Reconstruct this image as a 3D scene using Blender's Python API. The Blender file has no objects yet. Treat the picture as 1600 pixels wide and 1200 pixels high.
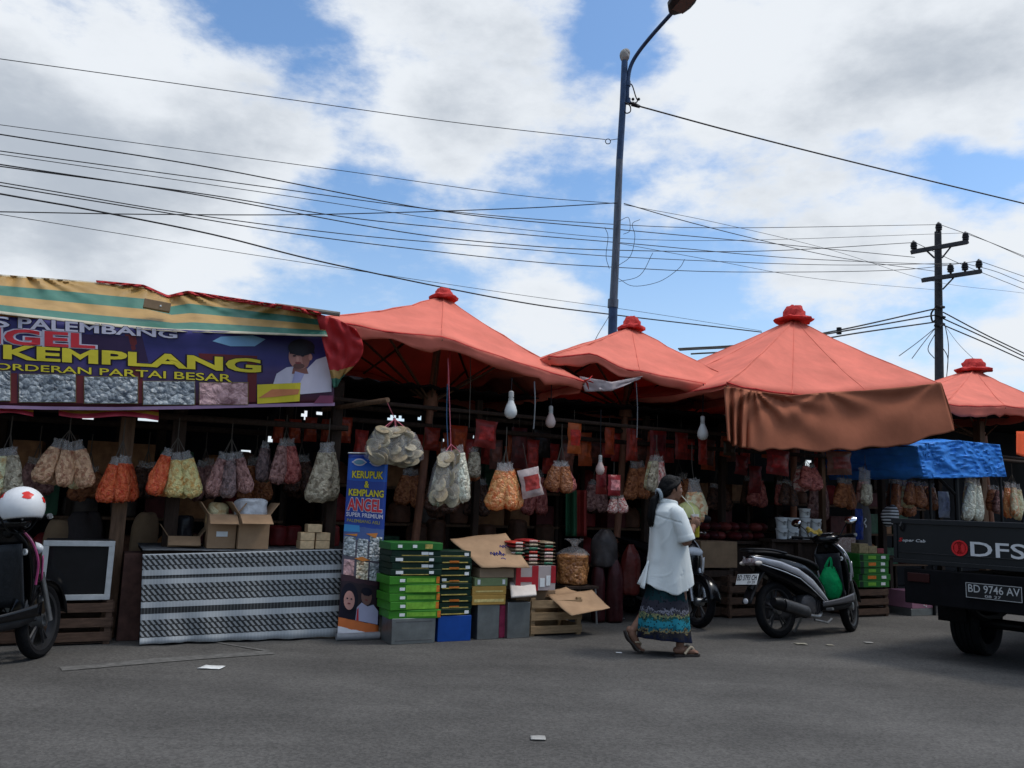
import bpy, bmesh, math, random
from mathutils import Vector, Matrix, noise as mnoise
R = math.radians
PI = math.pi
random.seed(7)
sc = bpy.context.scene
C = sc.collection

# ------------------------------------------------------------------ camera
F = 1294.0            # focal length in photo pixels (1600 wide)
CAM_H = 1.28
PITCH, ROLL = math.atan(188 / F), R(2.0)
CM = Matrix.Rotation(PI / 2 + PITCH, 3, 'X') @ Matrix.Rotation(ROLL, 3, 'Z')
cd = bpy.data.cameras.new('camera')
cd.sensor_width = 36.0
cd.lens = 36.0 * F / 1600
cd.clip_start, cd.clip_end = 0.05, 3000
cam = bpy.data.objects.new('camera', cd)
C.objects.link(cam)
cam.matrix_world = Matrix.Translation((0, 0, CAM_H)) @ CM.to_4x4()
sc.camera = cam
CO = Vector((0, 0, CAM_H))

# ------------------------------------------------------------------ light
SUN_EL, SUN_AZ = R(60), R(82)      # azimuth clockwise from +Y
EXPOSURE = 0.12
sl = bpy.data.lights.new('sun', 'SUN')
sl.energy, sl.angle, sl.color = 1.5, R(12), (1.0, 0.95, 0.88)
so = bpy.data.objects.new('sun', sl)
C.objects.link(so)
sd = Vector((math.sin(SUN_AZ) * math.cos(SUN_EL), math.cos(SUN_AZ) * math.cos(SUN_EL), math.sin(SUN_EL)))
so.rotation_euler = sd.to_track_quat('Z', 'Y').to_euler()
sc.view_settings.view_transform = 'Standard'
sc.view_settings.look = 'None'
sc.view_settings.exposure = EXPOSURE
sc.view_settings.gamma = 1.0
sc.cycles.max_bounces = 6
sc.cycles.transparent_max_bounces = 12
sc.cycles.use_denoising = True


def ray(x, y):
    return (CM @ Vector(((x - 800) / F, (600 - y) / F, -1.0))).normalized()


def G(x, y):                                   # ground point under a photo point
    d = ray(x, y)
    return CO + d * (-CAM_H / d.z)


def at(x, y, depth):                           # point at a given distance along +Y
    d = ray(x, y)
    return CO + d * (depth / d.y)


# the line of stalls runs away to the right; s along it, t behind it
O0 = G(220, 1008)
_e = G(1350, 963) - O0
U = Vector((_e.x, _e.y, 0)).normalized()
N = Vector((-U.y, U.x, 0))
UA = math.atan2(U.y, U.x)


def W(x, y, t):                                # point on the vertical plane t metres behind the stall line
    d = ray(x, y)
    k = (t - (CO - O0).dot(N)) / d.dot(N)
    return CO + d * k


def SZ(x, y, t):
    p = W(x, y, t)
    return (p - O0).dot(U), p.z


def TG(x, y):
    return (G(x, y) - O0).dot(N)


def SW(s, t, z=0.0):
    p = O0 + U * s + N * t
    return Vector((p.x, p.y, z))


def MPP(x, y, t):                              # metres per photo pixel there
    return W(x, y, t).y / F


# ------------------------------------------------------------------ sky
def make_world():
    w = bpy.data.worlds.new('World')
    sc.world = w
    w.use_nodes = True
    nt = w.node_tree
    nt.nodes.clear()
    n, L = nt.nodes, nt.links
    out = n.new('ShaderNodeOutputWorld')
    bg = n.new('ShaderNodeBackground')
    bg.inputs['Strength'].default_value = 0.1
    L.new(bg.outputs[0], out.inputs[0])
    sky = n.new('ShaderNodeTexSky')
    sky.sky_type = 'NISHITA'
    sky.sun_disc = False
    sky.sun_elevation = SUN_EL
    sky.sun_rotation = SUN_AZ
    sky.dust_density = 1.2
    sky.ozone_density = 2.0
    tc = n.new('ShaderNodeTexCoord')
    D = tc.outputs['Generated']

    def vm(op, a, b=None, sc_=None):
        q = n.new('ShaderNodeVectorMath')
        q.operation = op
        L.new(a, q.inputs[0])
        if b is not None:
            if hasattr(b, 'is_linked'):
                L.new(b, q.inputs[1])
            else:
                q.inputs[1].default_value = b
        if sc_ is not None:
            if hasattr(sc_, 'is_linked'):
                L.new(sc_, q.inputs['Scale'])
            else:
                q.inputs['Scale'].default_value = sc_
        return q.outputs['Value'] if op in ('DISTANCE', 'DOT_PRODUCT', 'LENGTH') else q.outputs['Vector']

    def mm(op, a, b=0.0, c=0.0):
        q = n.new('ShaderNodeMath')
        q.operation = op
        for i, v in enumerate((a, b, c)):
            if hasattr(v, 'is_linked'):
                L.new(v, q.inputs[i])
            else:
                q.inputs[i].default_value = v
        return q.outputs[0]

    def smooth(v, a, b, lo, hi):
        q = n.new('ShaderNodeMapRange')
        q.interpolation_type = 'SMOOTHSTEP'
        L.new(v, q.inputs['Value'])
        for i, x in zip((1, 2, 3, 4), (a, b, lo, hi)):
            q.inputs[i].default_value = x
        return q.outputs[0]

    def noise(vec, scale, detail, rough=0.55, lac=2.0):
        q = n.new('ShaderNodeTexNoise')
        q.inputs['Scale'].default_value = scale
        q.inputs['Detail'].default_value = detail
        q.inputs['Roughness'].default_value = rough
        q.inputs['Lacunarity'].default_value = lac
        L.new(vec, q.inputs['Vector'])
        return q

    # cloud deck coordinates: flattened towards the horizon
    st = vm('MULTIPLY', D, (1.0, 1.0, 2.0))
    warp = noise(st, 2.2, 5, 0.55)
    wv = vm('SUBTRACT', warp.outputs['Color'], (0.5, 0.5, 0.5))
    wv = vm('SCALE', wv, sc_=0.22)
    DW = vm('ADD', D, wv)                        # direction with ragged edges, for the large masses
    f1 = noise(st, 3.2, 9, 0.60).outputs['Fac']
    f2 = noise(vm('ADD', st, (3.1, 1.7, 0.4)), 9.0, 7, 0.62).outputs['Fac']
    total = mm('ADD', mm('MULTIPLY', mm('SUBTRACT', f1, 0.5), 2.0), mm('MULTIPLY', mm('SUBTRACT', f2, 0.5), 1.9))
    total = mm('ADD', total, 0.10)
    # (photo point, radius in tangent units, amount): cloud masses + and clear patches -
    for (px, py, r, amt) in SKY_BLOBS:
        c = ray(px, py)
        dist = vm('DISTANCE', vm('MULTIPLY', DW, (1, 1, 1.35)), (c.x, c.y, c.z * 1.35))
        total = mm('ADD', total, smooth(dist, 0.0, r, amt, 0.0))
    cov = smooth(total, -0.26, 0.52, 0.0, 1.0)
    # shading inside the clouds: bright rims and tops, grey bellies where dense
    g = noise(vm('ADD', st, (7.7, 2.2, 5.1)), 2.6, 6, 0.5).outputs['Fac']
    belly = mm('ADD', mm('MULTIPLY', total, 0.42), mm('MULTIPLY', mm('SUBTRACT', g, 0.5), 1.5))
    g2 = noise(vm('ADD', st, (1.7, 9.2, 3.1)), 8.5, 7, 0.6).outputs['Fac']
    belly = mm('ADD', belly, mm('MULTIPLY', mm('SUBTRACT', g2, 0.5), 1.1))
    for (px, py, r, amt) in SKY_GREY:
        c = ray(px, py)
        dist = vm('DISTANCE', vm('MULTIPLY', DW, (1, 1, 1.35)), (c.x, c.y, c.z * 1.35))
        belly = mm('ADD', belly, smooth(dist, 0.0, r, amt, 0.0))
    b = smooth(belly, 0.08, 1.1, 0.0, 1.0)
    cr = n.new('ShaderNodeMix')
    cr.data_type = 'RGBA'
    L.new(b, cr.inputs['Factor'])
    cr.inputs['A'].default_value = (7.7, 8.1, 8.6, 1)
    cr.inputs['B'].default_value = (4.3, 4.8, 5.5, 1)
    # unseen deck shaped for the lighting: brightened overhead, dimmed low behind the camera
    dz = n.new('ShaderNodeSeparateXYZ')
    L.new(D, dz.inputs[0])
    glow = smooth(dz.outputs['Z'], 0.56, 1.0, 1.0, SKY_GLOW)
    back = smooth(dz.outputs['Y'], -0.55, 0.15, SKY_BACK, 1.0)   # unseen sky behind the camera dimmed to keep stall fronts dark
    low = smooth(dz.outputs['Z'], 0.35, 0.8, 0.0, 1.0)
    glow = mm('MULTIPLY', glow, mm('MAXIMUM', back, low))
    cl = vm('SCALE', cr.outputs['Result'], sc_=glow)
    hz = n.new('ShaderNodeMix')
    hz.data_type = 'RGBA'
    L.new(cov, hz.inputs['Factor'])
    tint = n.new('ShaderNodeMix')
    tint.data_type = 'RGBA'
    tint.blend_type = 'MULTIPLY'
    tint.inputs['Factor'].default_value = 1.0
    L.new(sky.outputs[0], tint.inputs['A'])
    tint.inputs['B'].default_value = SKY_TINT
    hw = n.new('ShaderNodeMix')
    hw.data_type = 'RGBA'
    L.new(smooth(dz.outputs['Z'], 0.0, 0.42, 0.42, 0.0), hw.inputs['Factor'])
    L.new(tint.outputs['Result'], hw.inputs['A'])
    hw.inputs['B'].default_value = (7.0, 7.9, 8.8, 1)
    L.new(hw.outputs['Result'], hz.inputs['A'])
    L.new(cl, hz.inputs['B'])
    L.new(hz.outputs['Result'], bg.inputs['Color'])


SKY_GLOW = 3.2
SKY_BACK = 0.5
SKY_TINT = (1.22, 1.50, 1.68, 1)
SKY_BLOBS = [
    (120, 180, .45, .55), (300, 390, .30, .45), (60, 330, .30, .40), (330, 30, .12, .1), (680, 60, .22, .50), (820, 150, .22, .50),
    (1350, 100, .36, .75), (1150, 140, .18, .30), (1330, 390, .16, .50), (1585, 345, .12, .5), (1590, 560, .12, .5), (1550, 40, .2, .3),
    (1510, 212, .05, .55), (1030, 300, .09, .35), (1160, 310, .12, .35), (830, 500, .10, .30), (610, 370, .06, .35), (700, 400, .10, .2), (1040, 410, .1, .15),
    (415, 60, .12, -.85), (560, 160, .13, -.45), (950, 100, .10, -.85), (960, 10, .14, -.6), (1545, 250, .14, -.75), (1380, 275, .12, -.55), (1230, 260, .10, -.45),
    (620, 440, .20, -.55), (1080, 480, .22, -.55), (560, 340, .16, -.45), (860, 330, .14, -.35), (1520, 480, .10, -.35), (1060, 240, .1, -.3),
]
SKY_GREY = [(200, 190, .28, .35), (1330, 170, .28, .30), (230, 440, .10, .5), (850, 150, .2, .2), (30, 300, .2, .2), (300, 410, .12, -.4), (100, 20, .2, -.4), (1200, 60, .15, -.4), (1340, 400, .12, -.1), (1590, 560, .1, -.5)]
make_world()

# ------------------------------------------------------------------ materials
MATS = {}


def mat(name, c=(.5, .5, .5), rough=.65, var=.18, scale=9.0, bump=0.0, bscale=60.0, metal=0.0, spec=.2, c2=None, stretch=(1, 1, 1), coat=0.0, thresh=None):
    if name in MATS:
        return MATS[name]
    m = bpy.data.materials.new(name)
    m.use_nodes = True
    nt = m.node_tree
    n, L = nt.nodes, nt.links
    p = n['Principled BSDF']
    tc = n.new('ShaderNodeTexCoord')
    mp = n.new('ShaderNodeMapping')
    mp.inputs['Scale'].default_value = stretch
    L.new(tc.outputs['Object'], mp.inputs['Vector'])
    nz = n.new('ShaderNodeTexNoise')
    nz.inputs['Scale'].default_value = scale
    nz.inputs['Detail'].default_value = 6
    nz.inputs['Roughness'].default_value = .6
    L.new(mp.outputs[0], nz.inputs['Vector'])
    ramp = n.new('ShaderNodeValToRGB')
    lo = tuple(max(0, x * (1 - var)) for x in c)
    hi = tuple(min(1, x * (1 + var)) for x in c) if c2 is None else c2
    if c2 is not None:
        lo = c
    a, b = (.32, .68) if thresh is None else thresh
    ramp.color_ramp.elements[0].position = a
    ramp.color_ramp.elements[1].position = b
    ramp.color_ramp.elements[0].color = (*lo, 1)
    ramp.color_ramp.elements[1].color = (*hi, 1)
    L.new(nz.outputs['Fac'], ramp.inputs[0])
    L.new(ramp.outputs[0], p.inputs['Base Color'])
    p.inputs['Roughness'].default_value = rough
    p.inputs['Metallic'].default_value = metal
    p.inputs['Specular IOR Level'].default_value = spec
    p.inputs['Coat Weight'].default_value = coat
    if bump:
        nb = n.new('ShaderNodeTexNoise')
        nb.inputs['Scale'].default_value = bscale
        nb.inputs['Detail'].default_value = 5
        L.new(mp.outputs[0], nb.inputs['Vector'])
        bp = n.new('ShaderNodeBump')
        bp.inputs['Strength'].default_value = bump
        bp.inputs['Distance'].default_value = .02
        L.new(nb.outputs['Fac'], bp.inputs['Height'])
        L.new(bp.outputs[0], p.inputs['Normal'])
    MATS[name] = m
    return m


def cloth_mat(name, c, trans=.35, var=.12, scale=3.0, bump=.25, bscale=14.0, c2=None, rough=.75):
    """thin woven or plastic sheet: some light comes through it"""
    m = mat(name, c, rough, var, scale, bump, bscale, c2=c2, spec=.08)
    n, L = m.node_tree.nodes, m.node_tree.links
    p = n['Principled BSDF']
    tr = n.new('ShaderNodeBsdfTranslucent')
    src = p.inputs['Base Color'].links[0].from_socket
    L.new(src, tr.inputs['Color'])
    mx = n.new('ShaderNodeMixShader')
    mx.inputs[0].default_value = trans
    L.new(p.outputs[0], mx.inputs[1])
    L.new(tr.outputs[0], mx.inputs[2])
    L.new(mx.outputs[0], n['Material Output'].inputs['Surface'])
    return m


def film_mat(name, c=(.9, .9, .9), clear=.72, rough=.18):
    """crinkled clear plastic"""
    if name in MATS:
        return MATS[name]
    m = bpy.data.materials.new(name)
    m.use_nodes = True
    n, L = m.node_tree.nodes, m.node_tree.links
    p = n['Principled BSDF']
    p.inputs['Base Color'].default_value = (*c, 1)
    p.inputs['Roughness'].default_value = rough
    p.inputs['Specular IOR Level'].default_value = .7
    tc = n.new('ShaderNodeTexCoord')
    nb = n.new('ShaderNodeTexNoise')
    nb.inputs['Scale'].default_value = 26
    nb.inputs['Detail'].default_value = 4
    L.new(tc.outputs['Object'], nb.inputs['Vector'])
    bp = n.new('ShaderNodeBump')
    bp.inputs['Strength'].default_value = .8
    bp.inputs['Distance'].default_value = .03
    L.new(nb.outputs['Fac'], bp.inputs['Height'])
    L.new(bp.outputs[0], p.inputs['Normal'])
    t = n.new('ShaderNodeBsdfTransparent')
    mx = n.new('ShaderNodeMixShader')
    mx.inputs[0].default_value = clear
    L.new(p.outputs[0], mx.inputs[1])
    L.new(t.outputs[0], mx.inputs[2])
    L.new(mx.outputs[0], n['Material Output'].inputs['Surface'])
    MATS[name] = m
    return m


def crisp_mat(name, c, c2, cell=22.0, gloss=.3, stretch=(1, 1, 1)):
    """crackers seen through plastic: rounded cells of two colours with bump"""
    if name in MATS:
        return MATS[name]
    m = bpy.data.materials.new(name)
    m.use_nodes = True
    n, L = m.node_tree.nodes, m.node_tree.links
    p = n['Principled BSDF']
    p.inputs['Roughness'].default_value = gloss
    p.inputs['Specular IOR Level'].default_value = .45
    tc = n.new('ShaderNodeTexCoord')
    mp = n.new('ShaderNodeMapping')
    mp.inputs['Scale'].default_value = stretch
    L.new(tc.outputs['Object'], mp.inputs['Vector'])
    v = n.new('ShaderNodeTexVoronoi')
    v.inputs['Scale'].default_value = cell
    L.new(mp.outputs[0], v.inputs['Vector'])
    nz = n.new('ShaderNodeTexNoise')
    nz.inputs['Scale'].default_value = cell * .6
    nz.inputs['Detail'].default_value = 4
    L.new(mp.outputs[0], nz.inputs['Vector'])
    sep = n.new('ShaderNodeSeparateColor')
    L.new(v.outputs['Color'], sep.inputs[0])
    ad = n.new('ShaderNodeMath')
    ad.operation = 'MULTIPLY_ADD'
    L.new(sep.outputs[0], ad.inputs[0])
    ad.inputs[1].default_value = .6
    L.new(nz.outputs['Fac'], ad.inputs[2])
    ramp = n.new('ShaderNodeValToRGB')
    ramp.color_ramp.elements[0].position = .45
    ramp.color_ramp.elements[1].position = 1.05
    ramp.color_ramp.elements[0].color = (*c, 1)
    ramp.color_ramp.elements[1].color = (*c2, 1)
    L.new(ad.outputs[0], ramp.inputs[0])
    L.new(ramp.outputs[0], p.inputs['Base Color'])
    bp = n.new('ShaderNodeBump')
    bp.inputs['Strength'].default_value = .85
    bp.inputs['Distance'].default_value = .05
    n3 = n.new('ShaderNodeTexNoise')
    n3.inputs['Scale'].default_value = 11
    n3.inputs['Detail'].default_value = 5
    n3.inputs['Distortion'].default_value = 1.2
    L.new(tc.outputs['Object'], n3.inputs['Vector'])
    a3 = n.new('ShaderNodeMath')
    a3.operation = 'MULTIPLY_ADD'
    L.new(v.outputs['Distance'], a3.inputs[0])
    a3.inputs[1].default_value = -.35
    L.new(n3.outputs['Fac'], a3.inputs[2])
    L.new(a3.outputs[0], bp.inputs['Height'])
    L.new(bp.outputs[0], p.inputs['Normal'])
    MATS[name] = m
    return m


def ramp_mat(name, stops, axis='V', rough=.7, trans=0.0, noise_amt=.03, bump=.2, bscale=10., wob=3.0, var=.12, lin=False):
    """bands along the sheet's own U or V, as woven or printed; stops = [(pos, colour)] constant"""
    if name in MATS:
        return MATS[name]
    m = bpy.data.materials.new(name)
    m.use_nodes = True
    n, L = m.node_tree.nodes, m.node_tree.links
    p = n['Principled BSDF']
    p.inputs['Roughness'].default_value = rough
    p.inputs['Specular IOR Level'].default_value = .3
    tc = n.new('ShaderNodeTexCoord')
    sp = n.new('ShaderNodeSeparateXYZ')
    L.new(tc.outputs['UV'], sp.inputs[0])
    nz = n.new('ShaderNodeTexNoise')
    nz.inputs['Scale'].default_value = wob
    L.new(tc.outputs['UV'], nz.inputs['Vector'])
    ad = n.new('ShaderNodeMath')
    ad.operation = 'MULTIPLY_ADD'
    L.new(nz.outputs['Fac'], ad.inputs[0])
    ad.inputs[1].default_value = noise_amt
    L.new(sp.outputs['Y' if axis == 'V' else 'X'], ad.inputs[2])
    sub = n.new('ShaderNodeMath')
    sub.operation = 'SUBTRACT'
    L.new(ad.outputs[0], sub.inputs[0])
    sub.inputs[1].default_value = noise_amt / 2
    rp = n.new('ShaderNodeValToRGB')
    rp.color_ramp.interpolation = 'LINEAR' if lin else 'CONSTANT'
    while len(rp.color_ramp.elements) < len(stops):
        rp.color_ramp.elements.new(1.0)
    for e, (pos, c) in zip(rp.color_ramp.elements, stops):
        e.position = pos
        e.color = (*c, 1)
    L.new(sub.outputs[0], rp.inputs[0])
    n2 = n.new('ShaderNodeTexNoise')
    n2.inputs['Scale'].default_value = 6
    n2.inputs['Detail'].default_value = 6
    L.new(tc.outputs['Object'], n2.inputs['Vector'])
    mr = n.new('ShaderNodeMapRange')
    L.new(n2.outputs['Fac'], mr.inputs[0])
    mr.inputs[1].default_value, mr.inputs[2].default_value = .3, .7
    mr.inputs[3].default_value, mr.inputs[4].default_value = 1 - var, 1 + var
    mu = n.new('ShaderNodeVectorMath')
    mu.operation = 'SCALE'
    L.new(rp.outputs[0], mu.inputs[0])
    L.new(mr.outputs[0], mu.inputs['Scale'])
    L.new(mu.outputs[0], p.inputs['Base Color'])
    if bump:
        nb = n.new('ShaderNodeTexNoise')
        nb.inputs['Scale'].default_value = bscale
        L.new(tc.outputs['Object'], nb.inputs['Vector'])
        bp = n.new('ShaderNodeBump')
        bp.inputs['Strength'].default_value = bump
        L.new(nb.outputs['Fac'], bp.inputs['Height'])
        bp.inputs['Distance'].default_value = .03
        L.new(bp.outputs[0], p.inputs['Normal'])
    if trans:
        tr = n.new('ShaderNodeBsdfTranslucent')
        L.new(mu.outputs[0], tr.inputs['Color'])
        mx = n.new('ShaderNodeMixShader')
        mx.inputs[0].default_value = trans
        L.new(p.outputs[0], mx.inputs[1])
        L.new(tr.outputs[0], mx.inputs[2])
        L.new(mx.outputs[0], n['Material Output'].inputs['Surface'])
    MATS[name] = m
    return m


# ------------------------------------------------------------------ mesh builder
def catmull(pts, k=6):
    pts = [Vector(p) for p in pts]
    if len(pts) < 3:
        return pts
    out = []
    P = [pts[0] * 2 - pts[1]] + pts + [pts[-1] * 2 - pts[-2]]
    for i in range(1, len(P) - 2):
        a, b, c, d = P[i - 1], P[i], P[i + 1], P[i + 2]
        for j in range(k):
            t = j / k
            out.append(.5 * ((2 * b) + (c - a) * t + (2 * a - 5 * b + 4 * c - d) * t * t + (3 * b - a - 3 * c + d) * t ** 3))
    out.append(pts[-1])
    return out


def lerp(a, b, t):
    return a + (b - a) * t


def interp(vals, t):
    x = t * (len(vals) - 1)
    i = min(int(x), len(vals) - 2)
    return vals[i] + (vals[i + 1] - vals[i]) * (x - i)


WM = {}
_text_cache = {}


def diced(vs, fs, step):
    """triangles no longer than step, so that print follows the sheet under it"""
    bm = bmesh.new()
    bv = [bm.verts.new(v) for v in vs]
    for f in fs:
        try:
            bm.faces.new([bv[i] for i in f])
        except ValueError:
            pass
    bm.normal_update()
    bmesh.ops.triangulate(bm, faces=bm.faces[:])
    for _ in range(4):
        long_ = [e for e in bm.edges if e.calc_length() > step]
        if not long_:
            break
        bmesh.ops.subdivide_edges(bm, edges=long_, cuts=1)
        bm.normal_update()
        bmesh.ops.triangulate(bm, faces=[f for f in bm.faces if len(f.verts) > 3])
    bm.verts.index_update()
    out = [tuple(v.co) for v in bm.verts], [tuple(v.index for v in f.verts) for f in bm.faces]
    bm.free()
    return out


def redraw_m(txt, vs, fs, b):
    """the built-in capital M closes up when made bold: draw its outline afresh in the same box"""
    par = list(range(len(vs)))

    def find(i):
        while par[i] != i:
            par[i] = par[par[i]]
            i = par[i]
        return i
    for f in fs:
        for k in f[1:]:
            par[find(k)] = find(f[0])
    isl = {}
    for i in range(len(vs)):
        isl.setdefault(find(i), []).append(i)
    used = {i for f in fs for i in f}
    span = sorted((min(vs[i][0] for i in isl[r]), max(vs[i][0] for i in isl[r]), r) for r in isl if isl[r][0] in used)
    order, ends = [], []
    for a, c, r in span:                                   # pieces of one letter overlap in x
        if ends and ends[-1] - a > .5 * (c - a):
            k = order[-1]
            isl[k] = isl[k] + isl[r]
            for i in isl[r]:
                par[find(i)] = find(k)
            ends[-1] = max(ends[-1], c)
        else:
            order.append(r)
            ends.append(c)
    order = [find(r) for r in order]
    isl = {}
    for i in used:
        isl.setdefault(find(i), []).append(i)
    chars = [c for c in txt if c != ' ']
    drop = set()
    vs, fs = list(vs), list(fs)
    if len(order) != len(chars):
        return vs, fs
    for r, c in zip(order, chars):
        if c != 'M':
            continue
        drop.add(r)
        xs, ys = [vs[i][0] for i in isl[r]], [vs[i][1] for i in isl[r]]
        x0, x1, y0, y1 = min(xs), max(xs), min(ys), max(ys)
        w = (.12 + 2 * b) / (x1 - x0)
        P = [(0, 0), (w, 0), (w, .70 - 2.2 * b), (.5, .30 - 2.2 * b), (1 - w, .70 - 2.2 * b), (1 - w, 0), (1, 0), (1, 1), (.84 - b, 1), (.5, .56 + b), (.16 + b, 1), (0, 1)]
        k = len(vs)
        vs += [(x0 + (x1 - x0) * u, y0 + (y1 - y0) * v, 0) for u, v in P]
        fs.append(tuple(range(k, k + len(P))))
    return vs, [f for f in fs if f[0] >= len(par) or find(f[0]) not in drop]


def text_geom(s, bold):
    key = (s, bold)
    if key in _text_cache:
        return _text_cache[key]
    cu = bpy.data.curves.new('tmp_text', 'FONT')
    cu.body = s
    cu.size = 1.0
    cu.offset = bold
    cu.resolution_u = 3
    o = bpy.data.objects.new('tmp_text', cu)
    C.objects.link(o)
    dg = bpy.context.evaluated_depsgraph_get()
    me = bpy.data.meshes.new_from_object(o.evaluated_get(dg))
    vs, fs = [tuple(v.co) for v in me.vertices], [tuple(p.vertices) for p in me.polygons]
    if 'M' in s and bold > 0:
        vs, fs = redraw_m(s, vs, fs, bold)
    vs, fs = diced(vs, fs, .3)
    bpy.data.objects.remove(o)
    bpy.data.curves.remove(cu)
    bpy.data.meshes.remove(me)
    _text_cache[key] = (vs, fs)
    return vs, fs


class MB:
    def __init__(s):
        s.v, s.f, s.mi, s.mats, s.uv = [], [], [], [], {}

    def m(s, mat_):
        if mat_ not in s.mats:
            s.mats.append(mat_)
        return s.mats.index(mat_)

    def add(s, vs, fs, mat_, uvs=None, M=None):
        b = len(s.v)
        for v in vs:
            v = Vector(v)
            s.v.append(M @ v if M is not None else v)
        k = s.m(mat_)
        for f in fs:
            if uvs is not None:
                s.uv[len(s.f)] = [uvs[i] for i in f]
            s.f.append([i + b for i in f])
            s.mi.append(k)
        return s

    def box(s, x0, x1, y0, y1, z0, z1, mat_, M=None, taper=1.0):
        cx, cy = (x0 + x1) / 2, (y0 + y1) / 2
        q = lambda x, y, k: (cx + (x - cx) * k, cy + (y - cy) * k)
        vs = [(*q(x, y, 1), z0) for x, y in ((x0, y0), (x1, y0), (x1, y1), (x0, y1))] + [(*q(x, y, taper), z1) for x, y in ((x0, y0), (x1, y0), (x1, y1), (x0, y1))]
        return s.add(vs, [(3, 2, 1, 0), (4, 5, 6, 7), (0, 1, 5, 4), (1, 2, 6, 5), (2, 3, 7, 6), (3, 0, 4, 7)], mat_, M=M)

    def fbox(s, s0, s1, t0, t1, z0, z1, mat_, rot=0.0):       # in stall coordinates
        c = SW((s0 + s1) / 2, (t0 + t1) / 2, 0)
        M = Matrix.Translation(c) @ Matrix.Rotation(UA + rot, 4, 'Z')
        a, b = abs(s1 - s0) / 2, abs(t1 - t0) / 2
        return s.box(-a, a, -b, b, z0, z1, mat_, M)

    def tube(s, pts, r, mat_, n=8, M=None, cap=True, smooth_k=0, flat=1.0):
        if smooth_k:
            pts = catmull(pts, smooth_k)
        pts = [Vector(p) for p in pts]
        K = len(pts)
        rs = [r] * K if not isinstance(r, (list, tuple)) else [interp(r, i / (K - 1)) for i in range(K)]
        vs, fs = [], []
        up = None
        for i, p in enumerate(pts):
            d = (pts[min(i + 1, K - 1)] - pts[max(i - 1, 0)])
            d = d.normalized() if d.length > 1e-9 else Vector((0, 0, 1))
            if up is None:
                up = Vector((0, 0, 1)) if abs(d.z) < .9 else Vector((0, 1, 0))
            a = d.cross(up).normalized()
            up = a.cross(d).normalized()
            for j in range(n):
                th = 2 * PI * j / n
                vs.append(p + a * math.cos(th) * rs[i] + up * math.sin(th) * rs[i] * flat)
        for i in range(K - 1):
            for j in range(n):
                fs.append((i * n + j, i * n + (j + 1) % n, (i + 1) * n + (j + 1) % n, (i + 1) * n + j))
        if cap:
            fs.append(tuple(range(n))[::-1])
            fs.append(tuple((K - 1) * n + j for j in range(n)))
        return s.add(vs, fs, mat_, M=M)

    def lathe(s, prof, mat_, n=24, M=None, cap=True):
        vs, fs = [], []
        K = len(prof)
        for r, z in prof:
            for j in range(n):
                th = 2 * PI * j / n
                vs.append((r * math.cos(th), r * math.sin(th), z))
        for i in range(K - 1):
            for j in range(n):
                fs.append((i * n + j, i * n + (j + 1) % n, (i + 1) * n + (j + 1) % n, (i + 1) * n + j))
        if cap:
            fs.append(tuple(range(n))[::-1])
            fs.append(tuple((K - 1) * n + j for j in range(n)))
        return s.add(vs, fs, mat_, M=M)

    def loft(s, rings, mat_, M=None, cap=True):
        n = len(rings[0])
        vs = [v for r in rings for v in r]
        fs = []
        for i in range(len(rings) - 1):
            for j in range(n):
                fs.append((i * n + j, i * n + (j + 1) % n, (i + 1) * n + (j + 1) % n, (i + 1) * n + j))
        if cap:
            fs.append(tuple(range(n))[::-1])
            fs.append(tuple((len(rings) - 1) * n + j for j in range(n)))
        return s.add(vs, fs, mat_, M=M)

    def ell(s, c, r, mat_, M=None, n=16, k=10, rot=None):
        vs, fs = [], []
        c = Vector(c)
        for i in range(k + 1):
            ph = PI * i / k
            for j in range(n):
                th = 2 * PI * j / n
                q = Vector((r[0] * math.sin(ph) * math.cos(th), r[1] * math.sin(ph) * math.sin(th), r[2] * math.cos(ph)))
                if rot is not None:
                    q = rot @ q
                vs.append(c + q)
        for i in range(k):
            for j in range(n):
                fs.append((i * n + j, (i + 1) * n + j, (i + 1) * n + (j + 1) % n, i * n + (j + 1) % n))
        return s.add(vs, fs, mat_, M=M)

    def sheet(s, fn, nu, nv, mat_, M=None, skip=None):
        vs, fs, uvs = [], [], []
        for j in range(nv + 1):
            for i in range(nu + 1):
                vs.append(fn(i / nu, j / nv))
                uvs.append((i / nu, j / nv))
        for j in range(nv):
            for i in range(nu):
                if skip and skip(i, j):
                    continue
                a = j * (nu + 1) + i
                fs.append((a, a + 1, a + nu + 2, a + nu + 1))
        return s.add(vs, fs, mat_, uvs, M=M)

    def prism(s, poly, d0, d1, mat_, M=None):                 # polygon in x,z; thickness along y
        k = len(poly)
        vs = [(x, d0, z) for x, z in poly] + [(x, d1, z) for x, z in poly]
        fs = [tuple(range(k)), tuple(range(2 * k - 1, k - 1, -1))]
        for i in range(k):
            j = (i + 1) % k
            fs.append((i, i + k, j + k, j))
        return s.add(vs, fs, mat_, M=M)

    def flat(s, poly, fn, mat_):                              # polygon in (u,v) laid on a surface fn(u,v)
        xs, ys = [p[0] for p in poly], [p[1] for p in poly]
        vs, fs = diced([(p[0], p[1], 0) for p in poly], [tuple(range(len(poly)))], max(max(xs) - min(xs), max(ys) - min(ys)) / 6)
        return s.add([fn(v[0], v[1]) for v in vs], fs, mat_)

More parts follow.
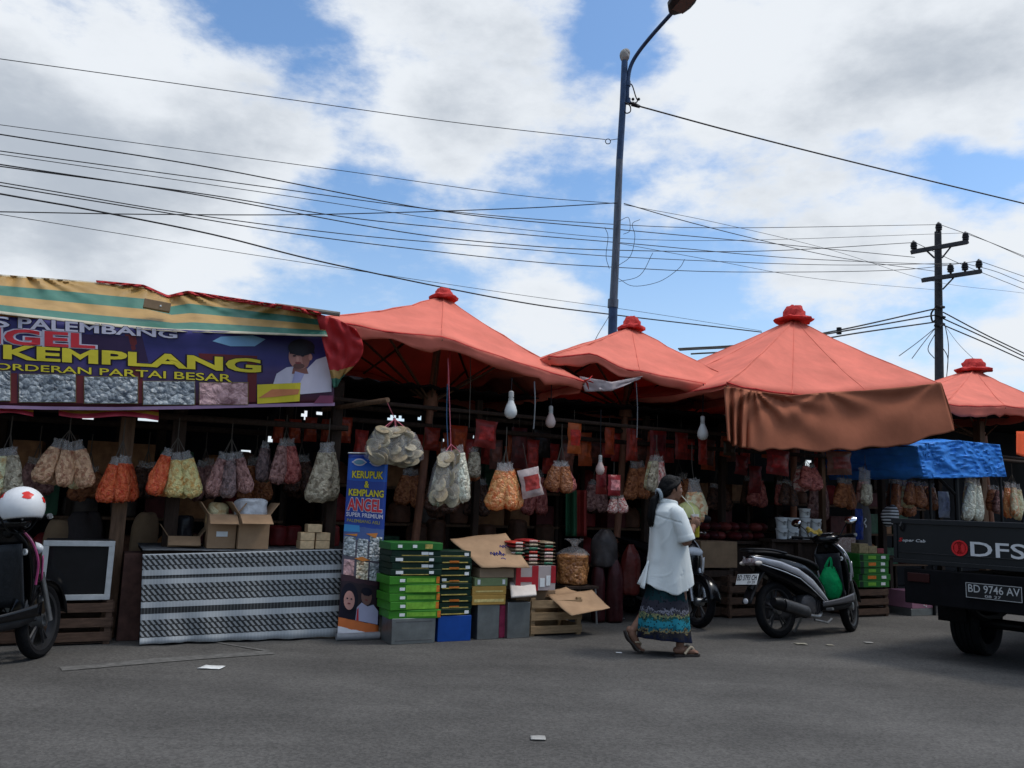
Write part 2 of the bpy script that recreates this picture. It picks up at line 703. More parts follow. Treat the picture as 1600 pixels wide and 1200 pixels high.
    def text(s, txt, u0, u1, v0, v1, fn, mat_, bold=0.0, shear=0.0, ref=None):
        vs, fs = text_geom(txt, bold)
        rv, _ = text_geom(txt, 0.0) if ref is None else text_geom(txt, ref)
        xs = [v[0] for v in rv]
        ys = [v[1] for v in rv]
        x0, x1, y0, y1 = min(xs), max(xs), min(ys), max(ys)
        out = []
        for v in vs:
            a, b = (v[0] - x0) / (x1 - x0), (v[1] - y0) / (y1 - y0)
            out.append(fn(lerp(u0, u1, a) + shear * (b - .5), lerp(v0, v1, b)))
        return s.add(out, fs, mat_)

    def mesh(s, name, smooth=True, angle=38):
        me = bpy.data.meshes.new(name)
        me.from_pydata([tuple(v) for v in s.v], [], s.f)
        for m_ in s.mats:
            me.materials.append(m_)
        for p, k in zip(me.polygons, s.mi):
            p.material_index = k
        if s.uv:
            ul = me.uv_layers.new(name='UVMap')
            for fi, us in s.uv.items():
                p = me.polygons[fi]
                for li, u in zip(p.loop_indices, us):
                    ul.data[li].uv = u
        if smooth:
            me.polygons.foreach_set('use_smooth', [True] * len(me.polygons))
            me.set_sharp_from_angle(angle=R(angle))
        me.update()
        return me

    def build(s, name, parent=None, smooth=True, bevel=0.0, solid=0.0, angle=38, world=True, label=None, subsurf=0, fix=False):
        if parent is not None:
            base = WM[parent.name]
            if world:
                inv = base.inverted()
                s.v = [inv @ v for v in s.v]
            o = bpy.data.objects.new(name, s.mesh(name, smooth, angle))
            C.objects.link(o)
            o.parent = parent
            WM[o.name] = base
        else:
            xs, ys, zs = zip(*[tuple(v) for v in s.v])
            b = Vector(((min(xs) + max(xs)) / 2, (min(ys) + max(ys)) / 2, min(zs)))
            s.v = [v - b for v in s.v]
            o = bpy.data.objects.new(name, s.mesh(name, smooth, angle))
            C.objects.link(o)
            o.location = b
            WM[o.name] = Matrix.Translation(b)
        if fix:
            bm = bmesh.new()
            bm.from_mesh(o.data)
            bmesh.ops.recalc_face_normals(bm, faces=bm.faces)
            bm.to_mesh(o.data)
            bm.free()
        if solid:
            md = o.modifiers.new('solid', 'SOLIDIFY')
            md.thickness = solid
            md.offset = 0
        if bevel:
            md = o.modifiers.new('bevel', 'BEVEL')
            md.width = bevel
            md.segments = 2
            md.limit_method = 'ANGLE'
            md.angle_limit = R(40)
        if subsurf:
            md = o.modifiers.new('sub', 'SUBSURF')
            md.levels = md.render_levels = subsurf
        if label:
            o['label'] = label
        return o


def tag(o, label, cat, group=None):
    o['label'] = label
    o['category'] = cat
    if group:
        o['group'] = group
    return o


def thing(name, label, cat, loc=(0, 0, 0), rz=0.0, group=None, M=None):
    o = bpy.data.objects.new(name, None)
    o.empty_display_size = .1
    C.objects.link(o)
    if M is None:
        M = Matrix.Translation(loc) @ Matrix.Rotation(rz, 4, 'Z')
    o.matrix_world = M
    WM[o.name] = M.copy()
    return tag(o, label, cat, group)


def struct(o, kind='structure'):
    o['kind'] = kind
    return o


def copy_tree(o, parent=None):
    c = o.copy()
    C.objects.link(c)
    if parent is not None:
        c.parent = parent
    for ch in list(o.children):
        copy_tree(ch, c)
    return c


def remeshed(mb, name, voxel=.006, smooth=3, mats=None):
    """one continuous skin round overlapping pieces"""
    me = mb.mesh('tmp')
    o = bpy.data.objects.new('tmp', me)
    C.objects.link(o)
    md = o.modifiers.new('r', 'REMESH')
    md.mode = 'VOXEL'
    md.voxel_size = voxel
    ms = o.modifiers.new('s', 'SMOOTH')
    ms.iterations = smooth
    ms.factor = .5
    dg = bpy.context.evaluated_depsgraph_get()
    out = bpy.data.meshes.new_from_object(o.evaluated_get(dg))
    out.name = name
    bpy.data.objects.remove(o)
    out.materials.clear()
    for m_ in (mats or mb.mats[:1]):
        out.materials.append(m_)
    out.polygons.foreach_set('use_smooth', [True] * len(out.polygons))
    out.polygons.foreach_set('material_index', [0] * len(out.polygons))
    return out


def part_from_mesh(me, name, parent):
    o = bpy.data.objects.new(name, me)
    C.objects.link(o)
    o.parent = parent
    WM[o.name] = WM[parent.name]
    return o


def nz(p, s=1.0, seed=0.0):
    return mnoise.noise(Vector((p[0] * s + seed, p[1] * s + seed * 1.7, p[2] * s - seed)))


# ================================================================== colours
def rgb(r, g, b, k=1.0):
    f = lambda v: ((v / 255) / 12.92 if v <= 10 else (((v / 255) + .055) / 1.055) ** 2.4)
    return tuple(min(.9, f(v) * k) for v in (r, g, b))


M_ = dict(
    wood=mat('wood', (.13, .075, .045), .75, .35, 5, .3, 30, stretch=(6, 6, .8)),
    wood_dark=mat('wood_dark', (.04, .025, .018), .8, .35, 5, .3, 30, stretch=(6, 6, .8)),
    wood_pale=mat('wood_pale', (.28, .185, .10), .75, .3, 5, .3, 40, stretch=(1.2, 6, 8)),
    wood_crate=mat('wood_crate', (.085, .05, .034), .8, .35, 6, .3, 40, stretch=(1.2, 6, 8)),
    steel=mat('steel', (.32, .33, .34), .35, .2, 12, .1, metal=.9),
    tin=mat('tin', (.20, .21, .205), .42, .25, 5, .15, 10, metal=.75),
    black=mat('black_plastic', (.006, .006, .007), .42, .3, 12, .05, 60, spec=.2),
    black_gloss=mat('black_gloss', (.004, .004, .005), .2, .2, 6, spec=.3, coat=.12),
    rubber=mat('rubber', (.007, .007, .008), .85, .3, 20, .3, 80, spec=.12),
    chrome=mat('chrome', (.75, .75, .76), .12, .05, metal=1.0),
    white=mat('white_plastic', (.72, .73, .72), .4, .08, 9),
    silver=mat('silver_paint', (.50, .51, .53), .28, .12, 9, metal=.5, coat=.5),
    red=mat('red_plastic', (.42, .03, .03), .35, .2, 8),
    card=mat('cardboard', (.34, .215, .125), .85, .16, 5, .1, 30),
    card_dark=mat('cardboard_dark', (.26, .17, .10), .85, .2, 5, .1, 30),
    string=mat('string', (.10, .085, .07), .8),
    string_pink=mat('pink_string', (.55, .14, .18), .7),
    cable=mat('cable', (.012, .012, .014), .6),
    film=film_mat('film'),
    film_milky=film_mat('film_milky', (.62, .58, .55), .74, .22),
)

# ================================================================== ground
def ground_mat():
    m = mat('asphalt', (.078, .073, .067), .88, .14, 1.2, .22, 180)
    n, L = m.node_tree.nodes, m.node_tree.links
    p = n['Principled BSDF']
    base = p.inputs['Base Color'].links[0].from_socket
    tc = n.new('ShaderNodeTexCoord')
    v = n.new('ShaderNodeTexVoronoi')
    v.inputs['Scale'].default_value = 70
    L.new(tc.outputs['Object'], v.inputs['Vector'])
    sp = n.new('ShaderNodeSeparateColor')
    L.new(v.outputs['Color'], sp.inputs[0])
    mr = n.new('ShaderNodeMapRange')
    L.new(sp.outputs[0], mr.inputs[0])
    mr.inputs[3].default_value, mr.inputs[4].default_value = .74, 1.28
    sc1 = n.new('ShaderNodeVectorMath')
    sc1.operation = 'SCALE'
    L.new(base, sc1.inputs[0])
    L.new(mr.outputs[0], sc1.inputs['Scale'])
    # worn pale patches and dark oil stains
    n2 = n.new('ShaderNodeTexNoise')
    n2.inputs['Scale'].default_value = .55
    n2.inputs['Detail'].default_value = 7
    n2.inputs['Roughness'].default_value = .65
    mp = n.new('ShaderNodeMapping')
    mp.inputs['Rotation'].default_value = (0, 0, -UA)
    mp.inputs['Scale'].default_value = (.35, 1.3, 1)
    L.new(tc.outputs['Object'], mp.inputs['Vector'])
    L.new(mp.outputs[0], n2.inputs['Vector'])
    m2 = n.new('ShaderNodeMapRange')
    L.new(n2.outputs['Fac'], m2.inputs[0])
    m2.inputs[1].default_value, m2.inputs[2].default_value = .35, .68
    m2.inputs[3].default_value, m2.inputs[4].default_value = .74, 1.3
    sc2 = n.new('ShaderNodeVectorMath')
    sc2.operation = 'SCALE'
    L.new(sc1.outputs[0], sc2.inputs[0])
    L.new(m2.outputs[0], sc2.inputs['Scale'])
    L.new(sc2.outputs[0], p.inputs['Base Color'])
    return m


def build_ground():
    mb = MB()
    mb.add([(-900, -900, -.004), (900, -900, -.004), (900, 900, -.004), (-900, 900, -.004)], [(0, 1, 2, 3)], mat('earth', (.12, .10, .08), .95, .3, .5))
    struct(mb.build('ground'))
    mb = MB()
    a = [SW(-120, -40), SW(160, -40), SW(160, 7), SW(-120, 7)]
    mb.add(a, [(0, 1, 2, 3)], ground_mat())
    struct(mb.build('road'))
    # pale worn paint and spills lying on the asphalt
    paint = mat('worn_paint', (.20, .20, .20), .9, .6, 14)
    def streak(name, px, label, cat, m, w=.03):
        pts = [G(*p) for p in px]
        mb = MB()
        vs, fs = [], []
        for i, p in enumerate(pts):
            d = (pts[min(i + 1, len(pts) - 1)] - pts[max(i - 1, 0)]).normalized()
            q = Vector((-d.y, d.x, 0)) * w * (1 + .6 * nz(p, 3))
            vs += [p - q + Vector((0, 0, .005)), p + q + Vector((0, 0, .005))]
        for i in range(len(pts) - 1):
            fs.append((2 * i, 2 * i + 1, 2 * i + 3, 2 * i + 2))
        mb.add(vs, fs, m)
        return struct(mb.build(name))
    streak('road_marking', [(95, 1046), (160, 1041), (230, 1034), (310, 1028), (425, 1020)], '', '', mat('faint_paint', (.115, .110, .102), .9, .3, 14), .075)
    streak('road_marking', [(330, 1003), (372, 1010), (420, 1018)], '', '', mat('faint_paint', (.115, .110, .102), .9, .5, 14), .02)
    # bits of litter
    def scrap(px, w, label, m, name='paper_scrap', cat='litter'):
        p = G(*px)
        mb = MB()
        def f(u, v):
            a = Vector((p.x + (u - .5) * w, p.y + (v - .5) * w * .8, .012))
            a.z += .07 * w * max(0, nz(a, 9.0, px[0])) - .004
            a.x += .25 * w * nz(a, 5, 3)
            return a
        mb.sheet(f, 6, 5, m)
        tag(mb.build(name, solid=.002), label, cat, 'litter on the road')
    scrap((329, 1044), .15, 'crumpled white paper scrap on the road below the patterned counter cloth', mat('paper', (.62, .62, .6), .8))
    scrap((841, 1155), .09, 'small pale scrap lying alone on the open road nearest the viewer', mat('paper_grey', (.30, .29, .27), .8))
    scrap((967, 1021), .05, 'tiny white scrap on the road behind the walking woman', mat('paper', (.62, .62, .6)))
    scrap((1250, 1007), .12, 'flattened pale wrapper on the road beside the parked scooter rear wheel', mat('paper_tan', (.26, .24, .19), .8), 'wrapper')
    scrap((1298, 1009), .07, 'small pale wrapper on the road below the scooter front wheel', mat('paper_tan', (.26, .24, .19), .8), 'wrapper')
    scrap((1357, 1005), .09, 'faded grey wrapper on the road between scooter and truck', mat('paper_grey', (.22, .22, .2), .8), 'wrapper')
    scrap((972, 967), .06, 'small white scrap on the ground by the dark red sacks', mat('paper', (.62, .62, .6)))


# ================================================================== parasols
M_tent = cloth_mat('parasol_cloth', (.72, .195, .138), trans=.12, var=.16, scale=1.6, bump=.45, bscale=3.5)
M_cap = cloth_mat('cap_cloth', (.50, .045, .04), trans=.1, var=.25, scale=14, bump=.6, bscale=20)
M_drape = cloth_mat('drape_cloth', (.34, .118, .066), trans=.08, var=.14, scale=1.6, bump=.2, bscale=9, rough=.95)
M_pole = mat('parasol_pole', (.26, .115, .07), .6, .3, 8, .2, 30, stretch=(4, 4, .6))


def parasol(label, apex, near, t0, dt, base_px, pole_r=.045, val=.13, cap_r=.16, cap_h=.15, sag=.10, seed=1, torn=None):
    At = t0 + dt / 2
    A = W(*apex, At)
    P = [W(x, y, t0) for x, y in near]
    back = [p + N * dt for p in P][::-1]
    sideR = (P[-1] + back[0]) / 2 + U * .06
    sideL = (P[0] + back[-1]) / 2 - U * .06
    rim = P + [sideR] + back + [sideL]
    sB, _ = SZ(base_px[0], base_px[1], At)
    B = SW(sB, At, 0)
    root = thing('market_parasol', label, 'parasol', B, group='red market parasols over the stalls')
    K = len(rim)
    per = 12

    def rimp(u):
        x = (u % 1.0) * K
        i = int(x) % K
        f = x - int(x)
        p = rim[i] * (1 - f) + rim[(i + 1) % K] * f
        return p, f, i

    nearfrac = (len(P) - 1) / K

    def canopy(u, v):
        p, f, i = rimp(u)
        arch = 4 * f * (1 - f)
        q = A + (p - A) * v
        q = q.copy()
        q.z += - sag * math.sin(PI * v) * .8 - .05 * (1 - v) * v * arch
        inward = (A - p)
        inward.z = 0
        q += inward.normalized() * (arch * .03 * v * v)
        q.z -= arch * .015 * v * v
        w_ = .016 * v * nz((u * 40, v * 3, seed), 1.0, seed) + .018 * nz((u * 14, v * 9, seed), 1.3, seed)
        q.z += w_
        if torn:
            k = torn(u * K, v)
            q.z += k
        return q

    mb = MB()
    mb.sheet(canopy, K * per, 14, M_tent)
    mb.build('canopy', root, solid=.006)
    vb = MB()

    def valf(u, v):
        q = canopy(u, 1.0)
        p, f, i = rimp(u)
        drop = val * (.8 + .75 * nz((u * 22, 1, seed), 1.0, 3) + .5 * max(0, nz((u * 75, 2, seed), 1.0, 6)) + .25 * math.sin(f * PI))
        q.z -= drop * v + .004
        out = (p - A)
        out.z = 0
        q += out.normalized() * (.012 + .09 * v * nz((u * 60, v, seed), 1.0, seed + 4) - .05 * v)
        return q
    vb.sheet(valf, K * per, 4, M_tent)
    vb.build('valance', root, solid=.005)
    hb = MB()
    hb.tube([canopy(i / (K * per), 1.0) + (canopy(i / (K * per), 1.0) - A).normalized() * .006 for i in range(K * per + 1)], .010, M_cap, 5, cap=False)
    hb.build('hem_cord', root)
    sb_ = MB()
    for k in range(K):
        sb_.tube([canopy(k / K, .06 + .94 * j / 12) + Vector((0, 0, .004)) for j in range(13)], .007, M_tent, 4)
    sb_.build('seams', root)
    ax = (A - B).normalized()
    pb = MB()
    pb.tube([B, B + (A - B) * .35 + U * .01, B + (A - B) * .7, A], [pole_r * 1.05, pole_r, pole_r * .95], M_pole, 10)
    pb.build('pole', root)
    top = A - Vector((0, 0, .03))
    col_ = A - ax * (A.z - min(p.z for p in P) + .22)
    cb = MB()
    for a_, b_, r in ((0, .17, 1.9), (.17, .20, 1.5)):
        cb.tube([col_ - ax * .085 + ax * a_, col_ - ax * .085 + ax * b_], pole_r * r, M_pole, 12)
    cb.build('collar', root)
    for k in range(K):
        p = rim[k]
        r_ = MB()
        q0, q1 = top - Vector((0, 0, .06)), p - Vector((0, 0, .035))
        mid = (q0 + q1) / 2 - Vector((0, 0, sag * .8 + .02))
        r_.tube([q0, mid, q1], [.018, .016, .013], M_['wood'], 6, smooth_k=5)
        rb = r_.build('rib', root)
        s_ = MB()
        s_.tube([col_, q0 * .42 + q1 * .58 - Vector((0, 0, sag * .8))], .014, M_['wood'], 6)
        s_.build('strut', rb)
    # ruffled finial cap
    fb = MB()
    rng = random.Random(seed)
    prof = [(cap_r, -.05), (cap_r * 1.04, -.02), (cap_r * .80, .004), (cap_r * .62, .018), (cap_r * .60, cap_h * .5), (cap_r * .52, cap_h * .62), (cap_r * .42, cap_h * .92), (.02, cap_h)]
    ang = 20
    rings = []
    for r, z in prof:
        rg = []
        for j in range(ang):
            th = 2 * PI * j / ang
            k = 1 + .16 * nz((math.cos(th) * 2, math.sin(th) * 2, z * 14), 1.4, seed)
            rg.append(A + Vector((r * k * math.cos(th), r * k * math.sin(th), z + .01 + .028 * nz((math.cos(th) * 3, math.sin(th) * 3, z), 1.5, seed + 2))))
        rings.append(rg)
    fb.loft(rings, M_cap)
    fb.build('finial', root, angle=60)
    # ends of twine and rag knotted on the hem
    return root, canopy, rim, A


def build_parasols():
    parasol('faded red parasol beside the striped tarp, its pole leaning behind the upright roll-up poster',
            (693, 464), [(492, 497), (690, 526), (913, 596)], -.25, 2.7, (634, 950), seed=3, sag=.05, cap_r=.17, cap_h=.09, val=.10)
    r2, c2, rim2, A2 = parasol('faded red parasol whose torn hem is lifted above a white sheet, beside the lamp post',
            (987, 511), [(858, 556), (1000, 580), (1188, 611)], -.1, 2.7, (955, 930), seed=5, cap_r=.19, cap_h=.13, sag=.04, val=.10,
            torn=lambda k, v: .13 * max(0, 1 - abs(k - .45) / .4) * v ** 3 if k < 1.2 else 0)
    r3, c3, rim3, A3 = parasol('largest red parasol, with a brown cloth hung round its front hem',
            (1241, 499), [(1136, 600), (1238, 615), (1352, 611), (1470, 599)], -.7, 3.4, (1238, 930), seed=8, val=.05, cap_r=.26, cap_h=.19, sag=.05)
    parasol('farthest red parasol, cut off by the right edge, behind the blue tarp',
            (1522, 577), [(1474, 631), (1570, 634), (1668, 640)], -.2, 3.0, (1560, 900), seed=11, cap_r=.30, cap_h=.17, sag=.05, val=.13)

    # brown cloth pinned to the hem of the big parasol
    top = [(1131, 604), (1152, 606), (1172, 610), (1200, 614), (1238, 618), (1290, 613), (1352, 610), (1420, 604), (1470, 598)]
    bot = [(1137, 690), (1150, 697), (1168, 700), (1204, 703), (1240, 700), (1290, 706), (1352, 701), (1420, 694), (1491, 672)]

    def dr(u, v):
        a = interp([Vector(p) for p in top], u)
        b = interp([Vector(p) for p in bot], u)
        e = a + (b - a) * v
        x = 0.0
        g = max(0.0, 1 - u / .30)
        x += .10 * math.sin(u * 21 * 3.4 + .5 * math.sin(v * 3)) * min(1, g * 3) * (.3 + .7 * v) * (1 if u < .24 else max(0, 1 - (u - .24) / .05))
        for up, am, k in ((.28, .072, 10), (.62, .06, 8), (.99, .045, 8), (.42, .025, 13)):      # folds fan out from the pins
            du, dv = (u - up) * 2.6, v + .04
            r = math.hypot(du, dv)
            th = math.atan2(dv, du)
            x += am * math.sin(th * k + 3 * up) * min(1, r * 2.2) * math.exp(-1.5 * r)
        x += .05 * v * nz((u * 6, v * 1.6, 1), 1.0, 5)
        p = W(e.x, e.y, -.74 - x * .8 - .06 * v)
        p.z += .05 * nz((u * 14, 1, 0), 1.0, 2) * v
        return p
    mb = MB()
    mb.sheet(dr, 150, 30, M_drape)
    root = mb.build('hanging_cloth', solid=.006)
    tag(root, 'brown cloth hanging in folds from the front hem of the largest parasol', 'cloth')
    # side return of the cloth on the right end
    mb = MB()
    P0, P1 = W(1470, 598, -.74), W(1491, 672, -.8)
    mb.sheet(lambda u, v: (P0 * (1 - v) + P1 * v) + N * (1.5 * u) - U * (.25 * u * v) + Vector((0, 0, .1 * u + .03 * nz((u * 6, v * 5, 1), 1, 3))) + U * .04 * math.sin(u * 9 + v * 3), 24, 14, M_drape)
    mb.build('side_flap', root, solid=.006)
    # white sheet slung between two parasols
    a = [W(905, 588, -.12), W(955, 597, -.15), W(1003, 588, -.1)]
    b = [W(914, 612, -.1), W(955, 611, -.15), W(1000, 592, -.1)]
    mb = MB()
    mb.sheet(lambda u, v: interp(a, u) * (1 - v) + interp(b, u) * v + N * (.03 * nz((u * 9, v * 3, 0), 1, 2)), 30, 6, cloth_mat('white_sheet', (.55, .47, .47), .3))
    tag(mb.build('white_sheet', solid=.004), 'dirty white sheet slung under the torn hem between two parasols', 'sheet')
    # red rag ends at the hem corner
    mb = MB()
    p = W(913, 594, -.28)
    for dx, dz in ((.10, .06), (.06, -.10), (.12, -.02)):
        mb.tube([p, p + U * dx * .6 + Vector((0, 0, dz * .3)), p + U * dx + Vector((0, 0, dz))], [.012, .02, .006], M_cap, 6, flat=.35)
    tag(mb.build('rag_knot'), 'knotted red rag at the low right corner of the first parasol', 'rag')
    # red strap and light wires hanging under the first parasol
    mb = MB()
    mb.tube([W(703, 548, .2), W(702, 575, .2), W(700, 602, .2)], .014, M_cap, 6, flat=.3)
    tag(mb.build('red_strap'), 'thin red strap dangling under the first parasol beside its pole', 'strap')


# ================================================================== left stall cover and banner
C_must, C_green, C_olive, C_red, C_cream = rgb(186, 148, 88), rgb(70, 122, 104), rgb(128, 116, 66), rgb(190, 52, 56), rgb(195, 185, 160)
M_stripe = ramp_mat('striped_tarp', [(0, C_cream), (.03, C_must), (.28, C_green), (.52, C_must), (.76, C_green), (.93, C_cream)], 'V', .5, .25, .07, .35, 7, 2.2)
M_stripe2 = ramp_mat('striped_tarp_top', [(0, C_must), (.08, C_olive), (.3, C_must), (.5, C_green), (.7, C_must), (.85, C_green)], 'V', .5, .25, .10, .35, 7, 2.2)
M_stripeU = ramp_mat('striped_flap', [(0, C_green), (.12, C_must), (.24, C_red)], 'V', .55, .3, .12, .3, 7, 3)


def build_left_cover():
    ridge = [(-420, 385), (-200, 408), (0, 429), (140, 440), (225, 448), (262, 464), (292, 457), (380, 470), (462, 482), (500, 490)]
    low = [(-420, 440), (-200, 465), (0, 492), (140, 508), (225, 516), (262, 518), (292, 519), (380, 522), (462, 525), (522, 526)]

    def front(u, v):
        x = lerp(-420, 500, u)
        a = Vector((x, 0)); 
        def yy(tab, x):
            for (x0, y0), (x1, y1) in zip(tab, tab[1:]):
                if x0 <= x <= x1:
                    return lerp(y0, y1, (x - x0) / (x1 - x0))
            return tab[-1][1]
        y = lerp(yy(ridge, x), yy(low, x), v)
        # taut creases fan out from the tie points
        cr = 0
        for tx in (40, 262, 455):
            d = (x - tx) / 75
            cr += .05 * math.exp(-d * d) * math.sin(6.0 * d / (.25 + v)) * (1 - .4 * v)
        t = .55 - .72 * v + .07 * math.sin(PI * v) + cr + .05 * nz((u * 22, v * 2, 0), 1, 4) + .02 * nz((u * 60, v * 5, 0), 1, 8)
        k = max(0, min(1, (u - .80) / .16))
        t -= 1.0 * k * k * (3 - 2 * k) * (1 - v * .75)
        return W(x + 12 * v, y, t)
    mb = MB()
    mb.sheet(front, 220, 22, M_stripe)
    root = mb.build('striped_tarp', solid=.004)
    tag(root, 'mustard and green striped tarp draped over the stall above the purple banner', 'tarp')
    # top falling away behind the ridge
    mb = MB()
    mb.sheet(lambda u, v: front(u, 0) + N * (3.1 * v) - Vector((0, 0, .5 * v + .12 * math.sin(u * 26) * v * .3)), 80, 10, M_stripe2)
    mb.build('tarp_top', root, solid=.004)
    # red hem along the ridge at the right
    mb = MB()
    mb.sheet(lambda u, v: front(.62 + .38 * u, -.03 + (.05 + .16 * u * u) * v) - N * .03, 90, 4, cloth_mat('red_hem', rgb(186, 62, 62), .25))
    mb.build('red_hem', root, solid=.003)
    # end flap turned round the corner
    e0 = [(494, 489), (528, 499), (556, 514)]
    e1 = [(521, 606), (527, 604), (533, 590)]

    def flap(u, v):
        a = interp([Vector(p) for p in e0], u)
        b = interp([Vector(p) for p in e1], u)
        q = a + (b - a) * v
        q.x += (22 * math.sin(PI * v) * (u ** 1.4))
        return W(q.x, q.y, (-.46 + .10 * u) * (1 - v) + (-.20 + .10 * u) * v + .06 * nz((u * 5, v * 5, 0), 1, 6))
    mb = MB()
    mb.sheet(lambda u, v: flap(u, 1 - v), 24, 26, M_stripeU)
    mb.build('end_flap', root, solid=.004)
    # ridge stick and a strip of wood holding the tarp
    mb = MB()
    mb.tube([W(430, 477, -.30), W(531, 491, -.50)], .022, mat('grey_stick', (.22, .19, .16), .8, .3, 10, stretch=(1, 6, 6)), 8)
    tag(mb.build('wooden_stick'), 'grey wooden stick poking out of the striped tarp beside the first parasol', 'stick')
    mb = MB()
    p = W(245, 479, .05)
    Mx = Matrix.Translation(p) @ Matrix.Rotation(UA, 4, 'Z') @ Matrix.Rotation(R(4), 4, 'Y')
    mb.box(-.11, .11, -.07, 0, -.04, .04, M_['card_dark'], Mx)
    mb.box(.02, .035, -.076, -.07, -.01, .005, M_['white'], Mx)
    tag(mb.build('wooden_clip', bevel=.004), 'small brown block pinning the striped tarp above the banner lettering', 'block')

    # ---------------- banner
    def byt(x):
        return interp([430, 462, 490, 500, 511, 516, 520, 524], (x + 270) / 795.0)

    def byb(x):
        return interp([628, 632, 634, 637, 638, 636, 633, 631], (x + 270) / 795.0)

    def BN(x, y, k=0.0):
        t = -.16 + .04 * nz((x / 90, y / 160, 0), 1, 3) + .010 * nz((x / 30, y / 90, 0), 1, 9)
        return W(x, y, t - k)
    pr = ramp_mat('banner_print', [(0, rgb(70, 18, 26)), (.22, rgb(60, 30, 60)), (.45, rgb(72, 58, 104)), (.62, rgb(58, 52, 112)), (.85, rgb(42, 40, 92)), (1, rgb(54, 48, 108))], 'V', .38, .12, .35, .12, 8, 5.0, lin=True)
    mb = MB()
    mb.sheet(lambda u, v: BN(lerp(-270, 522, u), lerp(byb(lerp(-270, 522, u)), byt(lerp(-270, 522, u)), v)), 120, 16, pr)
    root = mb.build('vinyl_banner', solid=.003)
    tag(root, 'purple vinyl banner with big yellow and red lettering hung across the left stall', 'banner')

    def quad(x0, x1, t0, t1, b0, b1, k):                   # (left top/bottom y, right top/bottom y)
        return lambda u, v: BN(lerp(x0, x1, u), lerp(lerp(b0, b1, u), lerp(t0, t1, u), v), k)

    def letters(txt, x0, x1, t0, t1, b0, b1, m, om, bold, ob, nm='lettering'):
        f2, f1 = quad(x0, x1, t0, t1, b0, b1, .014), quad(x0, x1, t0, t1, b0, b1, .008)
        mb = MB()
        mb.text(txt, 0, 1, 0, 1, f1, om, bold + ob, ref=bold)
        mb.text(txt, 0, 1, 0, 1, f2, m, bold, ref=bold)
        mb.build(nm, root, smooth=False)
    ink = lambda nm, c: mat(nm, c, .4, .06, 5)
    yel, dk, wh, rd = ink('ink_yellow', rgb(200, 184, 52)), ink('ink_dark', rgb(40, 25, 35)), ink('ink_white', rgb(188, 184, 198)), ink('ink_red', rgb(186, 48, 56))
    # dark window shapes in the printed picture
    pdk, pmar = ink('print_dark', rgb(48, 32, 62)), ink('print_maroon', rgb(95, 35, 38))
    for poly, m in (([(55, 519), (222, 526), (232, 566), (60, 552)], pdk), ([(195, 522), (212, 523), (222, 590), (205, 590)], pmar), ([(310, 552), (402, 556), (400, 628), (388, 628), (386, 566), (312, 562)], pmar),
                    ([(15, 583), (27, 583), (27, 630), (15, 630)], pmar), ([(119, 586), (131, 587), (131, 630), (119, 630)], pmar), ([(216, 590), (223, 590), (223, 630), (216, 630)], pmar)):
        mb = MB()
        mb.flat(poly[::-1], lambda x, y: BN(x, y, .004), m)
        mb.build('printed_window', root, smooth=False)
    mb = MB()
    mb.flat([(332, 533), (345, 526), (395, 524), (415, 530), (398, 541), (360, 541)], lambda x, y: BN(x, y, .004), ink('print_sky', rgb(120, 160, 190)))
    mb.build('printed_cloud', root, smooth=False)
    letters('S', -14, 15, 494, 495, 511, 512, wh, dk, .015, .03)
    letters('PALEMBANG', 28, 277, 495, 517, 513, 529, wh, dk, .025, .03)
    letters('ANGEL', -118, 149, 504, 522, 532, 545, rd, wh, .03, .045)
    letters('KEMPLANG', 5, 408, 538, 561, 561, 583, yel, dk, .035, .035)
    letters('ORDERAN PARTAI BESAR', -8, 362, 567, 585, 577, 597, yel, dk, .012, .04)
    crk = crisp_mat('print_crackers', rgb(70, 80, 92), rgb(165, 170, 172), 30)
    crk2 = crisp_mat('print_crackers_pink', rgb(110, 70, 75), rgb(190, 150, 150), 16)
    for x0, x1, y0, y1, m in ((-70, 16, 580, 626, crk), (30, 118, 585, 628, crk), (132, 215, 589, 630, crk), (224, 304, 596, 632, crk), (312, 387, 598, 632, crk2)):
        mb = MB()
        mb.sheet(lambda u, v: BN(lerp(x0 - 1, x1 + 1, u), lerp(y1 + 1, y0 - 1, v), .008), 14, 6, mat('print_edge', rgb(120, 105, 60), .4))
        mb.sheet(lambda u, v: BN(lerp(x0, x1, u), lerp(y1, y0, v), .014), 14, 6, m)
        mb.build('printed_photo', root, smooth=False)

    # portrait printed at the right end
    mb = MB()
    def oval(cx, cy, rx, ry, m, k, n=24, a0=0, a1=2 * PI):
        mb.flat([(cx + rx * math.cos(a0 + (a1 - a0) * i / n), cy - ry * math.sin(a0 + (a1 - a0) * i / n)) for i in range(n)], lambda x, y: BN(x, y, k), m)
    skin, coat, cap = ink('print_skin', rgb(170, 120, 110)), ink('print_coat', rgb(190, 185, 200)), ink('print_cap', rgb(28, 24, 34))
    mb.flat([(425, 606), (432, 584), (448, 574), (462, 572), (478, 578), (494, 562), (512, 556), (518, 566), (518, 612), (470, 616)][::-1], lambda x, y: BN(x, y, .006), coat)
    oval(468, 557, 17, 20, skin, .009)
    oval(471, 543, 21, 13, cap, .012)
    mb.flat([(452, 546), (490, 546), (492, 553), (484, 550), (470, 551), (453, 553)][::-1], lambda x, y: BN(x, y, .013), cap)
    mb.flat([(459, 571), (478, 572), (482, 584), (456, 584)][::-1], lambda x, y: BN(x, y, .0075), ink('print_neck', rgb(128, 86, 78)))
    oval(478, 559, 6, 15, ink('print_cheek', rgb(140, 94, 86)), .0105)
    oval(485, 558, 3, 5, skin, .0105)
    oval(465, 561, 2.2, 4.5, ink('print_nose', rgb(188, 138, 126)), .0115)
    oval(467, 572, 9, 4.5, ink('print_beard', rgb(96, 66, 62)), .0105)
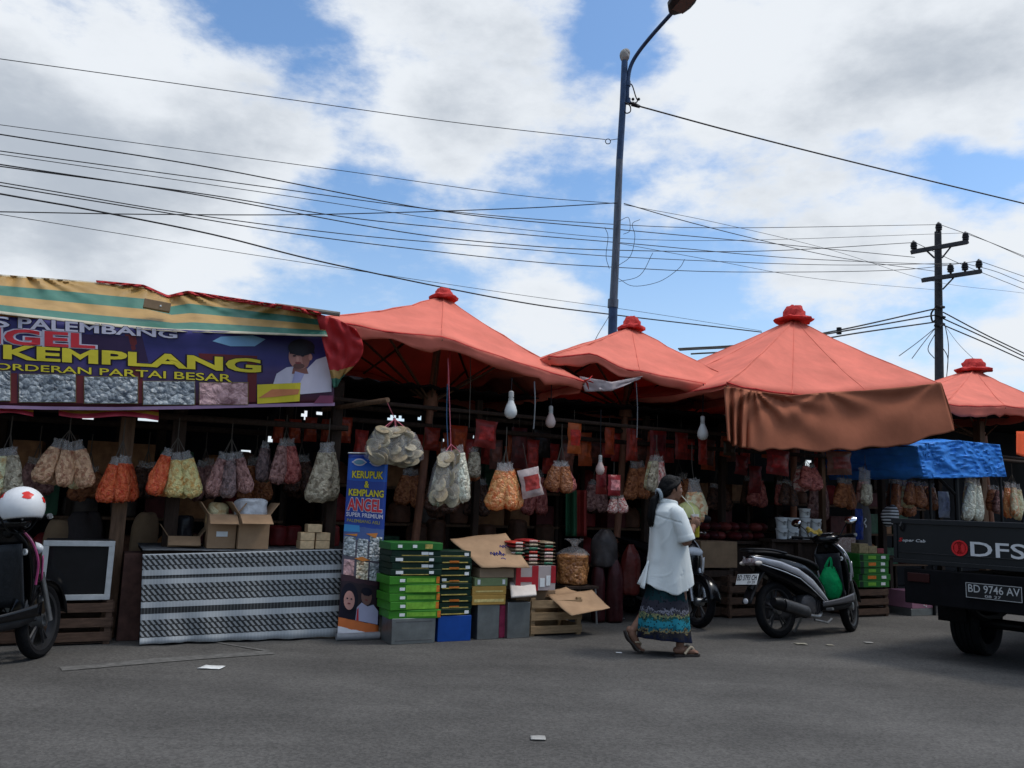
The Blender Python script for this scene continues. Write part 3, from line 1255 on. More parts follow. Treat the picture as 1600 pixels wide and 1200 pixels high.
    for bx in (459.5, 473):
        oval(bx, 552.5, 4, .9, cap, .012)
    for ex in (460, 473):
        oval(ex, 556, 2.6, 1.3, cap, .012)
    oval(466, 567, 5, 1.5, ink('print_lip', rgb(120, 60, 60)), .012)
    mb.flat([(461, 580), (476, 584), (470, 596), (455, 602)][::-1], lambda x, y: BN(x, y, .009), ink('print_fold', rgb(150, 150, 185)))
    mb.flat([(402, 631), (402, 601), (470, 598), (468, 627)], lambda x, y: BN(x, y, .010), yel)
    mb.flat([(404, 622), (425, 608), (468, 608), (466, 616), (430, 620)], lambda x, y: BN(x, y, .013), ink('print_orange', rgb(190, 120, 80)))
    mb.flat([(490, 630), (500, 618), (520, 618), (520, 630)], lambda x, y: BN(x, y, .009), ink('print_plum', rgb(120, 60, 85)))
    mb.build('printed_portrait', root, smooth=False)
    # hem tape
    mb = MB()
    mb.sheet(lambda u, v: BN(lerp(-270, 523, u), byb(lerp(-270, 523, u)) + 3 - 5 * v, .004), 60, 1, ink('hem_tape', rgb(150, 120, 150)))
    mb.build('hem', root)

    # coloured hem of the stall's inner cover showing under the banner
    inner = ramp_mat('inner_hem', [(0, rgb(225, 90, 110)), (.35, rgb(235, 200, 90)), (.6, rgb(225, 90, 110)), (.85, rgb(220, 215, 205))], 'V', .6, .5, .25, .2, 7, 3)
    for x0, x1, y0, y1, dy, lab in ((-60, 52, 636, 647, 3, 'striped pink hem of an inner cover under the banner at the far left'), (92, 248, 638, 652, 6, 'pink and yellow striped inner cover hanging below the middle of the banner')):
        mb = MB()
        mb.sheet(lambda u, v: W(lerp(x0, x1, u), lerp(y1, y0 - 6, v) + dy * (u - .5) + 3 * math.sin(u * 7), -.10 + .16 * v + .02 * math.sin(u * 20)), 30, 6, inner)
        tag(mb.build('inner_cover', solid=.003), lab, 'cover')


# ================================================================== poles, lamp and cables
def build_poles():
    wt = mat('weathered_pole', (.10, .12, .15), .55, .35, 6, .15, 30, metal=.3, stretch=(3, 3, .5))
    blue = mat('blue_pole', (.035, .065, .13), .5, .3, 8, .1, metal=.2)
    D = 15.2
    base = at(945, 795, D)
    base.z = 0
    root = thing('street_lamp', 'tall blue grey lamp post with a bent arm rising behind the parasols', 'street lamp', base)
    top = at(976, 96, D)
    pts = [base, at(957, 520, D), at(963, 380, D), at(968, 250, D), top]
    mb = MB()
    mb.tube([pts[0], pts[1], at(958, 480, D)], [.085, .085], blue, 14)
    mb.build('lower_pole', root)
    mb = MB()
    mb.tube([at(958, 482, D), pts[2], pts[3]], [.078, .072, .066], wt, 14)
    mb.tube([pts[3], at(973, 170, D), top], [.066, .062], blue, 14)
    mb.tube([at(957.5, 481, D), at(958.2, 468, D)], .10, wt, 14)
    mb.build('upper_pole', root)
    mb = MB()
    c = at(976, 87, D)
    mb.ell(c, (.10, .08, .14), mat('dead_lamp', (.30, .29, .27), .8, .3, 10, .5, 15), n=12, k=8)
    mb.ell(c + Vector((.03, 0, .06)), (.08, .07, .09), mat('dead_lamp', (.30, .29, .27)), n=12, k=8)
    mb.build('sensor_cap', root)
    mb = MB()
    arm = [at(980, 160, D), at(981, 130, D), at(985, 105, D), at(996, 84, D - .1), at(1018, 56, D - .4), at(1052, 18, D - .9)]
    mb.tube(arm, .038, blue, 10, smooth_k=5)
    mb.build('arm', root)
    mb = MB()
    for y in (131, 158):
        mb.tube([at(972, y, D), at(982, y, D)], .03, blue, 8)
        mb.tube([at(981, y - 4, D), at(981, y + 4, D)], .055, blue, 10)
    mb.build('bracket', root)
    # luminaire
    mb = MB()
    hd = (at(1072, -3, D - 1.2) - at(1052, 20, D - .9)).normalized()
    sd_ = hd.cross(Vector((0, 0, 1))).normalized()
    up = sd_.cross(hd).normalized()
    p0 = at(1049, 20, D - .9)
    rings = []
    for k, (wd, hh) in enumerate(((.07, .05), (.20, .09), (.23, .11), (.23, .11), (.20, .09), (.12, .06))):
        q = p0 + hd * (k * .13)
        rings.append([q + sd_ * (wd * a) + up * (hh * b) for a, b in ((-1, -.5), (-.6, -1), (.6, -1), (1, -.5), (1, .4), (.5, 1), (-.5, 1), (-1, .4))])
    mb.loft(rings, mat('lamp_housing', (.03, .028, .03), .5, .3, 8))
    mb.build('lamp_head', root, bevel=.01)
    mb = MB()
    mb.sheet(lambda u, v: p0 + hd * (.14 + .4 * u) + sd_ * (-.13 + .26 * v) - up * .115, 4, 4, mat('lamp_glass', (.12, .09, .08), .3))
    mb.build('lens', root)
    mb = MB()
    mb.tube([at(983, 130, D), at(988, 134, D), at(993, 150, D), at(996, 158, D), at(990, 162, D)], .012, M_['cable'], 6, smooth_k=4)
    mb.tube([at(976, 160, D - .05), at(984, 165, D - .05), at(985, 174, D - .05), at(979, 177, D - .05), at(975, 173, D - .05)], .012, M_['cable'], 6, smooth_k=4)
    for x, y, r in ((989, 155, .03), (998, 155, .03), (985, 161, .035)):
        mb.ell(at(x, y, D), (r, r, r), M_['cable'], n=8, k=6)
    mb.tube([at(987, 162, D), at(1000, 167, D)], [.05, .03], M_['cable'], 8)
    mb.build('cable_clamp', root)

    # utility pole
    E = 27.5
    base = at(1468, 806, E)
    base.z = 0
    root = thing('utility_pole', 'dark concrete utility pole with two crossarms behind the far parasols', 'utility pole', base)
    pm = mat('dark_concrete', (.045, .045, .05), .8, .25, 8, .2)
    mb = MB()
    mb.tube([base, at(1467.5, 580, E), at(1465.5, 362, E)], [.17, .14, .11], pm, 12)
    mb.build('pole_shaft', root)
    ins = mat('insulator', (.022, .02, .022), .3)
    def arm_(p, q, r=.07, nm='crossarm'):
        mb = MB()
        d = (q - p)
        Mx = Matrix.Translation((p + q) / 2) @ d.to_track_quat('X', 'Z').to_matrix().to_4x4()
        L = d.length / 2
        mb.box(-L, L, -r, r, -r, r, pm, Mx)
        return mb.build(nm, root, bevel=.01)
    arm_(at(1424, 394, E - .4), at(1512, 378, E - .4))
    arm_(at(1441, 438, E - .4), at(1533, 424, E - .4))
    def brace(a, b):
        mb = MB()
        mb.tube([a, b], .03, pm, 6)
        mb.build('brace', root)
    brace(at(1447, 391, E - .4), at(1460, 403, E - .3)); brace(at(1487, 384, E - .4), at(1472, 403, E - .3)); brace(at(1490, 434, E - .4), at(1473, 452, E - .3))
    def insul(x, y, h=.34):
        mb = MB()
        p = at(x, y, E - .4)
        prof = [(.03, -.02), (.05, .04), (.10, .05), (.10, .10), (.06, .11), (.11, .13), (.11, .18), (.06, .19), (.10, .21), (.09, .27), (.05, .30), (.03, h)]
        mb.lathe(prof, ins, 10, Matrix.Translation(p))
        mb.build('insulator', root)
    for x, y in ((1428, 391), (1509, 377), (1467, 362), (1485.5, 427), (1508, 424), (1530, 420)):
        insul(x, y)
    mb = MB()
    for k, (a, b) in enumerate((((1463, 478), (1475, 480)), ((1461, 492), (1476, 496)), ((1460, 508), (1474, 506)))):
        mb.tube([at(*a, E - .15), at(1468, a[1] + 2, E - .25), at(*b, E - .15)], .05, M_['cable'], 6)
    mb.tube([at(1462, 480, E), at(1455, 490, E), at(1457, 502, E), at(1462, 500, E)], .03, M_['cable'], 6, smooth_k=4)
    for a, b, c in (((1476, 505), (1482, 540), (1480, 580)), ((1474, 545), (1481, 560), (1479, 590)), ((1462, 520), (1450, 545), (1460, 560))):
        mb.tube([at(*a, E), at(*b, E), at(*c, E)], .014, M_['cable'], 5, smooth_k=5)
    mb.build('cable_loops', root)


def cable(pts, r, label, nm='overhead_cable', ext0=True, ext1=False, k=8):
    """pts = photo points with a distance; the run is carried on past the frame where the photo cuts it"""
    P = [at(x, y, d) for x, y, d in pts]
    if ext0:
        P = [P[0] + (P[0] - P[1]).normalized() * 6] + P
    if ext1:
        P = P + [P[-1] + (P[-1] - P[-2]).normalized() * 12]
    mb = MB()
    mb.tube(P, r * .8, M_['cable'], 5, smooth_k=k)
    tag(mb.build(nm), label, 'cable', 'overhead cables')


def build_cables():
    LD = 15.0
    cable([(0, 92, 12.5), (400, 148, 13.6), (700, 190, 14.4), (946, 218, LD)], .009, 'highest thin cable, crossing the upper left sky to the lamp post')
    mb = MB()
    c = at(950, 221, LD)
    mb.tube([c + Vector((.05 * math.cos(a), 0, .05 * math.sin(a))) for a in [i * PI / 6 for i in range(13)]], .009, M_['cable'], 5)
    mb.tube([at(953, 219, LD), at(966, 217, LD)], .007, M_['cable'], 5)
    tag(mb.build('wire_loop'), 'small loop of wire tying the highest cable to the lamp post', 'wire')
    cable([(0, 195, 13), (500, 262, 14), (800, 304, 14.8), (962, 318, LD)], .008, 'thin cable second from the top, meeting the lamp post below mid height')
    cable([(0, 210, 12), (330, 262, 13.5), (690, 330, 16), (950, 357, 18), (1200, 380, 22), (1429, 402, 27)], .014, 'thick cable sloping down from the left through the crossing point before the lamp post')
    cable([(0, 236, 13), (400, 290, 15), (700, 330, 17), (950, 350, 19), (1150, 356, 22), (1466, 351, 27.1)], .012, 'long cable ending on the very top of the utility pole')
    cable([(0, 241, 12.8), (400, 299, 14.8), (800, 357, 18), (1100, 376, 22), (1507, 364, 27.1)], .009, 'thin cable ending on the right end of the upper crossarm')
    cable([(0, 257, 12), (300, 303, 13.5), (625, 362, 16), (800, 382, 17.5), (965, 391, 19), (1200, 392, 22.5), (1428, 379, 27.1)], .014, 'thick cable ending on the left end of the upper crossarm')
    cable([(0, 260, 12.2), (330, 305, 14), (560, 342, 15.5), (800, 365, 17), (1000, 382, 19), (1250, 404, 23), (1486, 414, 27.1)], .013, 'cable ending on the leftmost insulator of the lower crossarm')
    cable([(0, 285, 12), (300, 335, 14), (560, 368, 16), (800, 388, 18), (1000, 403, 20), (1300, 414, 24), (1508, 411, 27.1)], .012, 'cable ending on the middle insulator of the lower crossarm')
    cable([(0, 290, 12), (250, 331, 13.5), (500, 371, 15.5), (800, 406, 18), (950, 417, 19.5), (1150, 425, 22), (1400, 422, 26), (1530, 408, 27.1)], .013, 'lowest long cable of the line, ending on the right of the lower crossarm')
    cable([(0, 331, 12), (240, 335, 13), (500, 335, 14), (800, 326, 14.8), (965, 317, LD)], .012, 'almost level cable rising slightly to the lamp post across the others')
    cable([(0, 303, 11.5), (130, 326, 12.2), (330, 366, 13.2), (520, 413, 14.4), (800, 470, 16.2), (960, 492, 17.5), (1190, 519, 20)], .018, 'thickest cable, running low behind the first two parasols')
    cable([(0, 335, 12), (180, 364, 13), (420, 402, 14.5), (800, 459, 17.5), (1000, 487, 19.5), (1190, 517, 21.5)], .007, 'very thin cable just above the thickest low cable')
    cable([(975, 318, LD), (1080, 348, 17), (1200, 378, 20), (1320, 404, 23.5), (1462, 424, 27.3)], .012, 'cable running from the lamp post down to the utility pole', ext0=False)
    cable([(975, 320, LD), (1120, 348, 18), (1300, 391, 22), (1460, 440, 26), (1600, 458, 30)], .007, 'faint cable running from the lamp post past the utility pole', ext0=False, ext1=True)
    cable([(966, 380, LD), (1120, 408, 18), (1280, 436, 22), (1462, 453, 27.3)], .007, 'faint low cable from the lamp post to below the lower crossarm', ext0=False)
    cable([(995, 165, LD), (1150, 207, 15.6), (1360, 260, 16.6), (1600, 318, 18)], .020, 'heavy twisted cable from the lamp bracket off to the right', ext0=False, ext1=True)
    # utility pole to the left and right
    for i, (a, b, c, d, lab) in enumerate((
            ((1060, 545, 22), (1180, 537, 23.5), (1310, 516, 25), (1463, 482, 27.3), 'upper bundled cable from the utility pole dipping behind the largest parasol'),
            ((1062, 547, 22), (1185, 539, 23.5), (1320, 517, 25), (1463, 492, 27.3), 'middle bundled cable from the utility pole dipping behind the largest parasol'),
            ((1080, 553, 22), (1200, 545, 23.5), (1330, 522, 25), (1463, 503, 27.3), 'lower bundled cable from the utility pole dipping behind the largest parasol'))):
        cable([a, b, c, d], .03, lab, ext0=False)
    mb = MB()
    mb.tube([at(1311, 512, 25), at(1311, 522, 25)], .08, M_['cable'], 8)
    tag(mb.build('cable_joint'), 'black joint box on the bundled cables above the largest parasol', 'joint box')
    for a, b, c, lab in (
            ((1474, 488, 27.3), (1540, 523, 28.5), (1600, 552, 30), 'upper thick cable from the utility pole to the right edge'),
            ((1474, 498, 27.3), (1540, 528, 28.5), (1600, 557, 30), 'middle thick cable from the utility pole to the right edge'),
            ((1474, 508, 27.3), (1540, 536, 28.5), (1600, 563, 30), 'lower thick cable from the utility pole to the right edge')):
        cable([a, b, c], .028, lab, ext0=False, ext1=True)
    for a, b, c, lab in (
            ((1469, 351, 27.1), (1540, 376, 28.5), (1600, 400, 30), 'line from the pole top to the right edge'),
            ((1510, 363, 27.1), (1550, 380, 28.5), (1600, 402, 30), 'line from the upper crossarm right end to the right edge'),
            ((1430, 379, 27.1), (1500, 412, 28.5), (1600, 452, 30), 'line from the upper crossarm left end to the right edge'),
            ((1531, 408, 27.1), (1560, 418, 28), (1600, 432, 29.5), 'line from the lower crossarm right end to the right edge'),
            ((1509, 412, 27.1), (1555, 424, 28), (1600, 442, 29.5), 'line from the lower crossarm middle insulator to the right edge')):
        cable([a, b, c], .013, lab, ext0=False, ext1=True)
    for x, y, lab in ((1405, 556, 'slack drop wire from the pole to the largest parasol'), (1425, 560, 'second slack drop wire from the pole, nearer the pole')):
        cable([(1462, 512, 27.3), ((1462 + x) / 2, 535, 26), (x, y, 24)], .016, lab, ext0=False)
    cable([(1477, 510, 27.3), (1500, 540, 26), (1540, 578, 24)], .009, 'thin drop wire from the pole to the farthest parasol', ext0=False)
    cable([(952, 492, 17), (948, 500, 16), (933, 525, 15), (925, 545, 14)], .008, 'thin wire dropping beside the lamp post behind the second parasol', ext0=False)
    # untidy wire ends round the lamp post
    mb = MB()
    for pts in ([(968, 345), (982, 340), (984, 360), (974, 366)], [(966, 415), (985, 400), (992, 370), (988, 350), (1000, 343)], [(966, 435), (990, 447), (1030, 440), (1060, 420), (1070, 405)], [(952, 420), (947, 400), (950, 370), (945, 355)], [(967, 440), (1000, 430), (1020, 395)]):
        mb.tube([at(x, y, LD) for x, y in pts], .005, M_['cable'], 4, smooth_k=6)
    tag(mb.build('loose_wires'), 'loose thin wire ends curling round the lamp post at mid height', 'wire')


# ================================================================== stall structure
def build_stalls():
    holes = [(697, 692, 2), (700, 688, 1), (383, 709, 1), (475, 650, 1), (498, 648, 1), (612, 656, 1), (626, 657, 1), (658, 655, 1), (741, 690, 1), (974, 622, 1), (982, 628, 1), (973, 692, 1), (1262, 725, 2), (1183, 742, 1), (1290, 764, 1), (240, 660, 1), (226, 659, 1), (420, 690, 1), (1120, 770, 1), (140, 656, 1), (735, 607, 1), (742, 606, 1)]
    t = 3.2
    s0, s1, z1, ds, dz = -6.0, 24.0, 3.18, .04, .04
    nu, nv = int((s1 - s0) / ds), int(z1 / dz)
    cut = set()
    for x, y, k in holes:
        s, z = SZ(x, y, t)
        i, j = int((s - s0) / ds), int(z / dz)
        for a in range(-3, 5):
            for c_ in range(-3, 5):
                if math.hypot(a * .8 + .3 * nz((a, c_, x), .7, 3), c_) + .9 * nz((a * 1.3, c_ * 1.3, x * .1), 1.0, 5) < .45 + .5 * k:
                    cut.add((i + a, j + c_))
    mb = MB()
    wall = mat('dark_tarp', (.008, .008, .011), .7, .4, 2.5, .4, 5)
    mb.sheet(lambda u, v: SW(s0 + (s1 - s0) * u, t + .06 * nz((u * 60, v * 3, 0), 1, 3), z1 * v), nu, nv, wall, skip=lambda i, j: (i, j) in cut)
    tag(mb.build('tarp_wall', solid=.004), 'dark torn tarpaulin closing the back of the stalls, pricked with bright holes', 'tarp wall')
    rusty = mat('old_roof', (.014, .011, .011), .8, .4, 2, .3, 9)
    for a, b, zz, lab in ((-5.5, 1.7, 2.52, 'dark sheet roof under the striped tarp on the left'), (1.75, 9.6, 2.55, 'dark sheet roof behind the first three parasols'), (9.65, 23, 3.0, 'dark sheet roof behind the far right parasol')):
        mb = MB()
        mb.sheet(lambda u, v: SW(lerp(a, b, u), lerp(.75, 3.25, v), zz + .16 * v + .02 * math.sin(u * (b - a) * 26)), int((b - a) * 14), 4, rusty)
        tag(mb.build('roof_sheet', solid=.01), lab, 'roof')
    for s, lab in ((-5.6, 'dark tarp wall closing the left end of the stalls'), (23.2, 'dark tarp wall closing the far right end of the stalls')):
        mb = MB()
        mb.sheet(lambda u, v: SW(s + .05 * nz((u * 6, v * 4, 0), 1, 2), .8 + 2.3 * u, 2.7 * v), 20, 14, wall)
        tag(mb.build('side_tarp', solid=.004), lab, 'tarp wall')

    def frame(lab, cols, t0, t1, zb, ztop, beams):
        """posts (photo x, width px, tone) in front, plain posts behind, rails between"""
        ss = [SZ(x, 800, t0)[0] for x, w, m in cols]
        root = thing('stall_frame', lab, 'stall frame', SW(ss[0], t0, 0), UA)
        for (x, w, m), s in zip(cols, ss):
            r = w * MPP(x, 800, t0) / 2
            mb = MB()
            mb.fbox(s - r, s + r, t0 - r, t0 + r, 0, ztop, m)
            mb.build('post', root, bevel=.006)
            mb = MB()
            mb.fbox(s - .05, s + .05, t1 - .05, t1 + .05, 0, ztop, M_['wood_dark'])
            mb.build('post', root, bevel=.006)
        for (tt, z, r, a, b) in beams:
            mb = MB()
            mb.tube([SW(a, tt, z), SW((a + b) / 2, tt, z - .02), SW(b, tt, z)], r, M_['wood_dark'], 8)
            mb.build('rail', root)
        return root
    frame('dark timber frame of the left stall under the striped tarp', [(-330, 26, M_['wood_dark']), (-60, 24, M_['wood_dark']), (186, 21, M_['wood']), (268, 20, M_['wood_dark']), (516, 16, M_['wood_dark'])], .50, 2.9, 0, 2.45,
          [(.36, 1.98, .03, -4.0, 1.75), (.62, 2.46, .04, -4.0, 1.75), (1.3, 1.95, .03, -4.0, 1.75)])
    frame('dark timber frame of the middle stalls under the first two parasols', [(742, 10, M_['wood_dark']), (1008, 9, M_['wood_dark']), (1128, 9, M_['wood_dark'])], 1.15, 2.95, 0, 2.5,
          [(.30, 2.26, .022, 1.5, 9.4), (.85, 2.12, .028, 1.7, 9.4), (1.25, 2.3, .03, 1.7, 9.4)])
    frame('dark timber frame of the far right stall behind the truck', [(1285, 8, M_['wood']), (1378, 9, M_['wood_dark']), (1535, 12, M_['wood']), (1640, 12, M_['wood'])], .9, 3.0, 0, 2.9,
          [(.25, 2.28, .024, 9.5, 20), (.85, 2.3, .028, 9.5, 20)])
    # long stick poking out, holding the cracker bunches
    mb = MB()
    mb.tube([W(505, 640, .7), W(560, 632, .1), W(606, 625, -.35)], .025, M_['wood'], 8)
    tag(mb.build('wooden_stick'), 'brown wooden stick over the roll-up poster from which round crackers hang', 'stick')


# ================================================================== hanging goods
def c2(a, b):
    return rgb(*a), rgb(*b)


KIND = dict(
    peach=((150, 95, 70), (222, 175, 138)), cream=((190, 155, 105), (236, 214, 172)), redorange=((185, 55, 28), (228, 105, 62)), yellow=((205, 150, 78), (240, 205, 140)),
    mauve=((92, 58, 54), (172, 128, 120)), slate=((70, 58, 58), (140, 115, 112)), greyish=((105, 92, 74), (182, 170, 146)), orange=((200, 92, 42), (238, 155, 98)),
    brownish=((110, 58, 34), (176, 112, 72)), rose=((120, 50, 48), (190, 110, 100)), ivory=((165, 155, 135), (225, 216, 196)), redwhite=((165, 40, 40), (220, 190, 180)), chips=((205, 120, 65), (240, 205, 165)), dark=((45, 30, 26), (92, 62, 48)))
_bagmesh = {}


def bag_mesh(kind, v=0, film=.13):
    key = (kind, v, film)
    if key in _bagmesh:
        return _bagmesh[key]
    a, b = KIND[kind]
    stretch = (1, 1, .55) if v % 2 else (1, 1, 1)
    cm = crisp_mat('crackers_%s_%s' % (kind, 'long' if v % 2 else 'round'), rgb(*a, k=1.3), rgb(*b, k=1.3), 15 if v % 2 else 12, .2, stretch)
    prof = [(-.05, .11), (.02, .09), (.08, .10), (film, .125), (film + .01, .128), (.38, .165), (.62, .20), (.82, .21), (.94, .185), (1.0, .10)]
    n = 18
    rings, mats = [], []
    mb = MB()
    for z, r in prof:
        rg = []
        for j in range(n):
            th = 2 * PI * j / n
            k = 1 + .30 * nz((math.cos(th) * 1.6, math.sin(th) * 1.6, z * 3.5), 1.5, 10 * v + len(kind))
            rg.append(Vector((r * k * math.cos(th), r * k * .62 * math.sin(th), -z + .07 * nz((math.cos(th) * 2, math.sin(th) * 2, 0), 1, v) * (1 if z > .8 or z < .1 else .4))))
        rings.append(rg)
    mb.loft(rings[:4], M_['film_milky'], cap=False)
    mb.loft(rings[3:], cm)
    # torn-off top edge
    me = mb.mesh('bag_' + kind, True, 60)
    _bagmesh[key] = me
    return me


_discmesh = {}


def disc_mesh(v=0):
    """a long clear bag filled with round puffed crackers"""
    if v in _discmesh:
        return _discmesh[v]
    rng = random.Random(v + 40)
    mb = MB()
    cm = mat('puffed_cracker', rgb(166, 154, 130), .7, .16, 14, .5, 40)
    k = 11
    for i in range(k):
        z = -.14 - .80 * i / (k - 1)
        r = rng.uniform(.135, .185)
        th = rng.uniform(0, 2 * PI)
        x, y = .09 * math.cos(th), .08 * math.sin(th) - .05
        rot = Matrix.Translation((x, y, z)) @ Matrix.Rotation(PI / 2 + rng.uniform(-.75, .75), 4, 'X') @ Matrix.Rotation(rng.uniform(-.9, .9), 4, 'Y')
        prof = [(.01, .012), (r * .5, .020), (r * .86, .030), (r, .018), (r * .98, -.005), (r * .6, -.015), (.01, -.02)]
        rg = []
        for rr, zz in prof:
            rg.append([Vector((rr * math.cos(2 * PI * j / 16) * (1 + .10 * nz((j, i, 0), 1.7, v)), rr * math.sin(2 * PI * j / 16), zz + .018 * nz((j * .8, rr * 9, i), 1, v))) for j in range(16)])
        mb.loft(rg, cm if i % 3 else mat('puffed_cracker_tan', rgb(150, 134, 108), .75, .2, 14, .5, 40), rot)
    prof = [(0, .03), (.06, .10), (.12, .17), (.4, .23), (.7, .25), (.95, .22), (1.02, .10)]
    rings = [[Vector((r * (1 + .15 * nz((math.cos(6.283 * j / 14), math.sin(6.283 * j / 14), z * 5), 1.3, v)) * math.cos(2 * PI * j / 14), .85 * r * math.sin(2 * PI * j / 14), -z)) for j in range(14)] for z, r in prof]
    mb.loft(rings, film_mat('film_thin', (.9, .9, .9), .86, .15))
    me = mb.mesh('cracker_bag', True, 60)
    _discmesh[v] = me
    return me


def bunch(cx, y0, y1, w, kinds, t, label, name='cracker_bunch', film=.13, up=24, string=None, spread=.20, disc=False, group='bunches of bagged crackers hanging in the stalls', fat=1.4, top=None):
    mp = MPP(cx, y0, t)
    P = W(cx, y0, t)
    h, wd = (y1 - y0) * mp, w * mp
    n = len(kinds)
    root = thing(name, label, 'cracker bags', P, UA, group=group)
    rng = random.Random(int(cx * 7 + y0))
    bw = wd / max(n * .70, 1.0) * fat / 1.4
    strings = MB()
    knot = Vector((0, 0, up * mp * .45))
    for i, kd in enumerate(kinds):
        fr = 0 if n == 1 else -.5 + i / (n - 1)
        xt = fr * (wd - bw) * spread * 2
        xb = fr * (wd - bw)
        yo = (.07 if i % 2 else -.05) + rng.uniform(-.03, .03)
        if kd == 'disc':
            me = disc_mesh(rng.randrange(4))
        else:
            me = bag_mesh(kd, rng.randrange(4), film)
        o = bpy.data.objects.new('bag', me)
        C.objects.link(o)
        o.parent = root
        o.location = (xt, yo, rng.uniform(-.07, .05) * h)
        o.rotation_euler = (rng.uniform(-.08, .08), -math.atan2(xb - xt, h) * -1.0 * -1, rng.uniform(-.5, .5))
        o.rotation_euler[1] = -math.atan2(xb - xt, h)
        sx = bw / .40
        o.scale = (sx, sx, h * rng.uniform(.93, 1.03))
        strings.tube([Vector((xt, yo, -.02 * h)), knot], .004, string or M_['string'], 4)
    strings.tube([knot, Vector((0, 0, up * mp)) if top is None else (Matrix.Rotation(-UA, 4, 'Z') @ (top - P))], .005, string or M_['string'], 4)
    strings.build('string', root, world=False)
    return root


def packet(cx, y0, y1, w, t, cbody, cprint, label, tilt=0.0, clear=False, name='snack_packet', group='packets hanging in the stalls', dark=1.0, hang=20):
    mp = MPP(cx, y0, t)
    h, wd = (y1 - y0) * mp, w * mp
    P = W(cx, y0, t)
    M = Matrix.Translation(P) @ Matrix.Rotation(UA, 4, 'Z') @ Matrix.Rotation(tilt, 4, 'Y')
    root = thing(name, label, 'packet', M=M, group=group)
    seed = cx * .37

    def pil(side, grow=0.0):
        def f(u, v):
            x, z = (u - .5) * wd, -h * v
            b = (4 * u * (1 - u)) ** .6 * (4 * v * (1 - v)) ** .5
            y = side * (.10 * wd + .02) * b + .014 * nz((u * 5, v * 6, seed), 1, seed)
            pinch = 1 - .07 * math.sin(PI * v)
            return Vector((x * pinch + .01 * nz((u * 3, v * 4, 0), 1, seed), y - grow, z))
        return f
    mb = MB()
    bm_ = M_['film_milky'] if clear else mat('packet_%02d%02d%02d' % tuple(int(v * 99) for v in cbody), cbody, .3, .25, 9, .35, 22)
    mb.sheet(pil(-1), 10, 12, bm_)
    mb.sheet(lambda u, v: pil(1)(1 - u, v), 10, 12, bm_)
    mb.build('pouch', root, world=False)
    mb = MB()
    f = pil(-1, .004)
    pm = mat('print_%02d%02d%02d' % tuple(int(v * 99) for v in cprint), cprint, .35, .5, 16, .2, 20)
    k = .14 if not clear else .1
    mb.sheet(lambda u, v: f(k + (1 - 2 * k) * u, .24 + .5 * v), 8, 8, pm)
    mb.build('printed_panel', root, world=False)
    mb = MB()
    mb.tube([Vector((0, .01, -.01)), Vector((0, .01, hang * mp))], .003, M_['string'], 4)
    mb.build('string', root, world=False)
    return root


def bulb(cx, y0, y1, t, label, ctop, glass):
    mp = MPP(cx, y0, t)
    P = W(cx, y0, t)
    h = (y1 - y0) * mp
    root = thing('light_bulb', label, 'light bulb', P, group='unlit bulbs hanging under the parasols')
    mb = MB()
    r = h * .225
    mb.lathe([(r * .42, -.34 * h), (r * .50, -.40 * h), (r * .8, -.55 * h), (r * 1.0, -.70 * h), (r * .98, -.82 * h), (r * .72, -.94 * h), (r * .3, -.995 * h), (.001, -h)], glass, 20)
    mb.build('globe', root, world=False)
    mb = MB()
    mb.lathe([(r * .25, 0), (r * .42, -.03 * h), (r * .42, -.22 * h), (r * .36, -.23 * h), (r * .36, -.26 * h), (r * .46, -.27 * h), (r * .44, -.345 * h)], mat('socket', (.42, .42, .40), .5, .1), 16)
    mb.build('socket', root, world=False)
    mb = MB()
    q = W(cx + 1, ctop, t)
    mb.tube([Vector((0, 0, -.01)), (q - P)], .006, M_['cable'], 5)
    mb.build('cord', root, world=False)


def hang_cord(pts, t, label, m, r=.006, name='dangling_wire'):
    mb = MB()
    mb.tube([W(x, y, t) for x, y in pts], r, m, 6, smooth_k=5)
    tag(mb.build(name), label, 'wire', 'wires hanging under the parasols')


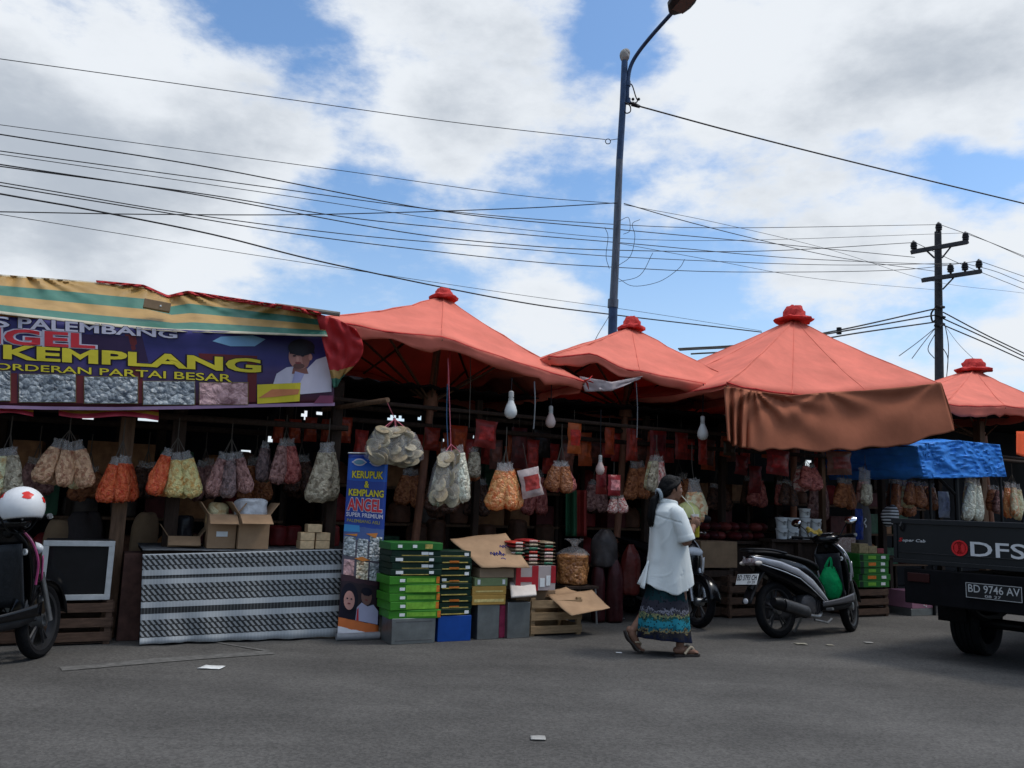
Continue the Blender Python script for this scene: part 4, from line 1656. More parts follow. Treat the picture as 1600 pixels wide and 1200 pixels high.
def build_hanging():
    t = .25
    bunch(14, 700, 772, 58, ['cream', 'peach', 'greyish'], t, 'bunch of beige cracker bags at the left edge above the white helmet', up=50)
    bunch(107, 692, 762, 96, ['peach', 'peach', 'peach', 'cream', 'peach'], t, 'widest bunch of peach and cream cracker bags right of the white helmet', up=45, film=.16)
    bunch(190, 714, 783, 66, ['redorange', 'redorange', 'redorange', 'redorange'], t, 'bunch of bright red orange cracker bags under the banner', up=60)
    bunch(276, 708, 777, 92, ['redorange', 'orange', 'yellow', 'yellow', 'yellow'], t, 'bunch of bags half orange and half yellow under the banner', up=55)
    bunch(360, 710, 774, 80, ['mauve', 'mauve', 'slate', 'mauve', 'mauve'], t + .1, 'bunch of dull mauve cracker bags above the open cardboard boxes', up=55)
    bunch(415, 695, 752, 34, ['slate', 'greyish'], t + .35, 'small dim bunch of grey bags between the mauve bunches', up=45)
    bunch(446, 688, 755, 56, ['mauve', 'slate', 'rose'], t + .3, 'dim pinkish bunch of bags left of the long grey bags', up=40)
    bunch(513, 698, 786, 62, ['greyish', 'greyish'], t, 'pair of long grey beige cracker bags hanging left of the roll-up poster', up=45, fat=1.1)
    for i, (x, w, y0, y1) in enumerate(((437, 17, 655, 692), (462, 20, 655, 692), (487, 20, 652, 690), (511, 17, 655, 690), (539, 24, 652, 692))):
        packet(x, y0, y1, w, .7, rgb(120, 42, 24), rgb(150, 60, 30), 'dim orange packet, %s of five in a row behind the banner end' % ['first from the left', 'second', 'third', 'fourth', 'fifth and brightest'][i])
    pink = M_['string_pink']
    bunch(616, 668, 724, 94, ['disc'] * 5, -.25, 'cluster of big pale round crackers with pink strings above the roll-up poster', up=30, string=pink, spread=.30, fat=1.7, top=W(605, 628, -.33))
    bunch(704, 704, 786, 80, ['disc', 'ivory', 'disc', 'ivory', 'ivory'], -.1, 'bunch of white round and stick crackers hanging right of the leaning pole', up=22, string=pink, film=.10, fat=1.5, top=W(700, 560, -.1))
    bunch(742, 700, 748, 32, ['greyish', 'brownish'], .5, 'small dim greenish bag behind the white stick crackers', up=30)
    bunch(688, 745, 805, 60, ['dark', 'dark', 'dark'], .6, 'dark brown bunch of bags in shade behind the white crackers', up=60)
    bunch(790, 727, 798, 74, ['orange', 'orange', 'orange', 'orange'], 0, 'bunch of bright orange cracker bags hanging above the cardboard sheet', up=60, fat=1.5)
    packet(825, 732, 777, 38, -.05, rgb(185, 165, 160), rgb(165, 60, 55), 'white packet with red print beside the bright orange cracker bags', tilt=R(-14), hang=40)
    bunch(877, 722, 768, 66, ['brownish', 'rose', 'brownish', 'rose'], .2, 'bunch of brown and pink cracker bags below the pinkish bulb', up=60)
    packet(761, 657, 700, 38, .35, rgb(130, 48, 44), rgb(165, 44, 40), 'red packet with clear edges high up left of the white bulb', tilt=R(4))
    packet(718, 665, 708, 28, .8, rgb(150, 56, 28), rgb(170, 70, 30), 'orange packet high up just right of the leaning pole')
    packet(676, 668, 704, 26, .8, rgb(110, 36, 26), rgb(130, 44, 30), 'dull red packet high up behind the big round crackers')
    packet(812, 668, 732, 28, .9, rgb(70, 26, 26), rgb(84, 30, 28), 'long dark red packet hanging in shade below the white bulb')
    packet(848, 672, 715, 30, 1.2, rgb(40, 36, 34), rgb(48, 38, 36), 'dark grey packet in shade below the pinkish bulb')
    packet(898, 660, 709, 25, .3, rgb(165, 80, 38), rgb(175, 42, 30), 'orange packet with a red face shape, right of the pinkish bulb')
    packet(953, 668, 710, 18, .6, rgb(150, 60, 30), rgb(160, 60, 30), 'narrow orange packet left of the second parasol pole')
    packet(988, 667, 720, 22, .5, rgb(120, 40, 30), rgb(150, 48, 34), 'tall dull red packet right of the second parasol pole')
    packet(1028, 668, 718, 32, .7, rgb(125, 34, 32), rgb(95, 34, 38), 'rounded red packet above the beige bunch behind the woman')
    packet(1065, 675, 718, 26, .6, rgb(112, 34, 28), rgb(140, 42, 34), 'dull red packet hanging left of the third bulb')
    packet(1098, 684, 726, 18, .5, rgb(140, 40, 30), rgb(160, 46, 34), 'narrow red packet hanging directly below the third bulb')
    packet(940, 728, 772, 20, .3, rgb(130, 44, 44), rgb(120, 36, 40), 'pink topped packet hanging in shade left of the boxed red packet')
    packet(960, 742, 774, 24, .1, rgb(140, 46, 50), rgb(205, 130, 130), 'small red packet with a pink square label left of the woman')
    bunch(962, 775, 802, 34, ['redwhite', 'rose', 'redwhite'], .2, 'small bunch of red and white bags just left of the woman', up=20)
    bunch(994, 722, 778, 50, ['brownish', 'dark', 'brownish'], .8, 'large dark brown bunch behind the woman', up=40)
    bunch(1026, 716, 768, 54, ['greyish', 'cream', 'redwhite', 'greyish'], .3, 'beige bunch of bags right above the woman head', up=36)
    bunch(1081, 752, 818, 40, ['chips'], .15, 'large clear bag of orange and white crisps above the pale green helmet', name='crisp_bag', up=60, film=.28, fat=1.45)
    for x, y0, y1, w, tt, a, b, tl, lab in (
            (1216, 703, 742, 48, -.1, (120, 36, 38), (150, 40, 40), .06, 'wide red packet with clear edges under the brown cloth'),
            (1310, 705, 742, 56, -.1, (110, 70, 58), (120, 44, 40), -.05, 'wide brown and red packet under the right half of the brown cloth'),
            (1160, 712, 742, 26, .4, (90, 26, 28), (110, 30, 30), .1, 'dim red packet under the left folds of the brown cloth'),
            (1180, 728, 770, 26, .5, (95, 24, 26), (110, 30, 30), .0, 'dark red packet in shade below the wide red packet'),
            (1140, 690, 712, 26, .6, (70, 60, 44), (64, 50, 40), .0, 'dim brownish packet at the left edge of the brown cloth')):
        packet(x, y0, y1, w, tt, rgb(*a), rgb(*b), lab, tilt=tl)
    bunch(1258, 728, 766, 56, ['rose', 'redwhite', 'rose'], .1, 'red mesh-like bunch of bags left of the wide brown packet', up=24, film=.1)
    bunch(1318, 750, 794, 50, ['brownish', 'dark', 'brownish'], .3, 'dim brown bunch below the wide brown and red packet', up=40)
    bunch(1352, 735, 790, 34, ['greyish', 'mauve'], .0, 'shiny clear grey bag hanging at the right end of the brown cloth', up=24, film=.4)
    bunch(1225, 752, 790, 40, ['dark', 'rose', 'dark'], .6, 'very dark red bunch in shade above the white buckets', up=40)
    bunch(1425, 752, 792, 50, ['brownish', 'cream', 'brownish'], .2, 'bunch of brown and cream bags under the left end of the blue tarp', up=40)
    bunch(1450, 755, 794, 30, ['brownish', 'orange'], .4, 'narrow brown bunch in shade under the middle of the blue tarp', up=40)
    packet(1474, 768, 808, 26, .1, rgb(120, 125, 140), rgb(105, 110, 130), 'pale bluish bag hanging left of the post under the blue tarp')
    bunch(1521, 748, 812, 62, ['ivory', 'cream', 'ivory', 'mauve'], -.1, 'bunch of pale cracker bags right of the post under the blue tarp', up=30)
    bunch(1582, 755, 808, 54, ['chips', 'orange', 'cream', 'chips'], -.1, 'orange and cream bunch of bags at the right edge of the photo', up=30)
    bunch(1556, 760, 800, 34, ['mauve', 'brownish'], .4, 'dim brown bunch between the two pale bunches at the far right', up=30)

    wg = mat('bulb_white', (.62, .62, .60), .3, .03)
    pg = mat('bulb_pink', (.55, .42, .38), .3, .03)
    bulb(799, 611, 655, -.2, 'whitest unlit light bulb hanging under the first parasol', 590, wg)
    bulb(861, 634, 669, .0, 'pinkish unlit light bulb hanging under the right side of the first parasol', 598, pg)
    bulb(1098, 650, 688, -.1, 'unlit white light bulb hanging left of the brown cloth', 600, wg)
    bulb(938, 711, 742, .1, 'dim pinkish bulb hanging lowest of all, left of the woman', 640, pg)
    gw = mat('grey_cord', (.17, .175, .185), .6)
    hang_cord([(835, 596), (836, 630), (834, 666), (833, 670)], -.2, 'pale hanging tube between the two bulbs under the first parasol', gw, .007)
    hang_cord([(994, 598), (996, 640), (995, 684)], .0, 'pale hanging cord right of the second parasol pole', gw, .006)
    hang_cord([(735, 548), (735, 600), (733, 668)], .1, 'thin dark cord hanging right of the leaning pole', M_['string'], .004)
    hang_cord([(699, 600), (698, 650), (700, 700)], .1, 'thin blue cord above the white round crackers', mat('blue_cord', (.08, .16, .28)), .005)


# ================================================================== boxes and sacks
def carton(x0, x1, y0, y1, t, dep, m, label, cat='box', name='carton', group=None, z0=None, stickers=(), bands=(), flaps=False, rot=0.0, z1=None, inset=0.0):
    xm = (x0 + x1) / 2
    sa, _ = SZ(x0, (y0 + y1) / 2, t)
    sb, _ = SZ(x1, (y0 + y1) / 2, t)
    za = SZ(xm, y1, t)[1] if z0 is None else z0
    zb = SZ(xm, y0, t)[1] if z1 is None else z1
    mid, hw = (sa + sb) / 2, abs(sb - sa) / 2
    if group and not rot:                                # nobody stacks cartons perfectly square
        rot = .05 * math.sin(x0 * 12.9 + y0 * 7.7)
    M = Matrix.Translation(SW(mid, t, za)) @ Matrix.Rotation(UA + rot, 4, 'Z')
    root = thing(name, label, cat, M=M, group=group)
    h = zb - za
    mb = MB()
    if flaps:
        w = .006
        for a, b, c_, d in ((-hw, hw, 0, w), (-hw, hw, dep - w, dep), (-hw, -hw + w, w, dep - w), (hw - w, hw, w, dep - w)):
            mb.box(a, b, c_, d, 0, h, m)
        mb.box(-hw + w, hw - w, w, dep - w, 0.002, .01, m)
    else:
        mb.box(-hw, hw, 0, dep, 0, h, m)
    mb.build('box_body', root, world=False, bevel=.004)
    if flaps:
        for k, (ang, L) in enumerate(((R(118), .45), (R(-125), .4))):
            fb = MB()
            yb = 0 if k == 0 else dep
            q = Matrix.Translation((0, yb, h)) @ Matrix.Rotation(ang if k == 0 else ang, 4, 'X')
            fb.box(-hw, hw, -.003, .003, 0, dep * L, m, q)
            fb.build('flap', root, world=False)
        for sgn in (-1, 1):
            fb = MB()
            q = Matrix.Translation((sgn * hw, 0, h)) @ Matrix.Rotation(sgn * R(35), 4, 'Y')
            fb.box(-.003, .003, .01, dep - .01, 0, dep * .35, m, q)
            fb.build('flap', root, world=False)
    for (u0, u1, v0, v1, mm_) in bands:
        b = MB()
        b.box(-hw + 2 * hw * u0, -hw + 2 * hw * u1, -.0025, .003, h * v0, h * v1, mm_)
        b.build('printed_band', root, world=False)
    for (u0, u1, v0, v1) in stickers:
        b = MB()
        b.box(-hw + 2 * hw * u0, -hw + 2 * hw * u1, -.005, .002, h * v0, h * v1, M_['white'])
        b.build('sticker', root, world=False)
    return root


ORD = ['lowest', 'second from the bottom', 'third from the bottom', 'fourth from the bottom', 'fifth from the bottom', 'sixth from the bottom', 'seventh from the bottom', 'eighth from the bottom', 'ninth from the bottom', 'tenth from the bottom', 'eleventh from the bottom']


def sack(cx, y0, y1, w, t, m, label, z0=None, name='sack', cat='sack', tie=False, seed=1, group=None, fat=.8, pinch=.5):
    mp = MPP(cx, y1, t)
    za = SZ(cx, y1, t)[1] if z0 is None else z0
    zb = SZ(cx, y0, t)[1]
    s, _ = SZ(cx, (y0 + y1) / 2, t)
    c = SW(s, t + .2, za)
    hw, h = w * mp / 2, zb - za
    prof = [(0, .8), (.03, .95), (.15, 1.0), (.35, .98), (.55, 1.0), (.75, .94), (.9, pinch + .22), (.96, pinch), (1.0, pinch * .9 if not tie else .12)]
    mb = MB()
    rings = []
    for v, r in prof:
        rg = []
        for j in range(22):
            th = 2 * PI * j / 22
            k = 1 + .20 * nz((math.cos(th) * 1.5, math.sin(th) * 1.5, v * 3), 1.2, seed) + .12 * nz((math.cos(th) * 5, math.sin(th) * 5, v * 5), 1.2, seed) + .04 * math.sin(8 * th + 5 * v + seed)
            rg.append(c + U * (hw * r * k * math.cos(th)) + N * (hw * fat * r * k * math.sin(th)) + Vector((0, 0, h * v + .04 * h * nz((th, v, 1), 1.4, seed))))
        rings.append(rg)
    mb.loft(rings, m)
    return tag(mb.build(name, subsurf=1), label, cat, group)


def crate(x0, x1, y0, y1, t, dep, label, rows=3, m=None, z0=0.0, z1=None, group=None, rot=0.0, name='wooden_crate'):
    m = m or M_['wood_pale']
    sa, _ = SZ(x0, (y0 + y1) / 2, t)
    sb, _ = SZ(x1, (y0 + y1) / 2, t)
    zb = SZ((x0 + x1) / 2, y0, t)[1] if z1 is None else z1
    hw, h = abs(sb - sa) / 2, zb - z0
    root = thing(name, label, 'crate', M=Matrix.Translation(SW((sa + sb) / 2, t, z0)) @ Matrix.Rotation(UA + rot, 4, 'Z'), group=group)
    for x in (-hw, hw - .05):
        for y in (.012, dep - .05):
            b = MB()
            b.box(x, x + .05, y, y + .04, 0, h, m)
            b.build('corner_post', root, world=False, bevel=.003)
    rng = random.Random(int(x0))
    sh = h / rows
    for k in range(rows):
        zz = k * sh + .02 + rng.uniform(0, .01)
        zt = zz + sh * .62
        for (a, b_, c_, d) in ((-hw, hw, 0, .0115), (-hw, hw, dep - .0095, dep + .002), (-hw - .0125, -hw - .0005, .013, dep - .01), (hw + .0005, hw + .0125, .013, dep - .01)):
            b = MB()
            b.box(a, b_, c_, d, zz, zt, m)
            b.build('slat', root, world=False, bevel=.002)
    b = MB()
    b.box(-hw + .051, hw - .051, .0125, dep - .0105, .012, .02, M_['wood_dark'])
    b.build('bottom_board', root, world=False)
    return root


def sheet_of_card(poly, t_of, m, label, name='cardboard_sheet', writing=None, thick=.006):
    """a loose piece of cardboard given by its corners (photo point, depth behind the stall line)"""
    P = [W(x, y, t) for (x, y), t in zip(poly, t_of)]
    f = lambda u, v: (P[0] * (1 - u) + P[1] * u) * (1 - v) + (P[3] * (1 - u) + P[2] * u) * v + Vector((0, 0, .012 * nz((u * 3, v * 3, 0), 1, poly[0][0])))
    mb = MB()
    mb.sheet(f, 14, 10, m)
    root = mb.build(name, solid=thick, smooth=True)
    tag(root, label, 'cardboard')
    if writing:
        nn = (P[1] - P[0]).cross(P[3] - P[0]).normalized()
        if nn.dot(CO - P[0]) < 0:
            nn = -nn
        b = MB()
        for st in writing:
            b.tube([f(u, v) + nn * .006 for u, v in st], .004, mat('blue_ink', rgb(40, 45, 120), .6), 4, smooth_k=4)
        b.build('handwriting', root)
    return root


def table(x0, x1, ytop, t0, dep, label, m=None, name='wooden_table'):
    m = m or M_['wood_dark']
    sa, z = SZ(x0, ytop, t0)
    sb, _ = SZ(x1, ytop, t0)
    z = SZ((x0 + x1) / 2, ytop, t0)[1]
    root = thing(name, label, 'table', SW((sa + sb) / 2, t0, 0), UA)
    b = MB()
    b.fbox(sa, sb, t0, t0 + dep, z - .04, z, m)
    b.build('tabletop', root, bevel=.004)
    for s in (sa + .06, (sa + sb) / 2, sb - .06):
        for tt in (t0 + .06, t0 + dep - .06):
            b = MB()
            b.fbox(s - .03, s + .03, tt - .03, tt + .03, 0, z - .041, m)
            b.build('leg', root)
    b = MB()
    b.fbox(sa + .1, sb - .1, t0 + .1, t0 + .12, .05, z - .06, M_['wood_dark'])
    b.build('skirt_board', root)
    return root, z


def cloth_pattern():
    m = bpy.data.materials.new('woven_cloth')
    m.use_nodes = True
    n, L = m.node_tree.nodes, m.node_tree.links
    p = n['Principled BSDF']
    p.inputs['Roughness'].default_value = .8
    p.inputs['Specular IOR Level'].default_value = .2
    tc = n.new('ShaderNodeTexCoord')
    sp = n.new('ShaderNodeSeparateXYZ')
    L.new(tc.outputs['UV'], sp.inputs[0])

    def mt(op, a, b=0.0, c=0.0):
        q = n.new('ShaderNodeMath')
        q.operation = op
        for i, v in enumerate((a, b, c)):
            if hasattr(v, 'is_linked'):
                L.new(v, q.inputs[i])
            else:
                q.inputs[i].default_value = v
        return q.outputs[0]
    u, v = sp.outputs[0], sp.outputs[1]

    def ramp(stops):
        r = n.new('ShaderNodeValToRGB')
        r.color_ramp.interpolation = 'CONSTANT'
        while len(r.color_ramp.elements) < len(stops):
            r.color_ramp.elements.new(1.0)
        for e, (pos, c) in zip(r.color_ramp.elements, stops):
            e.position = pos
            e.color = (c, c, c, 1)
        L.new(v, r.inputs[0])
        return r.outputs[0]
    # v from the hem (0) to the table edge (1): 1 = hatch rows, else plain bands
    hatch = ramp([(0, 0), (.06, 1), (.26, 0), (.46, 1), (.66, 0), (.82, 1), (.985, 0)])
    plain = ramp([(0, .40), (.26, .40), (.325, .03), (.395, .40), (.66, .38), (.715, .05), (.735, .02), (.755, .38)])
    rows = mt('MULTIPLY', v, 15.0)
    tri = mt('FRACT', rows)
    ph = mt('FRACT', mt('ADD', mt('MULTIPLY', u, 36.0), mt('MULTIPLY', mt('FRACT', rows), .85)))
    on = mt('MULTIPLY', mt('GREATER_THAN', ph, .50), mt('GREATER_THAN', tri, .14))
    hv = mt('MULTIPLY_ADD', on, .25, .030)
    # small marks inside the dark band
    mark = mt('MULTIPLY', mt('LESS_THAN', mt('FRACT', mt('MULTIPLY', u, 60.0)), .3), .05)
    mx = n.new('ShaderNodeMix')
    L.new(hatch, mx.inputs[0])
    L.new(mt('ADD', plain, mark), mx.inputs[2])
    L.new(hv, mx.inputs[3])
    nzz = n.new('ShaderNodeTexNoise')
    nzz.inputs['Scale'].default_value = 300
    L.new(tc.outputs['UV'], nzz.inputs['Vector'])
    val = mt('MULTIPLY', mx.outputs[0], mt('MULTIPLY_ADD', nzz.outputs['Fac'], .5, .75))
    cb = n.new('ShaderNodeCombineColor')
    for i, k in enumerate((.94, .98, 1.0)):
        L.new(mt('MULTIPLY', val, k), cb.inputs[i])
    L.new(cb.outputs[0], p.inputs['Base Color'])
    return m


def build_left_goods():
    # counter and its cloth
    root, zt = table(226, 531, 861, .06, 1.1, 'wooden counter table hidden under the black and white patterned cloth', M_['wood_dark'], 'counter_table')
    mb = MB()

    def f(u, v):
        x = lerp(lerp(218, 223, v), lerp(529, 536, v), u)
        y = lerp(lerp(1006, 989, u), lerp(866, 858, u), v)
        fold = .018 * math.sin(u * 31 + .8 * math.sin(v * 4)) * (1 - v) + .03 * nz((u * 7, v * 2.5, 0), 1, 4) * (1 - .6 * v)
        p = W(x, y, -.01 - .05 * (1 - v) + fold)
        if v == 0:
            p.z = .015 + .02 * abs(nz((u * 9, 0, 0), 1, 6))
        return p
    mb.sheet(f, 90, 30, cloth_pattern())
    a, _ = SZ(223, 862, 0)
    b, _ = SZ(536, 858, 0)
    cl = mb.build('tablecloth', solid=.003)
    tag(cl, 'black and white woven cloth with zigzag bands covering the counter front', 'tablecloth')
    mb = MB()
    mb.sheet(lambda u, v: SW(lerp(a, b, u), -.01 + 1.1 * v, zt + .008 + .006 * nz((u * 9, v * 9, 0), 1, 2)), 30, 8, mat('cloth_top', (.10, .105, .11), .8, .8, 22))
    mb.build('cloth_top', cl, solid=.003)
    zt += .014
    # goods on the counter
    carton(262, 312, 838, 858, .35, .35, M_['card_dark'], 'low open cardboard box holding a black bag at the left of the counter', z0=zt, flaps=True, group='cardboard boxes on the counter')
    sack(291, 806, 846, 30, .38, mat('black_film', (.02, .02, .024), .25, .3, 9, .6, 12), 'black plastic bag sitting in the low box on the counter', z0=zt + .03, name='plastic_bag', cat='bag', pinch=.7)
    carton(325, 369, 804, 858, .18, .38, M_['card'], 'tall brown cardboard box in the middle of the counter with small bags on top', z0=zt, flaps=True, group='cardboard boxes on the counter', stickers=((.3, .7, .35, .5),))
    carton(373, 421, 804, 858, .12, .38, M_['card'], 'tall brown cardboard box with a white plastic bag bulging out of it', z0=zt, flaps=True, group='cardboard boxes on the counter')
    sack(397, 779, 812, 52, .14, mat('white_film', (.55, .56, .58), .3, .25, 12, .7, 14), 'crumpled white plastic bag bulging from the right cardboard box', z0=SZ(397, 822, .14)[1], name='plastic_bag', cat='bag', seed=4, pinch=.8)
    sack(345, 785, 812, 34, .22, bag_mesh('cream').materials[1], 'cream cracker bag standing in the middle cardboard box', z0=SZ(345, 822, .2)[1], name='cracker_bag', cat='cracker bag', seed=6, pinch=.6)
    for i, (x, y0, y1) in enumerate(((480, 845, 857), (504, 846, 857), (481, 832, 845), (505, 833, 846), (492, 822, 834))):
        carton(x - 11, x + 11, y0, y1, .2 + .02 * (i % 2), .16, mat('beige_pack', rgb(205, 178, 140), .6, .25, 20), 'beige paper pack, %s of the small pile at the right end of the counter' % ['bottom left', 'bottom right', 'middle left', 'middle right', 'top'][i], 'pack', 'paper_pack', 'beige packs on the counter', z0=zt + (0, 0, 1, 1, 2)[i] * .078, z1=zt + (1, 1, 2, 2, 3)[i] * .078 - .003)
    for i, (x, w) in enumerate(((440, 30), (464, 28), (528, 22))):
        sack(x, 822, 858, w, .5, mat('dark_red_sack', rgb(95, 28, 28), .5, .3, 9, .4, 14), ['dull red sack at the back of the counter beside the white bag', 'dull red sack at the back of the counter, nearer the beige packs', 'dull red sack behind the roll-up poster'][i], z0=zt, seed=i + 3, pinch=.75, group='red sacks on the counter')
    for i, (x, w, y0) in enumerate(((228, 44, 800), (130, 60, 800), (92, 46, 812))):
        sack(x, y0, 862, w, 1.1, M_['card_dark'] if i != 1 else mat('dark_goods', (.05, .04, .04), .8), ['dark brown sack standing behind the left end of the counter', 'dark sack behind the white framed cabinet', 'small dark brown sack behind the white helmet'][i], z0=.0, seed=i + 13, pinch=.7)
    # glass fronted cabinet with white frame, on plank crates
    t = .12
    sa, _ = SZ(63, 890, t)
    sb, _ = SZ(176, 890, t)
    z0, z1 = SZ(120, 938, t)[1], SZ(120, 845, t)[1]
    root = thing('glass_cabinet', 'dark glass cabinet with a white frame standing on planks beside the counter', 'cabinet', SW((sa + sb) / 2, t, z0), UA)
    w = .045
    mb = MB()
    for a, b, c_, d in ((sa, sb, z1 - w, z1), (sa, sb, z0, z0 + w), (sa, sa + w, z0 + w, z1 - w), (sb - w, sb, z0 + w, z1 - w)):
        mb.fbox(a, b, t, t + .04, c_, d, mat('white_frame', (.42, .43, .43), .5, .15, 12))
    mb.build('frame', root, bevel=.003)
    mb = MB()
    mb.fbox(sa + .01, sb - .01, t + .042, t + .45, z0 + .001, z1 - .002, mat('cabinet_dark', (.03, .027, .025), .7))
    mb.build('case', root)
    mb = MB()
    mb.fbox(sa + w - .005, sb - w + .005, t + .018, t + .024, z0 + w - .005, z1 - w + .005, mat('dark_glass', (.012, .012, .013), .08, .1))
    mb.build('pane', root)
    crate(70, 174, 938, 1006, t - .02, .5, 'brown plank crate under the white framed cabinet', 3, M_['wood_crate'], z1=z0 - .003)
    crate(-90, 40, 930, 1012, .2, .5, 'brown plank crate behind the motorbike rider at the left edge', 3, M_['wood_crate'])
    mb = MB()
    sx, _ = SZ(205, 940, .25)
    mb.fbox(sx - .09, sx + .09, .25, .62, 0, SZ(205, 865, .25)[1], mat('red_brown_panel', (.07, .035, .028), .8, .4))
    tag(mb.build('side_board', bevel=.004), 'dark red brown board between the cabinet post and the cloth', 'board')


def build_poster():
    # upright roll-up poster leaning back slightly
    t0 = TG(568, 1000)
    tl, tr, br, bl = (545, 708), (607, 709), (590, 1006), (527, 992)
    tb = TG(560, 1000)

    def f(x, y, k=0.0):            # photo point on the poster's plane
        v = (y - 706) / (1000 - 706)
        return W(x, y, lerp(tb + .10, tb, v) - k)

    def q(u, v, k=0.0):            # v from the foot (0) to the top (1)
        a = Vector(bl) * (1 - u) + Vector(br) * u
        b = Vector(tl) * (1 - u) + Vector(tr) * u
        e = a * (1 - v) + b * v
        return f(e.x, e.y, k)
    base = q(.5, 0)
    root = thing('rollup_poster', 'upright blue roll-up poster for crackers standing at the right end of the counter', 'poster', (base.x, base.y, 0))
    ink = lambda nm, c: mat(nm, c, .4, .06, 5)
    pr = ramp_mat('poster_print', [(0, rgb(225, 222, 225)), (.045, rgb(205, 110, 55)), (.095, rgb(38, 24, 34)), (.30, rgb(58, 34, 44)), (.335, rgb(90, 85, 95)), (.53, rgb(70, 90, 140)), (.60, rgb(32, 60, 140)), (.85, rgb(30, 82, 170)), (.97, rgb(24, 50, 130))], 'V', .35, .05, .02, .05, 8, 5)
    mb = MB()
    mb.sheet(lambda u, v: q(u, v), 10, 40, pr)
    mb.build('printed_sheet', root, solid=.003)
    yel, wh, rd, dk = ink('ink_yellow', rgb(225, 205, 50)), ink('ink_white', rgb(205, 200, 215)), ink('ink_red', rgb(205, 45, 55)), ink('ink_dark', rgb(40, 25, 35))

    def wr(txt, u0, u1, v0, v1, m, om=None, bold=.03, ob=.03):
        mb = MB()
        if om:
            mb.text(txt, u0, u1, v0, v1, lambda u, v: q(u, v, .005), om, bold + ob, ref=bold)
        mb.text(txt, u0, u1, v0, v1, lambda u, v: q(u, v, .009), m, bold, ref=bold)
        mb.build('lettering', root, smooth=False)
    wr('KERUPUK', .12, .90, .865, .905, yel, dk)
    wr('&', .44, .56, .815, .852, yel, dk)
    wr('KEMPLANG', .06, .94, .768, .806, yel, dk)
    wr('ANGEL', .05, .92, .688, .757, rd, wh, .03, .045)
    wr('SUPER PREMIUM', .03, .95, .655, .678, wh, None, .02)
    wr('PALEMBANG ASLI', .06, .88, .625, .642, ink('ink_olive', rgb(150, 140, 60)), None, .01)
    mb = MB()
    for cu in (.28, .72):                                   # two small oval emblems
        for rx, ry, m, k in ((.155, .020, wh, .005), (.125, .013, ink('ink_teal', rgb(96, 136, 160)), .008)):
            mb.flat([(cu + rx * math.cos(2 * PI * i / 18) * (1 if abs(math.sin(2 * PI * i / 18)) > .3 else 1.25), .952 + ry * math.sin(2 * PI * i / 18)) for i in range(18)], lambda u, v: q(u, v, k), m)
    mb.build('emblem', root, smooth=False)
    g1, g2 = crisp_mat('poster_crackers', rgb(90, 100, 105), rgb(190, 195, 195), 42), crisp_mat('poster_crackers_warm', rgb(150, 120, 90), rgb(215, 205, 180), 36)
    for i, (u0, u1, v0, v1, m) in enumerate(((.02, .31, .44, .545, g1), (.36, .62, .43, .54, g1), (.66, .97, .43, .56, g1), (.05, .31, .335, .42, crisp_mat('print_crackers_pink', (0, 0, 0), (0, 0, 0))), (.37, .66, .325, .42, g2), (.70, .97, .325, .42, g1))):
        mb = MB()
        mb.sheet(lambda u, v: q(lerp(u0, u1, u), lerp(v0, v1, v), .005), 5, 5, m)
        mb.build('printed_photo', root, smooth=False)
    for pts in ([(.0, .555), (.35, .565), (.33, .55)], [(.30, .43), (.5, .445), (.7, .43), (.5, .42)], [(.55, .57), (.85, .58), (.8, .55)]):
        mb = MB()
        mb.flat(pts, lambda u, v: q(u, v, .007), ink('print_flame', rgb(190, 120, 60)))
        mb.build('printed_flame', root, smooth=False)
    mb = MB()
    mb.flat([(.0, .57), (.4, .575), (.38, .61), (.0, .61)], lambda u, v: q(u, v, .004), ink('print_sea', rgb(60, 130, 180)))
    mb.build('printed_sea', root, smooth=False)
    # two people printed at the bottom
    mb = MB()
    def ov(cu, cv, ru, rv, m, k):
        mb.flat([(cu + ru * math.cos(2 * PI * i / 20), cv + rv * math.sin(2 * PI * i / 20)) for i in range(20)], lambda u, v: q(u, v, k), m)
    navy, sk1, sk2, sht = ink('print_navy', rgb(20, 18, 34)), ink('print_face', rgb(185, 135, 125)), ink('print_face_dark', rgb(115, 85, 78)), ink('print_shirt', rgb(165, 165, 190))
    ov(.24, .21, .22, .085, navy, .004)
    mb.flat([(.02, .10), (.45, .10), (.42, .18), (.30, .24), (.05, .22)], lambda u, v: q(u, v, .004), navy)
    ov(.24, .20, .135, .052, sk1, .007)
    mb.flat([(.42, .10), (.97, .10), (.97, .17), (.84, .20), (.70, .185), (.55, .20), (.44, .17)], lambda u, v: q(u, v, .005), sht)
    ov(.66, .235, .13, .045, sk2, .007)
    ov(.66, .262, .135, .022, navy, .009)
    mb.flat([(.44, .10), (.50, .10), (.48, .17), (.45, .16)], lambda u, v: q(u, v, .008), rd)
    for cu, cv, dd in ((.24, .205, .05), (.66, .24, .045)):
        for sg in (-1, 1):
            ov(cu + sg * dd, cv + .004, .022, .004, navy, .010)
        ov(cu, cv - .022, .04, .004, ink('print_lip', rgb(120, 60, 60)), .010)
    mb.build('printed_portrait', root, smooth=False)
    mb = MB()
    mb.tube([q(-.02, 1.0), q(1.02, 1.0)], .010, M_['steel'], 8)
    mb.build('top_rail', root)
    mb = MB()
    p0, p1 = q(-.02, 0), q(1.03, 0)
    mb.tube([Vector((p0.x, p0.y, .035)), Vector((p1.x, p1.y, .035))], .034, mat('stand_grey', (.25, .25, .26), .5), 10)
    mb.build('stand_base', root)
    mb = MB()
    mb.tube([q(.5, 0, -.03), q(.5, 1, -.03)], .008, M_['steel'], 6)
    mb.build('support_rod', root)


